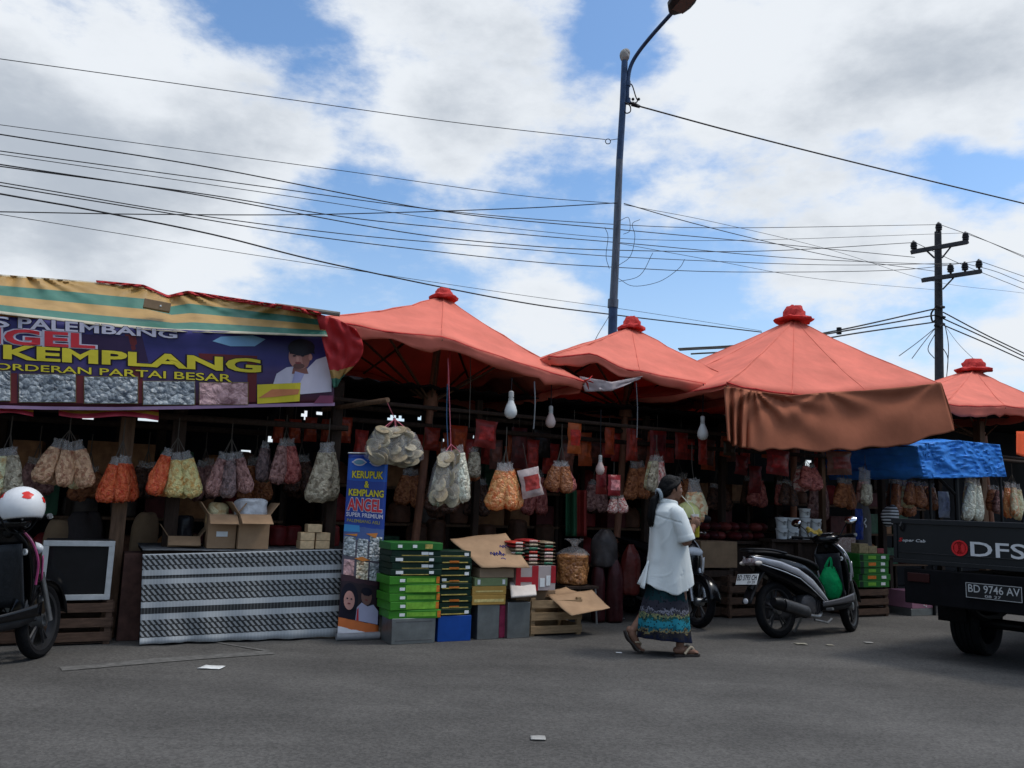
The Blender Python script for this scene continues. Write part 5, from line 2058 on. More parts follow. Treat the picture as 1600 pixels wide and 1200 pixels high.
def build_right_goods():
    dg, gr = mat('dark_green_card', rgb(14, 40, 28), .5, .3, 7), mat('bright_green_card', rgb(58, 124, 36), .5, .2, 5)
    gold = mat('gold_print', rgb(170, 150, 80), .5, .4, 30)
    lime = mat('lime_print', rgb(112, 164, 54), .5, .3, 18)
    orange = mat('orange_print', rgb(200, 110, 40), .5, .3, 30)
    # first column: tin, bright green cartons, dark green cartons
    t = TG(650, 1006)
    carton(612, 680, 966, 1008, t, .30, M_['tin'], 'square grey metal tin under the bright green cartons', 'tin', 'metal_tin', z0=0.0, bands=((.08, .92, .12, .16, mat('tin_dark', (.12, .12, .12), .5, metal=.5)), (.08, .92, .85, .89, mat('tin_dark', (.12, .12, .12)))))
    ys = [967, 953.5, 940, 927, 913.5, 900]
    for i in range(5):
        carton(608 + (i % 2), 688 - (i % 2) * 1.5, ys[i + 1], ys[i] - .4, t + .005 * (i % 3), .34, gr, 'thin bright green carton, %s of the bright green stack on the tin' % (ORD[i] if i < 4 else 'topmost'), 'carton', 'thin_carton', 'bright green cartons on the grey tin',
               stickers=((.20, .30, .3, .65),), bands=((.32, .93, .1, .9, lime) if i in (1, 3) else (.34, .90, .25, .75, lime), (.93, .995, .1, .9, orange)))
    ys = [899.5, 889.5, 879.5, 869.5, 860]
    for i in range(4):
        carton(610 + 2 * (i % 2), 690 - (i % 2), ys[i + 1], ys[i] - .4, t + .012 * (i % 2), .34, dg, 'thin dark green carton, %s of the four over the bright green stack' % (ORD[i] if i < 3 else 'topmost'), 'carton', 'thin_carton', 'dark green cartons over the bright green stack',
               stickers=((.1 + .5 * (i % 2), .24 + .5 * (i % 2), .25, .75), (.75, .84, .25, .7)), bands=((.2, .75, .08, .2, gold),))
    carton(610, 692, 848, 859.6, t, .34, mat('mid_green_card', rgb(38, 96, 40), .5, .2, 7), 'mid green carton with three pale spots on top of the first tall stack', 'carton', 'thin_carton', stickers=((.14, .22, .3, .7), (.42, .50, .3, .7)), bands=((.66, .8, .2, .8, gold),))
    # second column on a blue tin
    t = TG(712, 1002)
    carton(684, 736, 962, 1004, t, .30, mat('blue_tin', rgb(22, 66, 140), .4, .15, 6), 'square blue tin under the tall dark green stack', 'tin', 'metal_tin', z0=0.0)
    n = 10
    y0, y1 = 861, 961.5
    for i in range(n):
        a, b = lerp(y1, y0, i / n), lerp(y1, y0, (i + 1) / n)
        carton(686 + 1.5 * ((i * 7) % 3 - 1), 737 + (i * 5) % 3 - 1, b, a - .5, t + .008 * ((i * 3) % 4), .32, dg, 'thin dark green carton, %s of the tall stack on the blue tin' % (ORD[i] if i < n - 1 else 'topmost'), 'carton', 'thin_carton', 'dark green cartons on the blue tin',
               stickers=(((.06, .2, .3, .75),) if i in (4, 5) else ((.8, .93, .2, .7),) if i in (0, 6, 7, 9) else ()), bands=((.08, .88, .10, .28, gold),) + (((.3, .6, .1, .45, orange),) if i % 3 else ()))
    # third column
    t = TG(763, 999)
    carton(746, 780, 945, 1000, t, .28, M_['tin'], 'tall grey metal tin right of the blue tin', 'tin', 'metal_tin', z0=0.0)
    ylw = mat('tan_yellow_card', rgb(176, 138, 70), .6, .15, 6)
    carton(738, 790, 930, 945, t - .01, .32, ylw, 'lower tan yellow flat carton on the tall grey tin', 'carton', 'flat_carton', bands=((.05, .95, .3, .6, mat('pale_yellow_print', rgb(205, 185, 120), .5, .3, 25)),))
    carton(738, 791, 916, 929.6, t, .32, ylw, 'upper tan yellow flat carton below the pale green one', 'carton', 'flat_carton', bands=((.1, .9, .35, .5, mat('pale_yellow_print', rgb(205, 185, 120))),))
    carton(742, 793, 903, 915.6, t, .3, mat('pale_green_card', rgb(120, 135, 95), .6, .2, 7), 'pale green flat carton between tan yellow cartons and the brown box', 'carton', 'flat_carton', stickers=((.08, .16, .2, .8), (.84, .92, .2, .8)))
    carton(750, 803, 888, 902.6, t, .4, mat('grey_brown_card', rgb(150, 128, 105), .8, .15, 6), 'grey brown flat box directly under the big cardboard sheet', 'carton', 'flat_carton')
    carton(780, 790, 946, 1000, t + .05, .2, mat('pink_pack', rgb(150, 50, 80), .5, .4, 12), 'narrow pink carton squeezed between the two grey tins', 'carton', 'narrow_carton', z0=0.0)
    t2 = TG(812, 997)
    carton(793, 828, 941, 998, t2, .28, M_['tin'], 'tall grey metal tin beside the slatted crate', 'tin', 'metal_tin', z0=0.0)
    sheet_of_card([(796, 910), (835, 908), (838, 930), (799, 934)], [t2 + .12, t2 + .12, t2 - .06, t2 - .06], mat('white_card', rgb(205, 195, 185), .7, .1), 'small white card lying over the second tall tin', 'white_card', thick=.02)
    # red and white box with packets
    t3 = t2 + .06
    rw = mat('white_red_card', rgb(172, 158, 154), .6, .1, 6)
    redp = mat('red_print', rgb(165, 40, 48), .5, .15, 8)
    carton(806, 868, 884, 922, t3, .4, rw, 'white box with crossed red bands carrying the packet stacks', 'box', 'striped_box', z0=SZ(837, 923, t3)[1], bands=((.0, .12, 0, 1, redp), (.40, .56, 0, 1, redp), (.88, 1.0, .3, 1, redp), (.12, .40, .35, .55, redp)), stickers=((.6, .72, .15, .5), (.76, .86, .2, .6)))
    carton(806, 830, 923, 941, t3 + .1, .3, M_['card_dark'], 'small brown box under the left of the white box with red bands', 'box', 'small_box')
    carton(833, 868, 923, 941, t3 + .13, .3, M_['card_dark'], 'small brown box under the right of the white box with red bands', 'box', 'small_box')
    cols = [(rgb(150, 45, 45), rgb(190, 150, 140)), (rgb(190, 175, 165), rgb(60, 110, 85)), (rgb(170, 60, 50), rgb(205, 190, 180)), (rgb(120, 105, 85), rgb(175, 155, 130)), (rgb(60, 100, 80), rgb(180, 60, 50))]
    for cidx, (xa, xb, nm) in enumerate(((802, 822, 'left'), (823, 846, 'middle'), (847, 870, 'right'))):
        for i in range(7):
            ya = lerp(883, 843 + 3 * (cidx != 1), i / 7)
            yb = lerp(883, 843 + 3 * (cidx != 1), (i + 1) / 7)
            cb, cp = cols[(i * 2 + cidx * 3) % 5] if cidx < 2 else cols[3]
            xm, hw = (xa + xb) / 2, (xb - xa) / 2
            sa, _ = SZ(xa, 865, t3)
            sb, _ = SZ(xb, 865, t3)
            za, zb = SZ(xm, ya, t3)[1], SZ(xm, yb, t3)[1]
            c = SW((sa + sb) / 2, t3 + .16, (za + zb) / 2)
            mb = MB()
            body = mat('pk_%d_%d' % (cidx, i % 5), cb, .35, .3, 14, .3, 30)
            rings = []
            for k in range(9):
                x = -1 + 2 * k / 8
                q = (1 - x * x) ** .35 if abs(x) < 1 else .12
                rings.append([c + U * ((sb - sa) / 2 * x) + N * (.14 * math.cos(2 * PI * j / 12)) + Vector((0, 0, (zb - za) * .56 * max(q, .12) * math.sin(2 * PI * j / 12))) for j in range(12)])
            mb.loft(rings, body)
            o = mb.build('flat_packet')
            tag(o, 'flat packet, %s of the %s stack on the red banded box' % ((ORD[i] if i < 6 else 'topmost'), nm), 'packet', 'flat packets stacked on the white box')
            b = MB()
            b.box(0, 0, 0, 0, 0, 0, body) if False else None
            b.sheet(lambda u, v: c + U * ((sb - sa) * (u - .5) * .55) - N * (.1435) * 1.0 + Vector((0, 0, (zb - za) * (v - .5) * .6)), 3, 2, mat('pkp_%d' % ((i * 2 + cidx * 3) % 5), cp, .35, .35, 25))
            b.build('print', o, solid=.004)
    # big loose cardboard with handwriting
    tc = TG(763, 999)
    wr = [[(.42, .62), (.45, .55), (.48, .66), (.50, .56), (.53, .66)], [(.53, .62), (.56, .56), (.57, .64), (.60, .58)], [(.60, .66), (.63, .52), (.64, .66), (.67, .6), (.69, .64)], [(.55, .74), (.60, .72), (.64, .75)],
          [(.70, .42), (.73, .36), (.75, .44), (.78, .36), (.80, .44)], [(.80, .40), (.84, .36), (.86, .43), (.89, .37)], [(.90, .42), (.92, .34), (.94, .42)]]
    sheet_of_card([(703, 842), (790, 833), (828, 887), (752, 887)], [tc + .36, tc + .40, tc - .10, tc - .06], M_['card'], 'big brown cardboard sheet with blue handwriting lying over the stacks', writing=wr)
    # slatted crate with open cardboard on top
    t4 = TG(870, 993)
    crate(830, 909, 934, 995, t4, .45, 'pale slatted wooden crate on the ground under loose cardboard', 3)
    sheet_of_card([(838, 928), (884, 918), (915, 930), (868, 938)], [t4 + .25, t4 + .45, t4 + .2, t4 + .02], M_['card'], 'brown cardboard flap lying flat across the slatted crate')
    sheet_of_card([(855, 930), (925, 922), (953, 951), (893, 963)], [t4 + .10, t4 + .30, t4 - .10, t4 - .28], M_['card'], 'brown cardboard sheet jutting out in front of the slatted crate')
    # big clear bag of brown crackers on a metal stool
    tb = .15
    zs = SZ(912, 916, tb)[1]
    s, _ = SZ(912, 915, tb)
    root = thing('metal_stool', 'thin legged metal stool carrying the big clear cracker bag', 'stool', SW(s, tb + .2, 0), UA)
    b = MB()
    b.fbox(s - .2, s + .2, tb, tb + .4, zs - .03, zs - .003, M_['wood_dark'])
    b.build('seat', root)
    for ds in (-.17, .17):
        for dt in (.03, .37):
            b = MB()
            b.tube([SW(s + ds, tb + dt, zs - .031), SW(s + ds * 1.15, tb + dt, 0)], .012, M_['steel'], 8)
            b.build('leg', root)
    sack(910, 866, 916, 52, tb, crisp_mat('brown_crackers', rgb(130, 78, 38), rgb(190, 130, 78), 26), 'big clear bag full of brown crackers on the metal stool', z0=zs, name='cracker_sack', cat='cracker bag', seed=9, pinch=.85)
    b = MB()
    p = SW(s, tb + .2, SZ(910, 868, tb)[1])
    b.loft([[p + U * (r * (1 + .2 * math.sin(3 * a)) * math.cos(a)) + N * (r * math.sin(a)) + Vector((0, 0, z)) for a in [2 * PI * j / 16 for j in range(16)]] for z, r in ((0, .19), (.05, .13), (.09, .03), (.13, .05), (.17, .11))], M_['film_milky'], cap=False)
    tag(b.build('bag_top'), 'gathered clear plastic top of the big brown cracker bag', 'plastic')
    # sacks in shade left of the woman
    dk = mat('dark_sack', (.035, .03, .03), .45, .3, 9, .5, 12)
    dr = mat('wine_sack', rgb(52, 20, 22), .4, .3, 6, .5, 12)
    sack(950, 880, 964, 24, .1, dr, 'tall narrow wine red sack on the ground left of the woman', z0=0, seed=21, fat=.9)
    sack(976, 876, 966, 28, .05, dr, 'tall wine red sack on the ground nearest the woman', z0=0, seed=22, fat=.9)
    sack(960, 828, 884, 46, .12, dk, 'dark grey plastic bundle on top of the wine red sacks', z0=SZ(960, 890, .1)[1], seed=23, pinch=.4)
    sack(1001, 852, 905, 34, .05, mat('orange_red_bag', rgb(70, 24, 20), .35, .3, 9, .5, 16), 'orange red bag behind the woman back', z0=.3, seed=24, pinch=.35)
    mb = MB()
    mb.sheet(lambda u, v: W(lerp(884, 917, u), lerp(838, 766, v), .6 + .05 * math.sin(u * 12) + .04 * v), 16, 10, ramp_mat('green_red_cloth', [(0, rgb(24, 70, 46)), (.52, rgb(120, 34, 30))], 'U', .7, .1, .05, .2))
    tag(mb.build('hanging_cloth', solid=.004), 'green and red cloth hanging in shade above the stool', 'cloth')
    # shaded back table with brown sacks
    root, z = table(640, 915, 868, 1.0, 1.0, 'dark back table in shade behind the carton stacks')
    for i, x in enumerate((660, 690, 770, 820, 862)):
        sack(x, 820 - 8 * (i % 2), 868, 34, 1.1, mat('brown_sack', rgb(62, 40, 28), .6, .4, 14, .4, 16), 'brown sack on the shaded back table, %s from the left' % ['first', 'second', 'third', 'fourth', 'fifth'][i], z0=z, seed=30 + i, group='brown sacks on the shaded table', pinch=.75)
    # stall right of the woman
    root, z = table(1086, 1300, 846, .75, 1.2, 'dark display table carrying white buckets and red packets', M_['wood_dark'])
    rng = random.Random(3)
    k = 0
    for row in range(2):
        for i in range(7):
            x = 1096 + 15.5 * i + 6 * row
            y1 = 846 - 15 * row
            mm_ = mat('red_goods_%d' % (i % 3), rgb(*[(78, 24, 26), (60, 22, 26), (104, 46, 42)][i % 3]), .45, .4, 14, .4, 20)
            zz = z + row * .12
            s, _ = SZ(x, y1, .9)
            c = SW(s, .9 + rng.uniform(-.05, .1), zz + .06)
            mb = MB()
            rot = Matrix.Rotation(rng.uniform(-.5, .5), 3, 'Z')
            mb.ell(c, (.10, .13, .062), mm_, n=12, k=8, rot=rot)
            tag(mb.build('red_packet'), 'plump red packet, %s from the left in the %s row on the display table' % (['first', 'second', 'third', 'fourth', 'fifth', 'sixth', 'seventh'][i], 'lower' if row == 0 else 'upper'), 'packet', 'red packets on the display table')
    def bucket(cx, y0, y1, w, t, z0, z1, label, black=False):
        mp = MPP(cx, y1, t)
        r = w * mp / 2
        s, _ = SZ(cx, y0, t)
        root = thing('white_bucket', label, 'bucket', SW(s, t, z0), UA, group='white plastic buckets')
        h = z1 - z0
        b = MB()
        b.lathe([(r * .86, 0), (r * .96, h * .78), (r * .96, h * .8), (r * 1.03, h * .8), (r * 1.03, h * .86)], M_['white'], 24)
        b.build('pail', root, world=False)
        b = MB()
        b.lathe([(r * 1.06, h * .865), (r * 1.06, h * .97), (r * .98, h * .99), (.005, h * .985)], M_['white'], 24)
        b.build('lid', root, world=False)
        b = MB()
        b.tube([Vector((r * 1.05 * math.cos(a), -r * 1.05 * abs(math.sin(a)) * .98, h * .8 - r * .6 * math.sin(a))) for a in [PI * i / 12 for i in range(13)]], .004, M_['steel'], 5)
        b.build('handle', root, world=False)
        b = MB()
        b.sheet(lambda u, v: Vector((r * (.955 + .0) * 1.01 * math.sin((u - .5) * 1.5), -r * .96 * 1.01 * math.cos((u - .5) * 1.5), h * (.25 + .4 * v))), 8, 2, mat('bucket_print', rgb(120, 120, 118), .5, .9, 30, c2=rgb(205, 205, 200), thresh=(.45, .55)))
        b.build('label_print', root, world=False)
    tt = .62
    # two tall stacks in front, two behind
    def zz(x, y):
        return SZ(x, y, tt)[1]
    root2, zb = table(1206, 1296, 843, .50, .24, 'narrow dark ledge under the white buckets')
    hb = (zz(1221, 808) - zb) / 2
    bucket(1221, 808, 826, 18, tt, zb, zb + hb, 'lower white bucket of the left stack behind the parked scooter')
    bucket(1221, 808, 826, 18, tt, zb + hb + .002, zb + 2 * hb, 'upper white bucket of the left stack behind the parked scooter')
    bucket(1238, 808, 826, 19, tt - .04, zb, zb + hb, 'lower white bucket with round print, second stack from the left')
    bucket(1238, 808, 826, 19, tt - .04, zb + hb + .002, zb + 2 * hb, 'upper white bucket with round print, second stack from the left')
    bucket(1257, 791, 809, 17, tt + .0, zb, zb + hb, 'lowest white bucket of the tallest stack')
    bucket(1257, 791, 809, 17, tt + .0, zb + hb + .002, zb + 2 * hb, 'middle white bucket of the tallest stack')
    bucket(1257, 791, 809, 17, tt + .0, zb + 2 * hb + .004, zb + 2.9 * hb, 'topmost white bucket, highest of them all')
    bucket(1274, 808, 826, 17, tt - .02, zb, zb + hb, 'lower white bucket of the rightmost stack')
    bucket(1274, 808, 826, 17, tt - .02, zb + hb + .002, zb + 1.95 * hb, 'upper white bucket of the rightmost stack')
    # crates behind the scooter
    tcr = TG(1158, 966)
    for i, (ya, yb) in enumerate(((966, 930), (930, 898))):
        crate(1140, 1192, yb, ya, tcr, .5, 'reddish brown slatted crate, %s of the pair left of the scooter' % ['lower', 'upper'][i], 2, M_['wood_crate'], z0=[0, SZ(1165, 930, tcr)[1] + .004][i], z1=SZ(1165, yb, tcr)[1], group='brown crates behind the scooter')
    tcr2 = .35
    for i, (ya, yb) in enumerate(((958, 922), (922, 888))):
        crate(1090, 1146, yb, ya, tcr2, .4, 'dark brown slatted crate, %s of the pair just right of the woman' % ['lower', 'upper'][i], 2, M_['wood_dark'], z0=[0, SZ(1118, 922, tcr2)[1] + .004][i], z1=SZ(1118, yb, tcr2)[1], group='brown crates behind the scooter')
    carton(1095, 1152, 846, 886, tcr2 + .02, .36, M_['card_dark'], 'brown cardboard carton on the dark crates right of the woman', z0=SZ(1118, 888, tcr2)[1] + .004)
    # bright green cartons on a pallet
    tp = TG(1364, 964)
    zc = SZ(1364, 918, tp)[1]
    crate(1338, 1389, 918, 965, tp, .6, 'brown slatted crate under the green cartons right of the scooter', 3, M_['wood_crate'], z1=zc)
    g2 = mat('leaf_green_card', rgb(40, 104, 40), .5, .2, 5)
    for i in range(5):
        a, b = lerp(918, 866, i / 5), lerp(918, 866, (i + 1) / 5)
        z0, z1 = SZ(1364, a, tp)[1], SZ(1364, b, tp)[1]
        carton(1343 - (i % 2), 1389 + i % 2, b, a, tp + .006 * (i % 3), .56, g2, 'leaf green carton, %s of the stack right of the scooter' % (ORD[i] if i < 4 else 'topmost'), 'carton', 'thin_carton', 'leaf green cartons on the crate', z0=z0 + .003, z1=z1,
               stickers=((.72, .86, .3, .75),), bands=((.02, .14, .05, .95, dg), (.30, .55, .25, .75, orange if i % 2 else lime)))
    zt = SZ(1364, 866, tp)[1]
    for i, (x, w, h, m) in enumerate(((1350, 14, .13, mat('jar_pack', rgb(150, 130, 95), .4, .4, 30)), (1364, 13, .10, mat('jar_pack', rgb(150, 130, 95))), (1376, 10, .07, mat('rose_pack', rgb(140, 60, 66), .4, .4, 20)))):
        carton(x - w / 2, x + w / 2, 850, 866, tp + .12, .14, m, ['tan pack of jars standing on the leaf green cartons', 'smaller tan pack in the middle on the leaf green cartons', 'low rose pack at the right on the leaf green cartons'][i], 'pack', 'small_pack', z0=zt + .003, z1=zt + h)
    for i, x in enumerate((1302, 1316, 1330)):
        carton(x - 7, x + 7, 840, 866, .4, .2, mat('check_pack', rgb(130, 70, 70), .4, .8, 40, c2=rgb(190, 180, 165)), 'small red and cream pack, %s of three behind the scooter front' % ['left', 'middle', 'right'][i], 'pack', 'small_pack', 'red and cream packs behind the scooter')
    tbl, zz2 = table(1294, 1400, 868, .38, .8, 'low dark table behind the leaf green cartons')
    sack(1364, 786, 868, 34, .5, mat('grey_sack', rgb(92, 88, 86), .6, .2, 8, .3, 12), 'upright grey sack right of the blue packet', z0=zz2, seed=40, pinch=.6)
    o = packet(1342, 795, 842, 17, .42, rgb(24, 50, 120), rgb(30, 60, 140), 'blue packet with a white squiggle standing left of the grey sack', hang=2)
    b = MB()
    mp = MPP(1342, 815, .42)
    b.tube([Vector((.03 + .02 * math.sin(k * 1.3), -.075, -(14 + k * 2.0) * mp)) for k in range(8)], .008, M_['white'], 5, smooth_k=3)
    b.build('white_mark', o, world=False)
    # striped cloth bundle
    b = MB()
    c = W(1391, 805, .1)
    st = bpy.data.materials.new('black_white_stripe')
    st.use_nodes = True
    nn, L = st.node_tree.nodes, st.node_tree.links
    tc_ = nn.new('ShaderNodeTexCoord')
    wv = nn.new('ShaderNodeTexWave')
    wv.inputs['Scale'].default_value = 7.5
    wv.inputs['Distortion'].default_value = 1.0
    wv.bands_direction = 'Z'
    L.new(tc_.outputs['Object'], wv.inputs['Vector'])
    rp = nn.new('ShaderNodeValToRGB')
    rp.color_ramp.interpolation = 'CONSTANT'
    rp.color_ramp.elements[0].color = (.012, .012, .014, 1)
    rp.color_ramp.elements[1].position = .55
    rp.color_ramp.elements[1].color = (.45, .45, .45, 1)
    L.new(wv.outputs['Fac'], rp.inputs[0])
    L.new(rp.outputs[0], nn['Principled BSDF'].inputs['Base Color'])
    rings = []
    for v, r in ((-.14, .03), (-.12, .09), (-.05, .13), (.03, .135), (.09, .11), (.13, .05)):
        rings.append([c + U * (r * math.cos(a) * (1 + .15 * math.sin(3 * a + v * 9))) + N * (r * .8 * math.sin(a)) + Vector((0, 0, v + .03 * math.cos(a))) for a in [2 * PI * j / 20 for j in range(20)]])
    b.loft(rings, st)
    b.tube([c + Vector((0, 0, .11)), W(1391, 770, .1), W(1392, 745, .1)], .01, M_['black'], 6)
    tag(b.build('striped_bundle', subsurf=1), 'black and white striped cloth bundle hanging left of the truck', 'cloth bundle')
    # floral box behind the truck
    tf = TG(1444, 962)
    carton(1424, 1462, 951, 963, tf, .4, M_['tin'], 'grey block under the pink floral box beside the truck', 'block', 'grey_block', z0=0.0)
    fl = carton(1425, 1462, 924, 950.5, tf, .38, mat('floral_pink', rgb(150, 104, 122), .6, .1), 'pink floral box beside the truck wheel', 'box', 'floral_box')
    b = MB()
    rng = random.Random(5)
    sa, _ = SZ(1425, 940, tf)
    sb, _ = SZ(1462, 940, tf)
    hw = (sb - sa) / 2
    for i in range(6):
        x, z = rng.uniform(-hw * .75, hw * .75), rng.uniform(.06, .24)
        r0 = rng.uniform(.035, .06)
        for r, m, k in ((r0, mat('flower_white', (.6, .58, .58)), .003), (r0 * .6, mat('flower_rose', rgb(170, 60, 90)), .005)):
            b.add([(x + r * math.cos(a) * (1 + .25 * math.cos(5 * a)), -k, z + r * math.sin(a) * (1 + .25 * math.cos(5 * a))) for a in [2 * PI * j / 30 for j in range(30)]], [tuple(range(30))], m)
    b.build('flower_print', fl, world=False, smooth=False)


def build_blue_tarp():
    t = -.35
    bl = cloth_mat('blue_tarp', rgb(72, 150, 238), .2, .10, 5, .8, 10, rough=.45)
    top = [(1432, 697), (1452, 692), (1500, 688), (1530, 692), (1562, 695)]
    bot = [(1443, 748), (1480, 747), (1520, 746), (1550, 745), (1573, 745)]

    def f(u, v):
        a, b = interp([Vector(p) for p in top], u), interp([Vector(p) for p in bot], u)
        e = a + (b - a) * v
        cr = .035 * nz((u * 8, v * 3, 0), 1, 3) + .03 * nz((u * 17 + v * 7, v * 10 - u * 4, 0), 1, 5) + .02 * abs(nz((u * 30, v * 16, 0), 1, 8))
        return W(e.x, e.y, t - cr)
    P = SW(SZ(1500, 790, t)[0], t + .6, 0)
    root = thing('tarp_canopy', 'crinkled bright blue tarp canopy on thin black posts above the truck bed', 'canopy', P)
    mb = MB()
    mb.sheet(f, 70, 26, bl)
    mb.build('front_sheet', root, solid=.003)
    mb = MB()
    mb.sheet(lambda u, v: f(u, 0) + N * (1.6 * v) + Vector((0, 0, .05 * math.sin(PI * v) + .02 * nz((u * 8, v * 8, 0), 1, 4))), 40, 12, bl)
    mb.build('top_sheet', root, solid=.003)
    mb = MB()
    mb.sheet(lambda u, v: f(0, v) + N * (1.6 * u) + Vector((0, 0, .03 * nz((u * 8, v * 6, 0), 1, 4))) + U * (.05 * nz((u * 5, v * 5, 0), 1, 7)), 26, 14, bl)
    mb.build('side_sheet', root, solid=.003)
    for x, tt in ((1493, t + .12), (1562, t + .1), (1452, t + .2)):
        s, z = SZ(x, 735, tt)
        mb = MB()
        mb.tube([SW(s, tt, 0), SW(s, tt, z)], .035 if x == 1493 else .02, M_['black'], 8)
        mb.build('post', root)
    mb = MB()
    mb.tube([W(1462, 742, t + .1), W(1492, 772, t + .12)], .022, M_['black'], 6)
    mb.build('brace', root)
    # scrap of orange awning at the right edge
    mb = MB()
    mb.sheet(lambda u, v: W(lerp(1588, 1680, u), lerp(710, 674, v) + 4 * math.sin(u * 8) * (1 - v), -.3 - .25 * (1 - v) + .03 * math.sin(u * 20)), 30, 8, cloth_mat('orange_awning', rgb(225, 95, 55), .35, .1, 2, .3, 7))
    o = mb.build('orange_awning', solid=.004)
    tag(o, 'small bright orange awning cut off by the right edge', 'awning')
    mb = MB()
    s, z = SZ(1640, 690, -.25)
    mb.tube([SW(s, -.25, 0), SW(s, -.25, z)], .025, M_['wood'], 8)
    mb.build('pole', o)


def build_back_rows():
    """goods in deep shade: shelves, sacks and a second row of hanging packets"""
    rng = random.Random(12)
    shelf_spots = ((2.0, 5.2, 'shaded wooden shelves at the back of the stall under the first parasol'), (5.6, 8.6, 'shaded wooden shelves at the back of the stall under the second parasol'),
                   (9.2, 12.6, 'shaded wooden shelves at the back of the stall under the largest parasol'), (-2.9, 1.5, 'shaded wooden shelves at the back of the left stall behind the counter'))
    goods = [('sack', rgb(70, 46, 34)), ('sack', rgb(84, 26, 26)), ('box', rgb(96, 66, 42)), ('sack', rgb(60, 54, 50)), ('box', rgb(60, 26, 26)), ('sack', rgb(104, 70, 44)), ('box', rgb(34, 60, 44))]
    nm = {0: 'brown sack', 1: 'dark red sack', 2: 'brown box', 3: 'grey sack', 4: 'dark red box', 5: 'tan sack', 6: 'dark green box'}
    where = ['first parasol', 'second parasol', 'largest parasol', 'striped tarp']
    for q, (a, b, lab) in enumerate(shelf_spots):
        t0, t1 = 2.1, 2.75
        root = thing('wooden_shelves', lab, 'shelves', SW((a + b) / 2, t0, 0), UA)
        levels = (.5, 1.0, 1.45)
        for s in (a, (a + b) / 2, b):
            for t in (t0 + .03, t1 - .03):
                m = MB()
                m.fbox(s - .025, s + .025, t - .025, t + .025, 0, 1.85, M_['wood_dark'])
                m.build('upright', root)
        for z in levels:
            m = MB()
            m.fbox(a - .02, b + .02, t0 - .03, t1 + .03, z - .03, z, M_['wood'])
            m.build('shelf_board', root)
        for z in levels:
            s = a + .18
            while s < b - .15:
                k = rng.randrange(7)
                kind, c = goods[k]
                w, h = rng.uniform(.13, .19), rng.uniform(.22, .36)
                cc = SW(s, t0 + .2, z + .002)
                m = MB()
                mm_ = mat('shade_goods_%d' % k, tuple(min(.8, q_ * 2.4) for q_ in c), .5, .35, 9, .4, 14)
                if kind == 'box':
                    m.fbox(s - w, s + w, t0 + .03, t0 + .38, z + .002, z + h, mm_, rng.uniform(-.1, .1))
                else:
                    rings = []
                    for v, r in ((0, .8), (.05, .95), (.4, 1.0), (.75, .9), (.95, .5), (1, .3)):
                        rings.append([cc + U * (w * r * (1 + .15 * nz((math.cos(th), math.sin(th), v + s), 1.5, s)) * math.cos(th)) + N * (w * .85 * r * math.sin(th)) + Vector((0, 0, h * v)) for th in [2 * PI * j / 14 for j in range(14)]])
                    m.loft(rings, mm_)
                o = m.build('sack' if kind == 'sack' else 'box', bevel=.004 if kind == 'box' else 0)
                tag(o, '%s on the shaded back shelves under the %s' % (nm[k], where[q]), kind, 'goods on the shaded back shelves')
                s += w * 2 + rng.uniform(.02, .10)
    # second row of packets and bunches
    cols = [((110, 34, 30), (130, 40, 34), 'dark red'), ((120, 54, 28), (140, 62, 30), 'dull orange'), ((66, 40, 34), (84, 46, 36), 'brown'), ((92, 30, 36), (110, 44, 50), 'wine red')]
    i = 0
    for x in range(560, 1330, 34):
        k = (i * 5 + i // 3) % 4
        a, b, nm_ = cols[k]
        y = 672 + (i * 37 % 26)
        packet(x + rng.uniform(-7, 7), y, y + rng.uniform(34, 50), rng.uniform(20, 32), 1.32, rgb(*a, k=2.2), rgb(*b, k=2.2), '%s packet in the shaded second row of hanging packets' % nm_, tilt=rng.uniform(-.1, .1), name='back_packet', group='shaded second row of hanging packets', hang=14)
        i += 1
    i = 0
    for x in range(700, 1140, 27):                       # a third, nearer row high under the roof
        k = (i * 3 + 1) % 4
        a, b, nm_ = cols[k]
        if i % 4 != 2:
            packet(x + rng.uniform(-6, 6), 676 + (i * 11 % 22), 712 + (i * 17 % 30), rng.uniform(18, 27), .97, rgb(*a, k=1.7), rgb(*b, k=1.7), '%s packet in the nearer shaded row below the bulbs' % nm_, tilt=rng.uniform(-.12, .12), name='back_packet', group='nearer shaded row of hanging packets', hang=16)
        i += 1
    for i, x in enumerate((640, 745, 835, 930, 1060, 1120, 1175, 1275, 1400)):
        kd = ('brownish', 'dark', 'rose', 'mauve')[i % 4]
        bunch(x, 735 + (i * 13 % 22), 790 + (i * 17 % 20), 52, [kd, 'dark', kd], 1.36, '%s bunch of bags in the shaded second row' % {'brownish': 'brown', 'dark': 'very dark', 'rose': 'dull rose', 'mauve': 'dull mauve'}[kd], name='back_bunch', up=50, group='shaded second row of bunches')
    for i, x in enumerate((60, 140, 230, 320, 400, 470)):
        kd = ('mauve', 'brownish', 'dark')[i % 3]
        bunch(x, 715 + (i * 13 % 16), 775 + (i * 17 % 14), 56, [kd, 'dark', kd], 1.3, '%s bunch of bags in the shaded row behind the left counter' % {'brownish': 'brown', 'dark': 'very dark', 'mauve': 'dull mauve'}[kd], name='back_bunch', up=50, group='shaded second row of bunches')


# ================================================================== scooters
def arc(cx, cz, r, a0, a1, n=12, y=0.0):
    return [Vector((cx + r * math.cos(lerp(a0, a1, i / n)), y, cz + r * math.sin(lerp(a0, a1, i / n)))) for i in range(n + 1)]


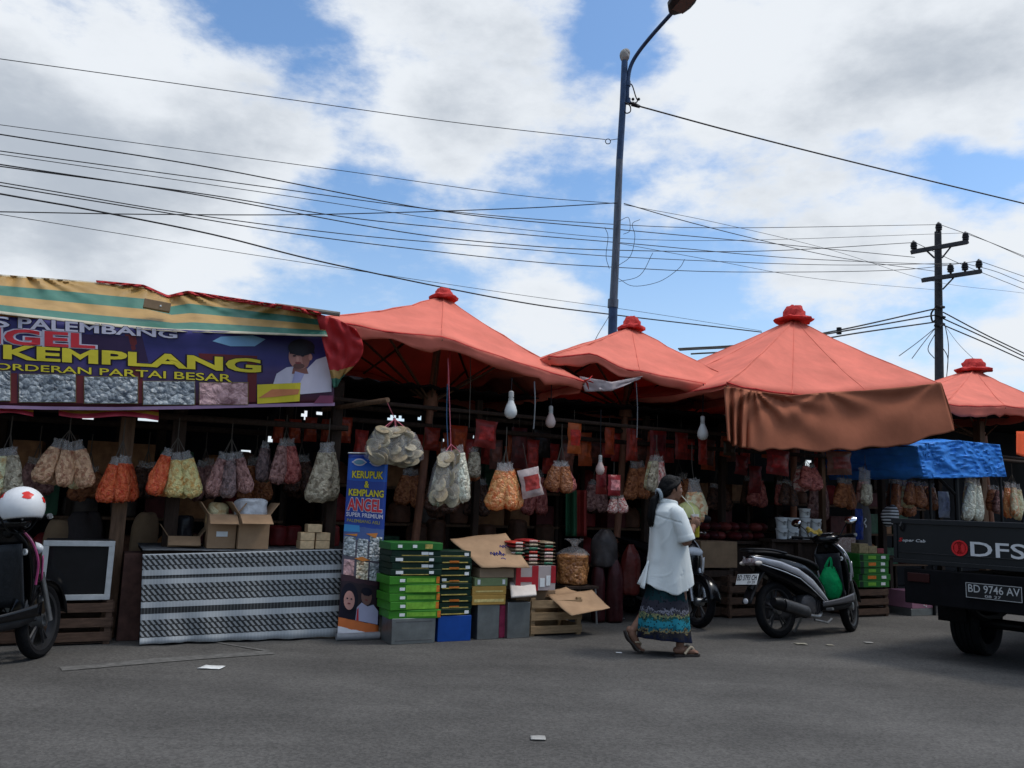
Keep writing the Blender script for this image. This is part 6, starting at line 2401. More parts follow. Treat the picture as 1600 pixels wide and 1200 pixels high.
def sec(x, z0, z1, hw, n=14, e=.55):
    """rounded cross-section in the y-z plane"""
    out = []
    for j in range(n):
        th = 2 * PI * j / n
        c, s = math.cos(th), math.sin(th)
        out.append(Vector((x, hw * math.copysign(abs(c) ** e, c), (z0 + z1) / 2 + (z1 - z0) / 2 * math.copysign(abs(s) ** e, s))))
    return out


def scooter(label, M, paint, accent, plate=None, steer=0.0, stripe=True, group='parked motor scooters', mirrors=True):
    root = thing('motor_scooter', label, 'scooter', M=M, group=group)
    blk, gl, rub = M_['black'], M_['black_gloss'], M_['rubber']

    def P(mb, name, parent=root, **k):
        return mb.build(name, parent, world=False, **k)

    def wheel(cx, T=Matrix.Identity(4), r=.285, w=.05):
        Y = T @ Matrix.Translation((cx, 0, r)) @ Matrix.Rotation(PI / 2, 4, 'X')
        mb = MB()
        prof = [(r - .075, -w * .55), (r - .055, -w * .85), (r - .03, -w), (r - .012, -w * .75), (r, -w * .3), (r, w * .3), (r - .012, w * .75), (r - .03, w), (r - .055, w * .85), (r - .075, w * .55), (r - .075, -w * .55)]
        mb.lathe(prof, rub, 40, Y, cap=False)
        wh = P(mb, 'wheel')
        mb = MB()
        mb.lathe([(r - .068, -.03), (r - .062, -.034), (r - .082, -.028), (r - .088, 0), (r - .082, .028), (r - .062, .034), (r - .068, .03)], mat('rim_grey', (.035, .035, .037), .4, .1, metal=.4), 40, Y, cap=False)
        mb.lathe([(.02, -.055), (.045, -.05), (.05, -.02), (.05, .02), (.045, .05), (.02, .055)], M_['steel'], 16, Y)
        for k in range(5):
            a = 2 * PI * k / 5 + .3
            for da in (-.14, .14):
                mb.tube([Vector((.045 * math.cos(a), .045 * math.sin(a), 0)), Vector(((r - .085) * math.cos(a + da), (r - .085) * math.sin(a + da), 0))], [.014, .010], mat('rim_grey', (.10, .10, .105)), 6, M=Y)
        mb.build('rim', wh, world=False)
        return wh
    wheel(-.63)
    S = Matrix.Translation((.55, 0, 0)) @ Matrix.Rotation(steer, 4, 'Z') @ Matrix.Translation((-.55, 0, 0))
    wheel(.64, S, .28, .044)
    # tail and side body
    st = [(-1.0, .80, .84, .03), (-.93, .72, .86, .075), (-.8, .64, .86, .11), (-.6, .57, .84, .14), (-.35, .47, .80, .155), (-.15, .39, .74, .15), (.02, .32, .60, .135), (.12, .29, .42, .12)]
    mb = MB()
    mb.loft([sec(*s) for s in st], paint)
    P(mb, 'rear_body', subsurf=1)
    # seat
    st = [(-.93, .86, .88, .05), (-.86, .85, .905, .10), (-.6, .82, .885, .135), (-.4, .79, .845, .14), (-.15, .74, .81, .125), (.02, .68, .765, .095), (.08, .66, .71, .06)]
    mb = MB()
    mb.loft([sec(*s, e=.7) for s in st], mat('seat_vinyl', (.008, .008, .009), .6, .3, 20, .2, 90, spec=.15))
    P(mb, 'seat', subsurf=1)
    # coloured side panel following the body on both sides
    for sg in (-1, 1):
        top = [(-.99, .835), (-.86, .815), (-.66, .775), (-.42, .70), (-.2, .585), (-.02, .43), (.05, .36)]
        bot = [(-.97, .80), (-.84, .755), (-.64, .70), (-.40, .62), (-.2, .50), (-.04, .39), (.03, .345)]
        hw = [.045, .10, .142, .160, .158, .146, .138]

        def fp(u, v):
            a, b = interp([Vector((*p, 0)) for p in bot], u), interp([Vector((*p, 0)) for p in top], u)
            e = a + (b - a) * v
            return Vector((e.x, sg * (interp(hw, u) + .008 + .008 * math.sin(PI * v)), e.y))
        mb = MB()
        mb.sheet(fp, 30, 5, accent if stripe else paint)
        P(mb, 'side_panel', solid=.006)
        mb = MB()
        mb.tube([fp(i / 14, -.12) - Vector((0, 0, .012)) for i in range(15)], .006, M_['silver'] if stripe else paint, 6)
        P(mb, 'trim_strip')
    # grab rail
    mb = MB()
    mb.tube([Vector((-.55, -.14, .86)), Vector((-.8, -.145, .895)), Vector((-.99, -.08, .905)), Vector((-.99, .08, .905)), Vector((-.8, .145, .895)), Vector((-.55, .14, .86))], .013, blk, 8, smooth_k=5)
    P(mb, 'grab_rail')
    # tail lamp, indicators, rear fender, number plate
    mb = MB()
    mb.loft([sec(-1.015, .765, .81, .05), sec(-.96, .745, .82, .085), sec(-.90, .73, .80, .09)], mat('tail_lens', (.40, .40, .41), .15, .2, 30, c2=(.10, .03, .03)))
    P(mb, 'tail_lamp')
    for sg in (-1, 1):
        mb = MB()
        mb.ell((-.945, sg * .105, .765), (.05, .022, .022), mat('indicator', (.6, .55, .5), .15))
        P(mb, 'indicator')
    mb = MB()
    mb.sheet(lambda u, v: Vector((lerp(-.80, -1.06, u) - .02 * math.sin(PI * u), (v - .5) * lerp(.14, .12, u), .70 - .34 * u)), 10, 4, blk)
    mb.tube([Vector((-.85, 0, .66)), Vector((-.99, 0, .50))], .03, blk, 8)
    P(mb, 'rear_fender', solid=.012)
    if plate:
        Mp = Matrix.Translation((-1.02, 0, .60)) @ Matrix.Rotation(R(24), 4, 'Y')
        mb = MB()
        mb.box(-.006, 0, -.14, .14, -.058, .058, mat('plate_white', (.66, .66, .64), .5, .06), Mp)
        pl = P(mb, 'number_plate', bevel=.003)
        mb = MB()
        fn = lambda u, v: Mp @ Vector((-.0085, .128 - .256 * u, v))
        ink = mat('plate_ink', (.015, .015, .018), .5)
        mb.text(plate[0], .0, 1.0, -.012, .045, fn, ink, .02)
        mb.text(plate[1], .58, .95, -.047, -.022, fn, ink, .01)
        mb.build('lettering', pl, world=False, smooth=False)
        mb = MB()
        Mr = Matrix.Translation((-1.065, 0, .385)) @ Matrix.Rotation(-PI / 2, 4, 'Y')
        mb.lathe([(.028, 0), (.028, .01), (.022, .014), (.002, .014)], mat('reflector', (.5, .5, .52), .2), 16, Mr)
        P(mb, 'reflector')
    # engine, transmission, silencer, stands, shock
    eng = mat('engine_grey', (.06, .06, .065), .5, .3, 15, .2, 40, metal=.4)
    mb = MB()
    mb.loft([sec(-.72, .20, .36, .06), sec(-.55, .17, .40, .09), sec(-.3, .18, .42, .10), sec(-.1, .2, .40, .10), sec(.02, .24, .34, .07)], eng, Matrix.Translation((0, .07, 0)))
    mb.lathe([(.11, -.09), (.12, -.05), (.12, .04), (.10, .06), (.03, .07)], eng, 20, Matrix.Translation((-.22, -.06, .31)) @ Matrix.Rotation(PI / 2, 4, 'X'))
    for k in range(5):
        mb.box(-.14 + k * .03, -.128 + k * .03, -.1, .1, .22, .40, eng)
    P(mb, 'engine')
    mb = MB()
    mb.tube([Vector((.0, -.08, .24)), Vector((-.12, -.13, .2)), Vector((-.3, -.15, .22))], .018, M_['steel'], 8, smooth_k=5)
    mb.tube([Vector((-.30, -.155, .235)), Vector((-.36, -.165, .25)), Vector((-.80, -.175, .36)), Vector((-.86, -.175, .375))], [.03, .062, .066, .045], blk, 14)
    ex = P(mb, 'exhaust')
    mb = MB()
    mb.sheet(lambda u, v: Vector((lerp(-.38, -.74, u), -.175 - .07 * math.cos((v - .5) * 2.0) - .004, lerp(.255, .345, u) + .07 * math.sin((v - .5) * 2.0))), 10, 6, mat('shield_grey', (.06, .06, .062), .5, .2, metal=.5))
    mb.build('heat_shield', ex, world=False, solid=.004)
    mb = MB()
    mb.tube([Vector((-.58, .14, .32)), Vector((-.50, .13, .62))], .035, mat('spring', (.05, .05, .05), .5, metal=.5), 10)
    P(mb, 'shock_absorber')
    mb = MB()
    mb.tube([Vector((-.05, .10, .24)), Vector((-.10, .22, .03)), Vector((-.06, .25, .02))], .012, M_['steel'], 8)
    mb.tube([Vector((-.2, -.14, .17)), Vector((-.02, -.16, .13)), Vector((.05, -.165, .17))], .012, M_['steel'], 8)
    P(mb, 'side_stand')
    mb = MB()
    mb.tube([Vector((-.02, -.17, .27)), Vector((-.02, -.25, .275))], .014, M_['steel'], 8)
    P(mb, 'foot_peg')
    # floor
    mb = MB()
    mb.loft([sec(-.02, .25, .33, .13), sec(.15, .24, .33, .155), sec(.33, .25, .34, .16), sec(.45, .28, .38, .15)], blk)
    P(mb, 'floorboard')
    for sg in (-1, 1):
        mb = MB()
        mb.sheet(lambda u, v: Vector((lerp(-.05, .50, u), sg * (.148 + .015 * math.sin(PI * u) + .006 * v), lerp(.30, .33, u) + (.05 + .05 * u * u) * v)), 12, 3, mat('floor_trim_grey', (.12, .12, .13), .35, .2, metal=.4) if stripe else paint)
        P(mb, 'floor_trim', solid=.006)
    # leg shield and front apron
    def shield(z, xin, hw, nose):
        pts = []
        for k in range(9):
            y = -1 + 2 * k / 8
            pts.append(Vector((xin - .03 * abs(y) ** 2, hw * y, z)))
        for k in range(1, 8):
            y = 1 - 2 * k / 8
            pts.append(Vector((xin + nose * (1 - abs(y) ** 1.6) + .012, hw * y, z)))
        return pts
    mb = MB()
    mb.loft([shield(.33, .42, .13, .03), shield(.45, .43, .17, .07), shield(.60, .41, .20, .12), shield(.76, .38, .215, .17), shield(.88, .345, .19, .17), shield(.96, .315, .12, .12), shield(.985, .30, .07, .06)], paint)
    P(mb, 'leg_shield', subsurf=1)
    mb = MB()
    mb.sheet(lambda u, v: Vector((.402 - .09 * v * .9 - .025 * (2 * u - 1) ** 2, (u - .5) * lerp(.24, .33, v), lerp(.40, .86, v))), 8, 8, mat('inner_shield', (.03, .032, .036), .5, .2, 20, .2, 60))
    P(mb, 'inner_panel', solid=.012)
    for sg in (-1, 1):                                   # bright edges on the apron
        mb = MB()
        mb.tube([Vector((.40, sg * .20, .56)), Vector((.395, sg * .222, .72)), Vector((.36, sg * .20, .86)), Vector((.335, sg * .13, .95))], .009, accent, 6, smooth_k=4)
        P(mb, 'apron_trim')
        mb = MB()
        mb.sheet(lambda u, v: Vector((.455 + .03 * u, sg * (.195 - .05 * u), .60 + .17 * v - .02 * u)), 5, 5, accent)
        P(mb, 'apron_panel', solid=.01)
    mb = MB()
    mb.ell((.505, 0, .82), (.05, .12, .055), mat('lamp_lens', (.55, .57, .6), .08))
    P(mb, 'headlamp')
    # emblem ring on the inner shield side
    mb = MB()
    T_ = Matrix.Translation((.34, -.155, .80)) @ Matrix.Rotation(-PI / 2, 4, 'Y')
    mb.lathe([(.014, 0), (.014, .012), (.024, .012), (.024, 0)], M_['white'], 16, T_)
    P(mb, 'key_ring')
    mb = MB()
    mb.tube(arc(.64, .28, .325, R(20), R(165), 14), .0, blk) if False else None
    mb.sheet(lambda u, v: S @ Vector((.64 + .315 * math.cos(lerp(R(8), R(165), u)), (v - .5) * .13, .28 + .315 * math.sin(lerp(R(8), R(165), u)) - .02 * (2 * v - 1) ** 2)), 18, 4, paint)
    P(mb, 'front_fender', solid=.008)
    mb = MB()
    for sg in (-1, 1):
        mb.tube([S @ Vector((.50, sg * .075, .64)), S @ Vector((.64, sg * .085, .28))], .02, M_['steel'], 10)
    P(mb, 'fork')
    # handlebar, cowl, grips, levers, mirrors
    Hs = Matrix.Translation((.30, 0, 0)) @ Matrix.Rotation(steer, 4, 'Z') @ Matrix.Translation((-.30, 0, 0))
    mb = MB()
    mb.loft([[Hs @ v for v in sec(x, z0, z1, hw, e=.8)] for x, z0, z1, hw in ((.20, .99, 1.04, .05), (.25, .96, 1.07, .13), (.33, .95, 1.09, .16), (.42, .97, 1.07, .13), (.46, 1.0, 1.04, .05))], paint)
    mb.tube([Hs @ Vector((.33, 0, .90)), Hs @ Vector((.32, 0, 1.0))], .05, blk, 10)
    P(mb, 'handlebar_cowl', subsurf=1)
    mb = MB()
    mb.sheet(lambda u, v: Hs @ Vector((.245 + .10 * v, (u - .5) * .18, 1.075 + .018 * v)), 4, 4, mat('dial', (.06, .06, .065), .1))
    P(mb, 'dial', solid=.004)
    for sg in (-1, 1):
        mb = MB()
        mb.tube([Hs @ Vector((.30, sg * .10, 1.03)), Hs @ Vector((.25, sg * .24, 1.045))], .012, blk, 8)
        mb.tube([Hs @ Vector((.25, sg * .235, 1.045)), Hs @ Vector((.205, sg * .345, 1.05))], .019, rub, 10)
        mb.tube([Hs @ Vector((.204, sg * .346, 1.05)), Hs @ Vector((.200, sg * .362, 1.05))], .021, M_['steel'], 10)
        gp = P(mb, 'grip')
        mb = MB()
        mb.tube([Hs @ Vector((.29, sg * .20, 1.045)), Hs @ Vector((.285, sg * .26, 1.05)), Hs @ Vector((.25, sg * .35, 1.045))], [.008, .008, .006], M_['chrome'], 6)
        mb.build('lever', gp, world=False)
        if not mirrors:
            continue
        mb = MB()
        mb.tube([Hs @ Vector((.29, sg * .17, 1.05)), Hs @ Vector((.31, sg * .21, 1.13)), Hs @ Vector((.29, sg * .27, 1.20))], .007, blk, 6, smooth_k=4)
        rot = Matrix.Rotation(sg * -.15, 3, 'Z')
        mb.ell(Hs @ Vector((.29, sg * .30, 1.215)), (.022, .078, .048), blk, n=16, k=10, rot=rot)
        mr = P(mb, 'mirror')
        rot = rot @ Matrix.Rotation(.42, 3, 'Y')
        mb = MB()
        mb.ell(Hs @ Vector((.275, sg * .30, 1.217)), (.020, .074, .045), M_['chrome'], n=16, k=8, rot=rot)
        mb.build('mirror_glass', mr, world=False)
    return root


def scooter_matrix(rear, head, lean):
    """rear wheel contact and heading angle from +X"""
    d = Vector((math.cos(head), math.sin(head), 0))
    o = rear + d * .63
    return Matrix.Translation(o) @ Matrix.Rotation(head, 4, 'Z') @ Matrix.Rotation(lean, 4, 'X')


def build_scooters():
    pearl = mat('pearl_panel', (.42, .43, .46), .28, .25, 5, metal=.35, coat=.4)
    # parked scooter, tail towards the viewer
    a, b = G(1216, 997), G(1337, 987)
    hd = math.atan2((b - a).y, (b - a).x)
    scM = scooter_matrix(a, hd, R(-6))
    root = scooter('black and silver scooter parked with its white number plate towards the road', scM, M_['black_gloss'], pearl, ('BD 3793 CH', '09 29'), steer=R(22))
    # green plastic bag hooked between seat and shield
    gm = cloth_mat('green_film', rgb(20, 150, 90), .35, .25, 7, .9, 14, rough=.25)
    mb = MB()
    c = scM @ Vector((.245, -.02, .36))
    rings = []
    for v, r in ((0, .06), (.02, .12), (.10, .135), (.18, .13), (.25, .105), (.31, .075), (.35, .05)):
        rings.append([c + Vector((r * math.cos(th) * (1 + .22 * nz((math.cos(th) * 2, math.sin(th) * 2, v * 7), 1.2, 5)), r * .85 * math.sin(th), v)) + Vector((.02 * nz((th, v * 8, 0), 1.5, 2), 0, .03 * nz((math.cos(th) * 2, math.sin(th) * 2, v * 3), 1, 4))) for th in [2 * PI * j / 26 for j in range(26)]])
    mb.loft(rings, gm, cap=False)
    for sx in (-.03, .035):
        mb.tube([c + Vector((sx - .02, 0, .33)), c + Vector((sx * .8, 0, .40)), c + Vector((.02, .01, .47))], [.022, .018, .010], gm, 8, flat=.4)
    tag(mb.build('plastic_bag', subsurf=1), 'green plastic bag hanging in front of the parked scooter seat', 'bag')
    # yellowish cloth tucked on the handlebar, number card on the front
    mb = MB()
    q = scM @ Vector((.22, .08, 1.085))
    mb.sheet(lambda u, v: q + Vector((.16 * (u - .5), .10 * (v - .5), .05 * v + .02 * math.sin(u * 7) + .03 * nz((u * 4, v * 4, 0), 1, 3))), 10, 8, cloth_mat('ochre_cloth', rgb(120, 105, 50), .1))
    tag(mb.build('ochre_rag', solid=.006), 'ochre rag lying on the dials of the parked scooter', 'rag')
    # scooter nose-on behind the woman
    f = G(1091, 981)
    h2 = R(-62)
    d = Vector((math.cos(h2), math.sin(h2), 0))
    s2M = scooter_matrix(f - d * 1.27, h2, R(-4))
    scooter('black scooter facing the road behind the woman, a pale green helmet on its bars', s2M, M_['black_gloss'], mat('white_accent', (.6, .6, .6), .3), steer=R(-6), stripe=False)
    helmet(at(1074, 806, f.y + .05), R(-115), .150, mat('pale_green_shell', rgb(176, 178, 120), .35, .12, 6), 'pale green open helmet hung on the scooter behind the woman', None, tilt=R(18), peak=False)
    # scooter at the left edge
    f = G(64, 1029)
    h3 = R(68)
    d = Vector((math.cos(h3), math.sin(h3), 0))
    s3M = scooter_matrix(f - d * 1.27, h3, R(-5))
    scooter('dark scooter with magenta trim cut off by the left edge', s3M, M_['black_gloss'], mat('magenta_accent', rgb(150, 62, 104), .35, .25, 4), steer=R(24), stripe=False, mirrors=False)
    hp = at(33, 794, f.y - .45)
    helmet(hp, R(150), .150, mat('white_shell', (.68, .68, .68), .3, .06), 'white helmet with red spots resting on the bars of the left scooter', mat('red_spot', rgb(205, 40, 36), .3, .1), tilt=R(10), peak=False)
    c = s3M @ Vector((.12, .03, .34))
    mb = MB()
    rings = [[c + Vector((r * math.cos(th), r * math.sin(th), v)) for th in [2 * PI * j / 20 for j in range(20)]] for v, r in ((0, .06), (.05, .11), (.25, .12), (.42, .10), (.5, .04))]
    mb.loft(rings, mat('cream_sack', rgb(190, 178, 145), .7, .3, 7, .4, 14))
    tag(mb.build('cream_sack', subsurf=1), 'cream sack standing on the floor of the left scooter', 'sack')


def helmet(c, rz, r, shell, label, spots, tilt=0.0, peak=True):
    M = Matrix.Translation(c) @ Matrix.Rotation(rz, 4, 'Z') @ Matrix.Rotation(tilt, 4, 'Y')
    root = thing('helmet', label, 'helmet', M=M, group='helmets left on scooters')
    mb = MB()
    n = 32

    def f(u, v):                                          # open-face shell, brow at +x
        th = 2 * PI * u
        low = lerp(R(112), R(84), .5 + .5 * math.cos(th)) if True else 0
        low = R(124) - R(46) * max(0, math.cos(th)) ** .6
        ph = low * v
        return Vector((r * 1.12 * math.sin(ph) * math.cos(th), r * .95 * math.sin(ph) * math.sin(th), r * math.cos(ph)))
    mb.sheet(f, n * 2, 20, shell)
    mb.build('shell', root, world=False, solid=.012)
    mb = MB()
    mb.sheet(lambda u, v: f(u, v) * .93, n, 12, mat('liner', (.02, .02, .022), .9))
    mb.build('liner', root, world=False)
    mb = MB()
    mb.tube([f(i / 40, 1.0) for i in range(41)], .008, M_['black'], 6)
    mb.build('rim_trim', root, world=False)
    if peak:
        mb = MB()
        mb.sheet(lambda u, v: Vector(((r * 1.10 + .07 * v) * math.cos((u - .5) * 1.7) , r * .96 * math.sin((u - .5) * 1.7) , r * (.22 - .10 * v))), 14, 4, shell)
        mb.build('peak', root, world=False, solid=.006)
    if spots:
        mb = MB()
        k = 0
        for u0, v0, ru, rv in ((.80, .52, .035, .10), (.93, .45, .02, .07), (.68, .20, .06, .09), (.73, .93, .03, .05), (.60, .6, .025, .07), (.2, .5, .04, .1), (.45, .5, .04, .1), (.03, .4, .03, .08)):
            mb.sheet(lambda u, v: f(u0 + ru * v * math.cos(2 * PI * u) * (1 + .3 * math.cos(10 * PI * u)), v0 + rv * v * math.sin(2 * PI * u)) * 1.052, 20, 3, spots)
        for u0, v0, u1, v1 in ((.74, .3, .80, .38), (.86, .62, .93, .60), (.84, .33, .90, .30), (.7, .7, .76, .74)):
            mb.tube([f(lerp(u0, u1, i / 4), lerp(v0, v1, i / 4) + .02 * math.sin(i * 1.6)) * 1.05 for i in range(5)], .006, mat('grey_mark', (.22, .22, .24), .4), 5)
        mb.build('decal', root, world=False)
    mb = MB()
    mb.tube([Vector((.02, -r * .9, -r * .5)), Vector((.04, -r * .5, -r * 1.05)), Vector((.05, r * .3, -r * 1.1)), Vector((.02, r * .9, -r * .5))], .007, M_['black'], 6, smooth_k=5)
    mb.build('strap', root, world=False)
    return root


# ================================================================== the woman
def build_woman():
    p0 = G(1038, 1023)
    root = thing('person', 'woman in a loose white shirt and patterned skirt walking past, sipping a drink', 'person', p0, R(16))
    skin = mat('skin', (.20, .105, .07), .55, .12, 14, .1, 60)
    V = Vector
    b = MB()

    def limb(pts, rs, n=12, k=4):
        b.tube(pts, rs, skin, n, smooth_k=k)
    # legs
    limb([(.0, -.09, .86), (.06, -.09, .66), (.115, -.09, .48), (.12, -.09, .28), (.105, -.09, .085)], [.085, .075, .055, .052, .034])
    limb([(0, .09, .86), (-.01, .09, .66), (-.03, .09, .48), (-.15, .09, .34), (-.265, .09, .205)], [.085, .075, .055, .050, .034])
    # front foot with toes
    limb([(.085, -.09, .075), (.10, -.09, .06), (.17, -.095, .055), (.24, -.10, .038)], [.034, .038, .036, .028])
    b.ell((.075, -.09, .055), (.035, .03, .03), skin)
    for i, (y, L, r) in enumerate(((-.068, .055, .014), (-.088, .052, .0105), (-.104, .045, .0095), (-.119, .036, .009), (-.131, .026, .0085))):
        limb([(.235, y, .036), (.235 + L * .6, y - .002, .036), (.235 + L, y - .003, .031)], [r, r, r * .8], 8, 3)
    # rear foot, heel lifted
    limb([(-.28, .09, .215), (-.275, .09, .17), (-.245, .09, .115), (-.215, .09, .06)], [.034, .038, .036, .03])
    b.ell((-.30, .09, .205), (.03, .03, .034), skin)
    for i, (y, L, r) in enumerate(((.068, .055, .014), (.088, .05, .0105), (.104, .044, .0095), (.119, .035, .009), (.131, .026, .0085))):
        limb([(-.215, y, .058), (-.19, y, .034), (-.215 + L, y, .028)], [r, r, r * .8], 8, 3)
    # trunk
    b.loft([[V((cx + rx * math.cos(t), ry * math.sin(t), z)) for t in [2 * PI * j / 20 for j in range(20)]] for z, cx, rx, ry in ((.80, 0, .10, .14), (.88, -.01, .125, .165), (.98, .0, .115, .145), (1.08, .015, .11, .135), (1.18, .02, .115, .15), (1.26, .018, .10, .165), (1.31, .02, .075, .13), (1.345, .025, .05, .06))], skin)
    limb([(.02, 0, 1.30), (.035, 0, 1.36), (.055, 0, 1.43)], [.056, .05, .052])
    # arms
    limb([(.015, -.165, 1.27), (.05, -.215, 1.13), (.085, -.235, 1.0), (.15, -.185, 1.07), (.225, -.115, 1.145)], [.05, .043, .038, .036, .025])
    limb([(.02, .165, 1.27), (.06, .205, 1.13), (.10, .215, 1.0), (.17, .15, 1.05), (.235, .075, 1.11)], [.05, .043, .038, .036, .025])
    # right hand round the cup
    cup = V((.278, -.045, 1.20))
    b.ell((.25, -.098, 1.168), (.042, .020, .046), skin, rot=Matrix.Rotation(-.5, 3, 'Z') @ Matrix.Rotation(.45, 3, 'Y'))
    for i, dz in enumerate((.032, .012, -.008, -.028)):
        L = (1.0, 1.08, 1.0, .82)[i]
        z = cup.z + dz - .01
        pts = []
        for k in range(4):
            a = R(-118) + R(44) * k * L
            pts.append(V((cup.x + .040 * math.cos(a), cup.y + .040 * math.sin(a), z - .004 * k)))
        limb([V((.258, -.105, z - .006))] + pts[0:], [.011, .0105, .0095, .009, .0075], 8, 3)
    limb([(.245, -.085, 1.175), (.240, -.065, 1.21), (.247, -.030, 1.228), (.262, -.012, 1.235)], [.014, .012, .011, .009], 8, 3)
    # left hand under the cup
    b.ell((.262, .035, 1.138), (.042, .034, .018), skin, rot=Matrix.Rotation(-.7, 3, 'Z') @ Matrix.Rotation(-.35, 3, 'Y'))
    for i, dy in enumerate((-.012, .006, .022, .037)):
        L = (.92, 1.0, .95, .75)[i]
        limb([(.275, .02 + dy * .6, 1.143), (.298 , .0 + dy * .7, 1.150), (.318 , -.012 + dy * .7, 1.162 + .01 * L), (.322, -.018 + dy * .7, 1.162 + .032 * L)], [.0105, .0095, .009, .0075], 8, 3)
    limb([(.245, .045, 1.145), (.250, .030, 1.172), (.262, .006, 1.192)], [.013, .011, .009], 8, 3)
    # head
    hc = V((.062, 0, 1.49))
    b.ell(hc, (.090, .072, .098), skin, n=24, k=16)
    b.ell((.095, 0, 1.445), (.062, .056, .072), skin, n=20, k=12)
    b.ell((.118, 0, 1.398), (.030, .032, .026), skin)                         # chin
    b.loft([[V((x + .0, 0, z)) + V((rx * math.cos(t), ry * math.sin(t), 0)) for t in [2 * PI * j / 10 for j in range(10)]] for x, z, rx, ry in ((.140, 1.493, .010, .008), (.152, 1.470, .014, .011), (.161, 1.452, .016, .016), (.150, 1.444, .014, .017))], skin)
    b.ell((.151, 0, 1.428), (.012, .023, .008), skin)                         # lips
    b.ell((.148, 0, 1.415), (.012, .020, .008), skin)
    for s in (-1, 1):
        b.ell((.132, s * .030, 1.492), (.018, .024, .010), skin)              # brow
        b.ell((.118, s * .036, 1.452), (.026, .02, .024), skin)               # cheek
        b.ell((.048, s * .076, 1.468), (.020, .009, .030), skin, rot=Matrix.Rotation(s * -.35, 3, 'Z'))
    part_from_mesh(remeshed(b, 'body', .0052, 3), 'body', root)
    for s in (-1, 1):
        e = MB()
        e.ell((.134, s * .031, 1.474), (.013, .015, .010), mat('eye_white', (.5, .48, .45), .2))
        e.ell((.1445, s * .031, 1.474), (.0045, .006, .006), mat('iris', (.01, .007, .006), .1))
        e.build('eye', root, world=False)
    # hair: pulled back into a long pony tail
    hair = mat('black_hair', (.003, .0028, .003), .6, .4, 60, .5, 90, spec=.12, stretch=(.4, 1, .35))
    h = MB()
    h.ell((.040, 0, 1.507), (.096, .081, .094), hair, n=24, k=16)
    h.ell((.000, 0, 1.475), (.070, .074, .085), hair, n=20, k=12)
    for s in (-1, 1):
        h.tube([(.115, s * .035, 1.565), (.085, s * .074, 1.525), (.02, s * .080, 1.485), (-.045, s * .03, 1.44)], [.018, .026, .030, .03], hair, 10, smooth_k=4, flat=.6)
    h.ell((.098, 0, 1.562), (.040, .062, .030), hair)
    h.tube([(.125, -.02, 1.565), (.150, -.03, 1.552), (.160, -.04, 1.525)], [.014, .010, .004], hair, 8, smooth_k=4)
    h.tube([(.06, -.076, 1.50), (.066, -.083, 1.47), (.072, -.080, 1.44)], [.010, .008, .003], hair, 8, smooth_k=4)
    h.ell((-.058, 0, 1.425), (.035, .035, .04), hair)
    rng = random.Random(2)
    for i in range(16):
        dx, dy = rng.uniform(-.025, .02), rng.uniform(-.035, .035)
        ln = rng.uniform(.85, 1.08)
        pts = [V((-.065, 0, 1.42)), V((-.105 + dx, dy * .6, 1.37)), V((-.125 + dx, dy, 1.29)), V((-.130 + dx * 1.4, dy * 1.1, 1.29 - .10 * ln)), V((-.118 + dx * 1.6 + .01 * math.sin(i), dy * 1.2, 1.29 - .17 * ln))]
        h.tube(pts, [.016, .020, .018, .013, .004], hair, 7, smooth_k=4)
    part_from_mesh(remeshed(h, 'hair', .006, 2), 'hair', root)
    sc_ = MB()
    for i in range(1):
        ring = [V((-.066, .040 * math.cos(a), 1.418 + .040 * math.sin(a))) + V((.018 * math.cos(a) * 0 - .012 * math.sin(a), 0, 0)) for a in [2 * PI * j / 16 for j in range(17)]]
        sc_.tube(ring, .017, mat('grey_scrunchie', rgb(150, 160, 165), .7, .25, 30, .5, 60), 8)
    sc_.build('scrunchie', root, world=False)
    # shirt
    shirt = cloth_mat('white_cotton', (.70, .735, .72), .12, .05, 3, .12, 7, rough=.9)
    s = MB()
    prof = [(1.355, .028, .066, .066), (1.335, .024, .078, .098), (1.305, .020, .100, .152), (1.26, .018, .128, .192), (1.18, .020, .140, .190), (1.06, .028, .150, .190), (.92, .040, .162, .194), (.78, .048, .178, .204), (.68, .050, .192, .212), (.60, .050, .200, .216)]
    rings = []
    n = 64
    for i, (z, cx, rx, ry) in enumerate(prof):
        v = i / (len(prof) - 1)
        rg = []
        for j in range(n):
            t = 2 * PI * j / n
            w = 1.04 + v * (.02 * math.sin(5 * t + 1.7 * math.sin(z * 5)) + .035 * nz((math.cos(t) * 3, math.sin(t) * 3, z * 1.3), 1.0, 4) + .035 * math.sin(7 * t + 3 * z) * v + .012 * nz((math.cos(t) * 5, math.sin(t) * 5, z * 2.5), 1.0, 7))
            zz = z
            if v > .75:
                k = (v - .75) / .25
                zz += k * (-.055 * math.cos(2 * (t + 1.75)) + .015 * math.cos(t))
            x = cx + rx * w * math.cos(t)
            if v > .6 and math.cos(t) < -.6:
                x -= .06 * (v - .6) / .4 * (-math.cos(t) - .6) / .4
            rg.append(V((x, ry * w * math.sin(t), zz)))
        rings.append(rg)
    # denser rings between the stations
    fine = []
    for i in range(len(rings) - 1):
        for k in range(4):
            f = k / 4
            fine.append([a * (1 - f) + c * f for a, c in zip(rings[i], rings[i + 1])])
    fine.append(rings[-1])
    s.loft(fine, shirt)
    for sg in (-1, 1):
        y = sg
        pts = [(.012, y * .135, 1.272), (.03, y * .185, 1.235), (.058, y * .222, 1.13), (.080, y * .238, 1.055), (.088, y * .240, 1.022)]
        s.tube(pts, [.064, .072, .074, .074, .074], shirt, 20, smooth_k=5)
        s.tube([(.079, y * .238, 1.058), (.090, y * .242, 1.015)], .078, shirt, 20)      # turned cuff
    me = remeshed(s, 'shirt', .0065, 8)
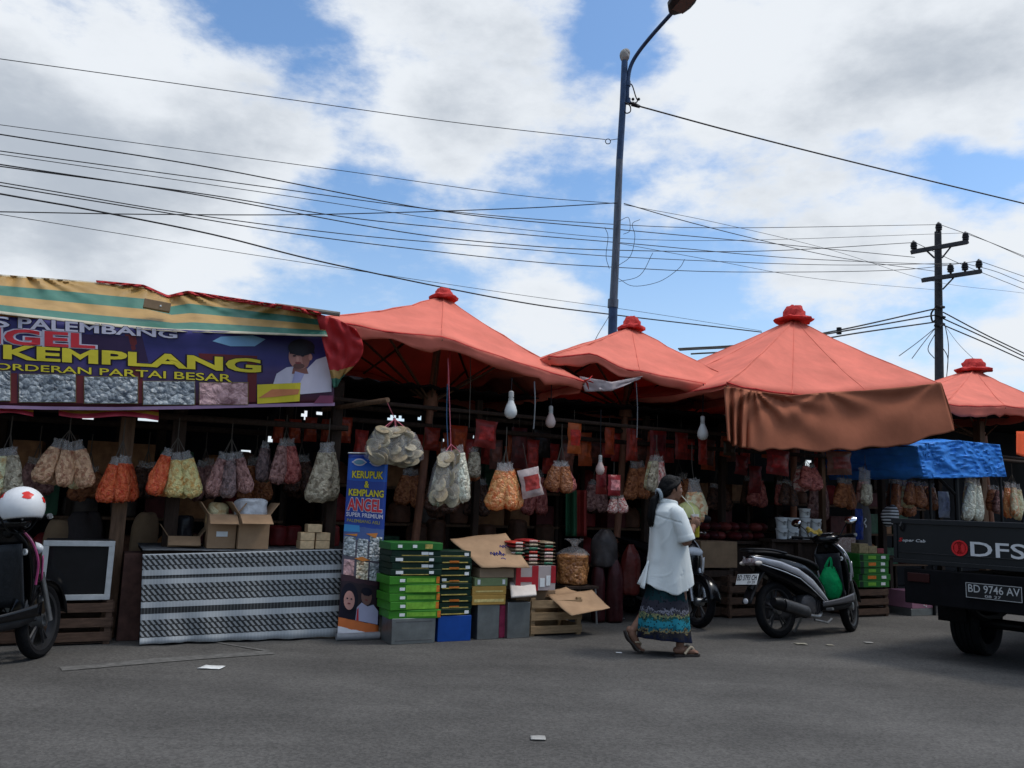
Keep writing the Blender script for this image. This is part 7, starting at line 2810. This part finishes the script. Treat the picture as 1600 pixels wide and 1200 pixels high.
    for v_ in me.vertices:                              # soft creases
        c = v_.co
        th = math.atan2(c.y, c.x - .03)
        low = max(0.0, min(1.0, (1.25 - c.z) / .5))
        fold = math.sin(th * 7 + 1.5 * math.sin(c.z * 5) + 3 * nz((c.x * 3, c.y * 3, c.z * 2), 1, 2))
        crease = math.sin(c.z * 24 - c.x * 34 + 6 * nz((c.x * 5, c.y * 5, c.z * 4), 1, 5))
        k = .007 * low * fold + .0045 * max(0, crease) ** 4 * (.5 + nz((c.x * 5, c.y * 5, c.z * 5), 1, 9))
        if abs(c.z - 1.215 + .25 * (abs(c.y) - .1)) < .008 and c.x < .02:        # yoke seam across the back
            k -= .005
        v_.co = c + v_.normal * k
    sh = part_from_mesh(me, 'shirt', root)
    c_ = MB()
    col = [V((.028 + .074 * math.cos(t), .074 * math.sin(t), 1.348 + .012 * math.cos(t) * -1)) for t in [2 * PI * j / 24 for j in range(25)]]
    c_.tube(col, .014, shirt, 8, flat=1.7)
    c_.build('collar', sh, world=False)
    # back panel tail showing under the hem
    t_ = MB()
    t_.sheet(lambda u, v: V((-.165 - .075 * v - .012 * math.sin(u * 6), -.02 - .06 * v + (.04 + .12 * v) * u, .82 - .24 * v + .03 * u * v)), 8, 8, shirt)
    t_.build('shirt_tail', sh, world=False, solid=.004)
    # long skirt
    sk = bpy.data.materials.new('printed_skirt')
    sk.use_nodes = True
    nn, L = sk.node_tree.nodes, sk.node_tree.links
    p = nn['Principled BSDF']
    p.inputs['Roughness'].default_value = .9
    p.inputs['Specular IOR Level'].default_value = .05
    tc = nn.new('ShaderNodeTexCoord')
    sp = nn.new('ShaderNodeSeparateXYZ')
    L.new(tc.outputs['Object'], sp.inputs[0])
    na = nn.new('ShaderNodeTexNoise')
    na.inputs['Scale'].default_value = 23
    na.inputs['Detail'].default_value = 8
    na.inputs['Roughness'].default_value = .68
    L.new(tc.outputs['Object'], na.inputs['Vector'])
    ma = nn.new('ShaderNodeMath')
    ma.operation = 'MULTIPLY_ADD'
    L.new(na.outputs['Fac'], ma.inputs[0])
    ma.inputs[1].default_value = .22
    L.new(sp.outputs[2], ma.inputs[2])
    rp = nn.new('ShaderNodeValToRGB')
    rp.color_ramp.interpolation = 'CONSTANT'
    stops = [(0, (.010, .013, .030)), (.285, (.02, .02, .024)), (.325, (.22, .17, .07)), (.338, (.012, .09, .12)), (.375, (.022, .19, .25)), (.425, (.02, .07, .06)), (.455, (.22, .22, .10)), (.470, (.05, .05, .06)), (.50, (.20, .20, .24)), (.515, (.03, .03, .04)), (.60, (.010, .030, .035)), (.72, (.012, .055, .055)), (.78, (.012, .03, .035))]
    while len(rp.color_ramp.elements) < len(stops):
        rp.color_ramp.elements.new(1.0)
    for e, (pos, c) in zip(rp.color_ramp.elements, stops):
        e.position = pos
        e.color = (*c, 1)
    L.new(ma.outputs[0], rp.inputs[0])
    vo = nn.new('ShaderNodeTexVoronoi')
    vo.inputs['Scale'].default_value = 34
    L.new(tc.outputs['Object'], vo.inputs['Vector'])
    lt = nn.new('ShaderNodeMath')
    lt.operation = 'LESS_THAN'
    L.new(vo.outputs['Distance'], lt.inputs[0])
    lt.inputs[1].default_value = .26
    mxx = nn.new('ShaderNodeMix')
    mxx.data_type = 'RGBA'
    mxx.inputs['B'].default_value = (.012, .012, .016, 1)
    L.new(lt.outputs[0], mxx.inputs['Factor'])
    L.new(rp.outputs[0], mxx.inputs['A'])
    L.new(mxx.outputs['Result'], p.inputs['Base Color'])
    m = MB()
    prof = [(.93, .0, .115, .145), (.86, .01, .125, .155), (.72, .02, .135, .160), (.60, .02, .165, .172), (.50, .01, .195, .18), (.40, .0, .220, .185), (.26, -.005, .235, .190), (.17, .0, .240, .195), (.125, .005, .243, .198)]
    rings = []
    n = 72
    for i, (z, cx, rx, ry) in enumerate(prof):
        v = i / (len(prof) - 1)
        rg = []
        for j in range(n):
            t = 2 * PI * j / n
            w = 1 + v * (.055 * math.sin(9 * t + 1.2) * (.4 + .6 * v) + .07 * nz((math.cos(t) * 2.4, math.sin(t) * 2.4, z), 1.0, 11))
            rg.append(V((cx + rx * w * math.cos(t), ry * w * math.sin(t), z + v * (.02 * math.cos(t + 2.6) * 1.4))))
        rings.append(rg)
    m.loft(rings, sk, cap=False)
    m.build('skirt', root, world=False, subsurf=1, solid=.004)
    # flip-flops
    for s_, (heel, toe, nrm, y) in enumerate((((.035, .017), (.292, .015), (0, 1), -.10), ((-.335, .205), (-.165, .012), (-.75, -.66), .09))):
        fm = mat('sandal_sole', (.035, .028, .025), .7)
        q = MB()
        if s_ == 0:
            out = [(heel[0] + (toe[0] - heel[0]) * u, w) for u, w in ((0, .018), (.05, .03), (.25, .033), (.5, .034), (.75, .045), (.92, .04), (1, .018))]
            rg0 = [V((x, y - w, .004)) for x, w in out] + [V((x, y + w * .95, .004)) for x, w in out[::-1]]
            q.loft([rg0, [v + V((0, 0, .018)) for v in rg0]], fm)
        else:
            a, c = V((heel[0], y, heel[1])), V((toe[0], y, toe[1]))
            mid = V((-.262, y, .085))
            nr = V((-.82, 0, -.57))
            path = catmull([a + nr * .008, V((-.305, y, .13)) + nr * .004, mid, V((-.215, y, .026)), c], 6)
            wd = [.018, .03, .034, .036, .045, .04, .02]
            lft, rgt = [], []
            for i, pt in enumerate(path):
                w = interp(wd, i / (len(path) - 1))
                lft.append(pt + V((0, w, 0)))
                rgt.append(pt - V((0, w, 0)))
            ring = lft + rgt[::-1]
            vs = ring + [v + nr * .016 for v in ring]
            k = len(lft)
            fs = []
            for i in range(k - 1):
                fs.append((i, i + 1, 2 * k - 2 - i, 2 * k - 1 - i))
                o_ = 2 * k
                fs.append((o_ + i, o_ + 2 * k - 1 - i, o_ + 2 * k - 2 - i, o_ + i + 1))
            for i in range(2 * k):
                j = (i + 1) % (2 * k)
                fs.append((i, 2 * k + i, 2 * k + j, j))
            q.add(vs, fs, fm)
        sd_ = q.build('sandal', root, world=False, fix=True)
        q = MB()
        sm = mat('sandal_strap', (.34, .28, .20), .5)
        if s_ == 0:
            for dy in (-.045, .042):
                q.tube([(.245, y, .045), (.19, y + dy * .7, .085), (.125, y + dy, .030)], .008, sm, 6, smooth_k=5, flat=1.6)
        else:
            for dy in (-.045, .042):
                q.tube([(-.20, y, .05), (-.205, y + dy * .8, .095), (-.262, y + dy, .105)], .008, sm, 6, smooth_k=5)
        q.build('strap', sd_, world=False)
    # the drink
    M = Matrix.Translation(p0) @ Matrix.Rotation(R(16), 4, 'Z')
    q = MB()
    q.lathe([(.024, -.05), (.028, -.03), (.033, .045), (.034, .05)], mat('milky_cup', (.62, .62, .60), .35), 20, M @ Matrix.Translation(cup), cap=True)
    q.tube([cup + V((0, 0, .03)), cup + V((-.03, .005, .11)), V((.163, 0, 1.415))], .004, mat('pale_straw', (.6, .6, .5), .4), 6, M=M)
    tag(q.build('drink_cup'), 'small white cup with a straw held by the walking woman', 'cup')
    q = MB()
    c0 = V((.30, -.02, 1.15))
    q.sheet(lambda u, v: M @ (c0 + V((.045 * (u - .5), .02 * math.sin(u * 5), -.11 * v))), 8, 8, cloth_mat('yellow_film', rgb(190, 180, 70), .3))
    tag(q.build('yellow_bag', solid=.003), 'small yellow plastic bag dangling below the woman hands', 'bag')


# ================================================================== the truck
def build_truck():
    Cn = at(1396, 812, 8.05)
    Cn.z = 0
    a = R(38)                                             # heading above +X
    M = Matrix.Translation(Cn) @ Matrix.Rotation(a - PI / 2, 4, 'Z')     # x right, y forward
    root = thing('pickup_truck', 'black pickup truck seen from behind, cut off by the right edge', 'truck', M=M)
    pt = mat('truck_black', (.005, .006, .008), .38, .25, 2, .05, 5, spec=.3)
    blk, rub = M_['black'], M_['rubber']
    ztop, zbot, Wd, Ln = 1.262, .865, 1.62, 2.6

    def P(mb, name, parent=root, **k):
        return mb.build(name, parent, world=False, **k)
    mb = MB()
    mb.box(0, Wd, -.002, .03, zbot, ztop, pt)
    mb.box(-.015, Wd + .015, -.022, .045, ztop - .035, ztop + .012, pt)
    mb.box(-.01, Wd + .01, -.020, -.0025, zbot - .005, zbot + .035, pt)
    mb.box(.02, Wd - .02, -.010, -.0025, zbot + .09, zbot + .10, pt)
    for x in (0, Wd - .035):
        mb.box(x, x + .035, -.016, -.0025, zbot + .036, ztop - .036, pt)
    tg = P(mb, 'tailgate', bevel=.006)
    fn = lambda u, v: Vector((u, -.0065, v))
    wl, rd = mat('truck_white_letters', (.55, .56, .57), .4, .08), mat('truck_red', rgb(190, 36, 40), .35, .08)
    mb = MB()
    zc = 1.03
    mb.text('DFSK', .70, 1.33, zc - .062, zc + .062, fn, wl, .012)
    # horizontal cuts as in stencilled capitals
    P(mb, 'lettering', tg, smooth=False)
    mb = MB()
    cx, r = .605, .070
    Tm = Matrix.Translation((cx, -.004, zc)) @ Matrix.Rotation(PI / 2, 4, 'X')
    mb.lathe([(r * .80, 0), (r * .80, .008), (r, .008), (r, 0)], rd, 28, Tm)
    for sg in (-1, 1):
        mb.prism([(cx + sg * .046, zc + .022), (cx + sg * .026, zc + .044), (cx + sg * .012, zc + .018), (cx + sg * .012, zc - .018), (cx + sg * .026, zc - .044), (cx + sg * .046, zc - .022)][::sg], -.010, -.002, rd)
    P(mb, 'emblem', tg)
    mb = MB()
    mb.text('S', .055, .082, zc + .03, zc + .064, fn, rd, .02, shear=.012)
    mb.text('uper Cab', .088, .30, zc + .024, zc + .058, fn, wl, .01, shear=.012)
    P(mb, 'small_lettering', tg, smooth=False)
    for x in (.09, Wd - .09):
        mb = MB()
        mb.tube([Vector((x, -.02, ztop - .02)), Vector((x, -.05, ztop - .06)), Vector((x, -.02, ztop - .10))], .012, blk, 6)
        P(mb, 'latch', tg)
    # bed sides and floor
    for x, nm in ((0, 'bed_side'), (Wd - .03, 'bed_side')):
        mb = MB()
        mb.box(x, x + .03, .0455, Ln, zbot, ztop, pt)
        mb.box(x - .012, x + .042, .0455, Ln, ztop - .03, ztop + .01, pt)
        P(mb, nm, bevel=.004)
    mb = MB()
    mb.box(.031, Wd - .031, .031, Ln - .031, zbot + .02, zbot + .05, blk)
    P(mb, 'bed_floor')
    mb = MB()
    mb.box(.031, Wd - .031, Ln - .03, Ln, zbot, ztop + .01, pt)
    P(mb, 'headboard', bevel=.004)
    # chassis, bumper, plate, lamps
    mb = MB()
    for x in (.42, 1.12):
        mb.box(x, x + .09, .06, Ln + 1.3, .62, .80, blk)
    for y in (.06, .9, 1.8):
        mb.box(.5101, 1.1199, y, y + .07, .66, .78, blk)
    P(mb, 'chassis')
    mb = MB()
    mb.box(.10, Wd - .10, -.03, .05, .50, .82, mat('bumper_black', (.004, .004, .005), .7, .3, spec=.1))
    P(mb, 'rear_skirt', bevel=.01)
    for x in (.14, Wd - .34):
        mb = MB()
        mb.box(x, x + .20, -.045, -.031, .70, .78, mat('lamp_red', (.025, .004, .004), .3))
        P(mb, 'tail_lamp', bevel=.004)
    mb = MB()
    mb.box(.66, 1.12, -.052, -.046, .605, .74, mat('plate_black', (.012, .012, .013), .45))
    pl = P(mb, 'number_plate', bevel=.003)
    mb = MB()
    fp = lambda u, v: Vector((u, -.0555, v))
    gw = mat('plate_letters', (.42, .43, .43), .5, .1)
    mb.text('BD 9746 AV', .685, 1.10, .657, .723, fp, gw, .006)
    mb.text('08 27', .82, .95, .62, .643, fp, gw, .0)
    P(mb, 'lettering', pl, smooth=False)
    mb = MB()
    for (u0, u1, v0, v1) in ((.664, 1.116, .608, .612), (.664, 1.116, .733, .737), (.664, .668, .612, .733), (1.112, 1.116, .612, .733)):
        mb.box(u0, u1, -.056, -.053, v0, v1, gw)
    P(mb, 'plate_border', pl)
    # axle, springs, wheels
    mb = MB()
    yw = .85
    mb.tube([Vector((.30, yw, .31)), Vector((Wd - .30, yw, .31))], .05, blk, 10)
    mb.ell((Wd / 2 + .1, yw, .31), (.13, .16, .14), blk)
    for x in (.50, 1.14):
        mb.tube([Vector((x, .25, .56)), Vector((x, .55, .40)), Vector((x, yw, .36)), Vector((x, 1.2, .42)), Vector((x, 1.5, .56))], .03, blk, 6, smooth_k=4)
    P(mb, 'rear_axle')

    def wheel(x, y, w=.115, r=.31):
        T = Matrix.Translation((x, y, r)) @ Matrix.Rotation(PI / 2, 4, 'Y')
        mb = MB()
        prof = [(r - .11, -w * .8), (r - .06, -w), (r - .02, -w * .96), (r - .004, -w * .8)]
        for k in range(5):
            z = -w * .7 + k * w * .35
            prof += [(r, z - .012), (r, z + .012), (r - .012, z + .016), (r - .012, z + .024)]
        prof += [(r - .004, w * .8), (r - .02, w * .96), (r - .06, w), (r - .11, w * .8), (r - .11, -w * .8)]
        mb.lathe(prof, rub, 44, T, cap=False)
        wh = P(mb, 'wheel')
        mb = MB()
        mb.lathe([(.01, -.05), (.06, -.05), (.08, -.02), (.17, -.03), (r - .115, -w * .6), (r - .105, -w * .82)], M_['steel'], 28, T, cap=False)
        mb.build('rim', wh, world=False)
    for x in (.33, .33 + .0):
        pass
    wheel(.36, yw, .13)
    wheel(Wd - .36, yw, .13)
    wheel(.28, yw + 2.5)
    wheel(Wd - .28, yw + 2.5)
    for x in (.16, Wd - .42):
        mb = MB()
        mb.sheet(lambda u, v: Vector((x + .26 * u, yw - .36, .62 - .30 * v + .0)), 3, 3, rub)
        P(mb, 'mud_flap', solid=.006)
    # cab
    y0, y1 = Ln + .12, Ln + 1.5
    ring = lambda z, i0, i1, xin: [Vector((.06 + xin, y0 + i0, z)), Vector((Wd - .06 - xin, y0 + i0, z)), Vector((Wd - .06 - xin, y1 - i1, z)), Vector((.06 + xin, y1 - i1, z))]
    mb = MB()
    mb.loft([ring(.55, 0, -.25, 0), ring(1.15, 0, -.25, 0), ring(1.2, .0, -.05, .01), ring(1.72, .08, .38, .12), ring(1.78, .16, .48, .2)], pt)
    cb = P(mb, 'cab', bevel=.03)
    mb = MB()
    gls = mat('truck_glass', (.02, .025, .03), .05, .1)
    mb.add([Vector((.22, y0 - .004 + .015, 1.26)), Vector((Wd - .22, y0 - .004 + .015, 1.26)), Vector((Wd - .26, y0 + .055, 1.62)), Vector((.26, y0 + .055, 1.62))], [(0, 1, 2, 3)], gls)
    mb.build('rear_window', cb, world=False, solid=.012)


# ================================================================== build
build_ground()
build_stalls()
build_parasols()
build_left_cover()
build_poles()
build_cables()
build_left_goods()
build_poster()
build_hanging()
build_right_goods()
build_back_rows()
build_blue_tarp()
build_scooters()
build_woman()
build_truck()
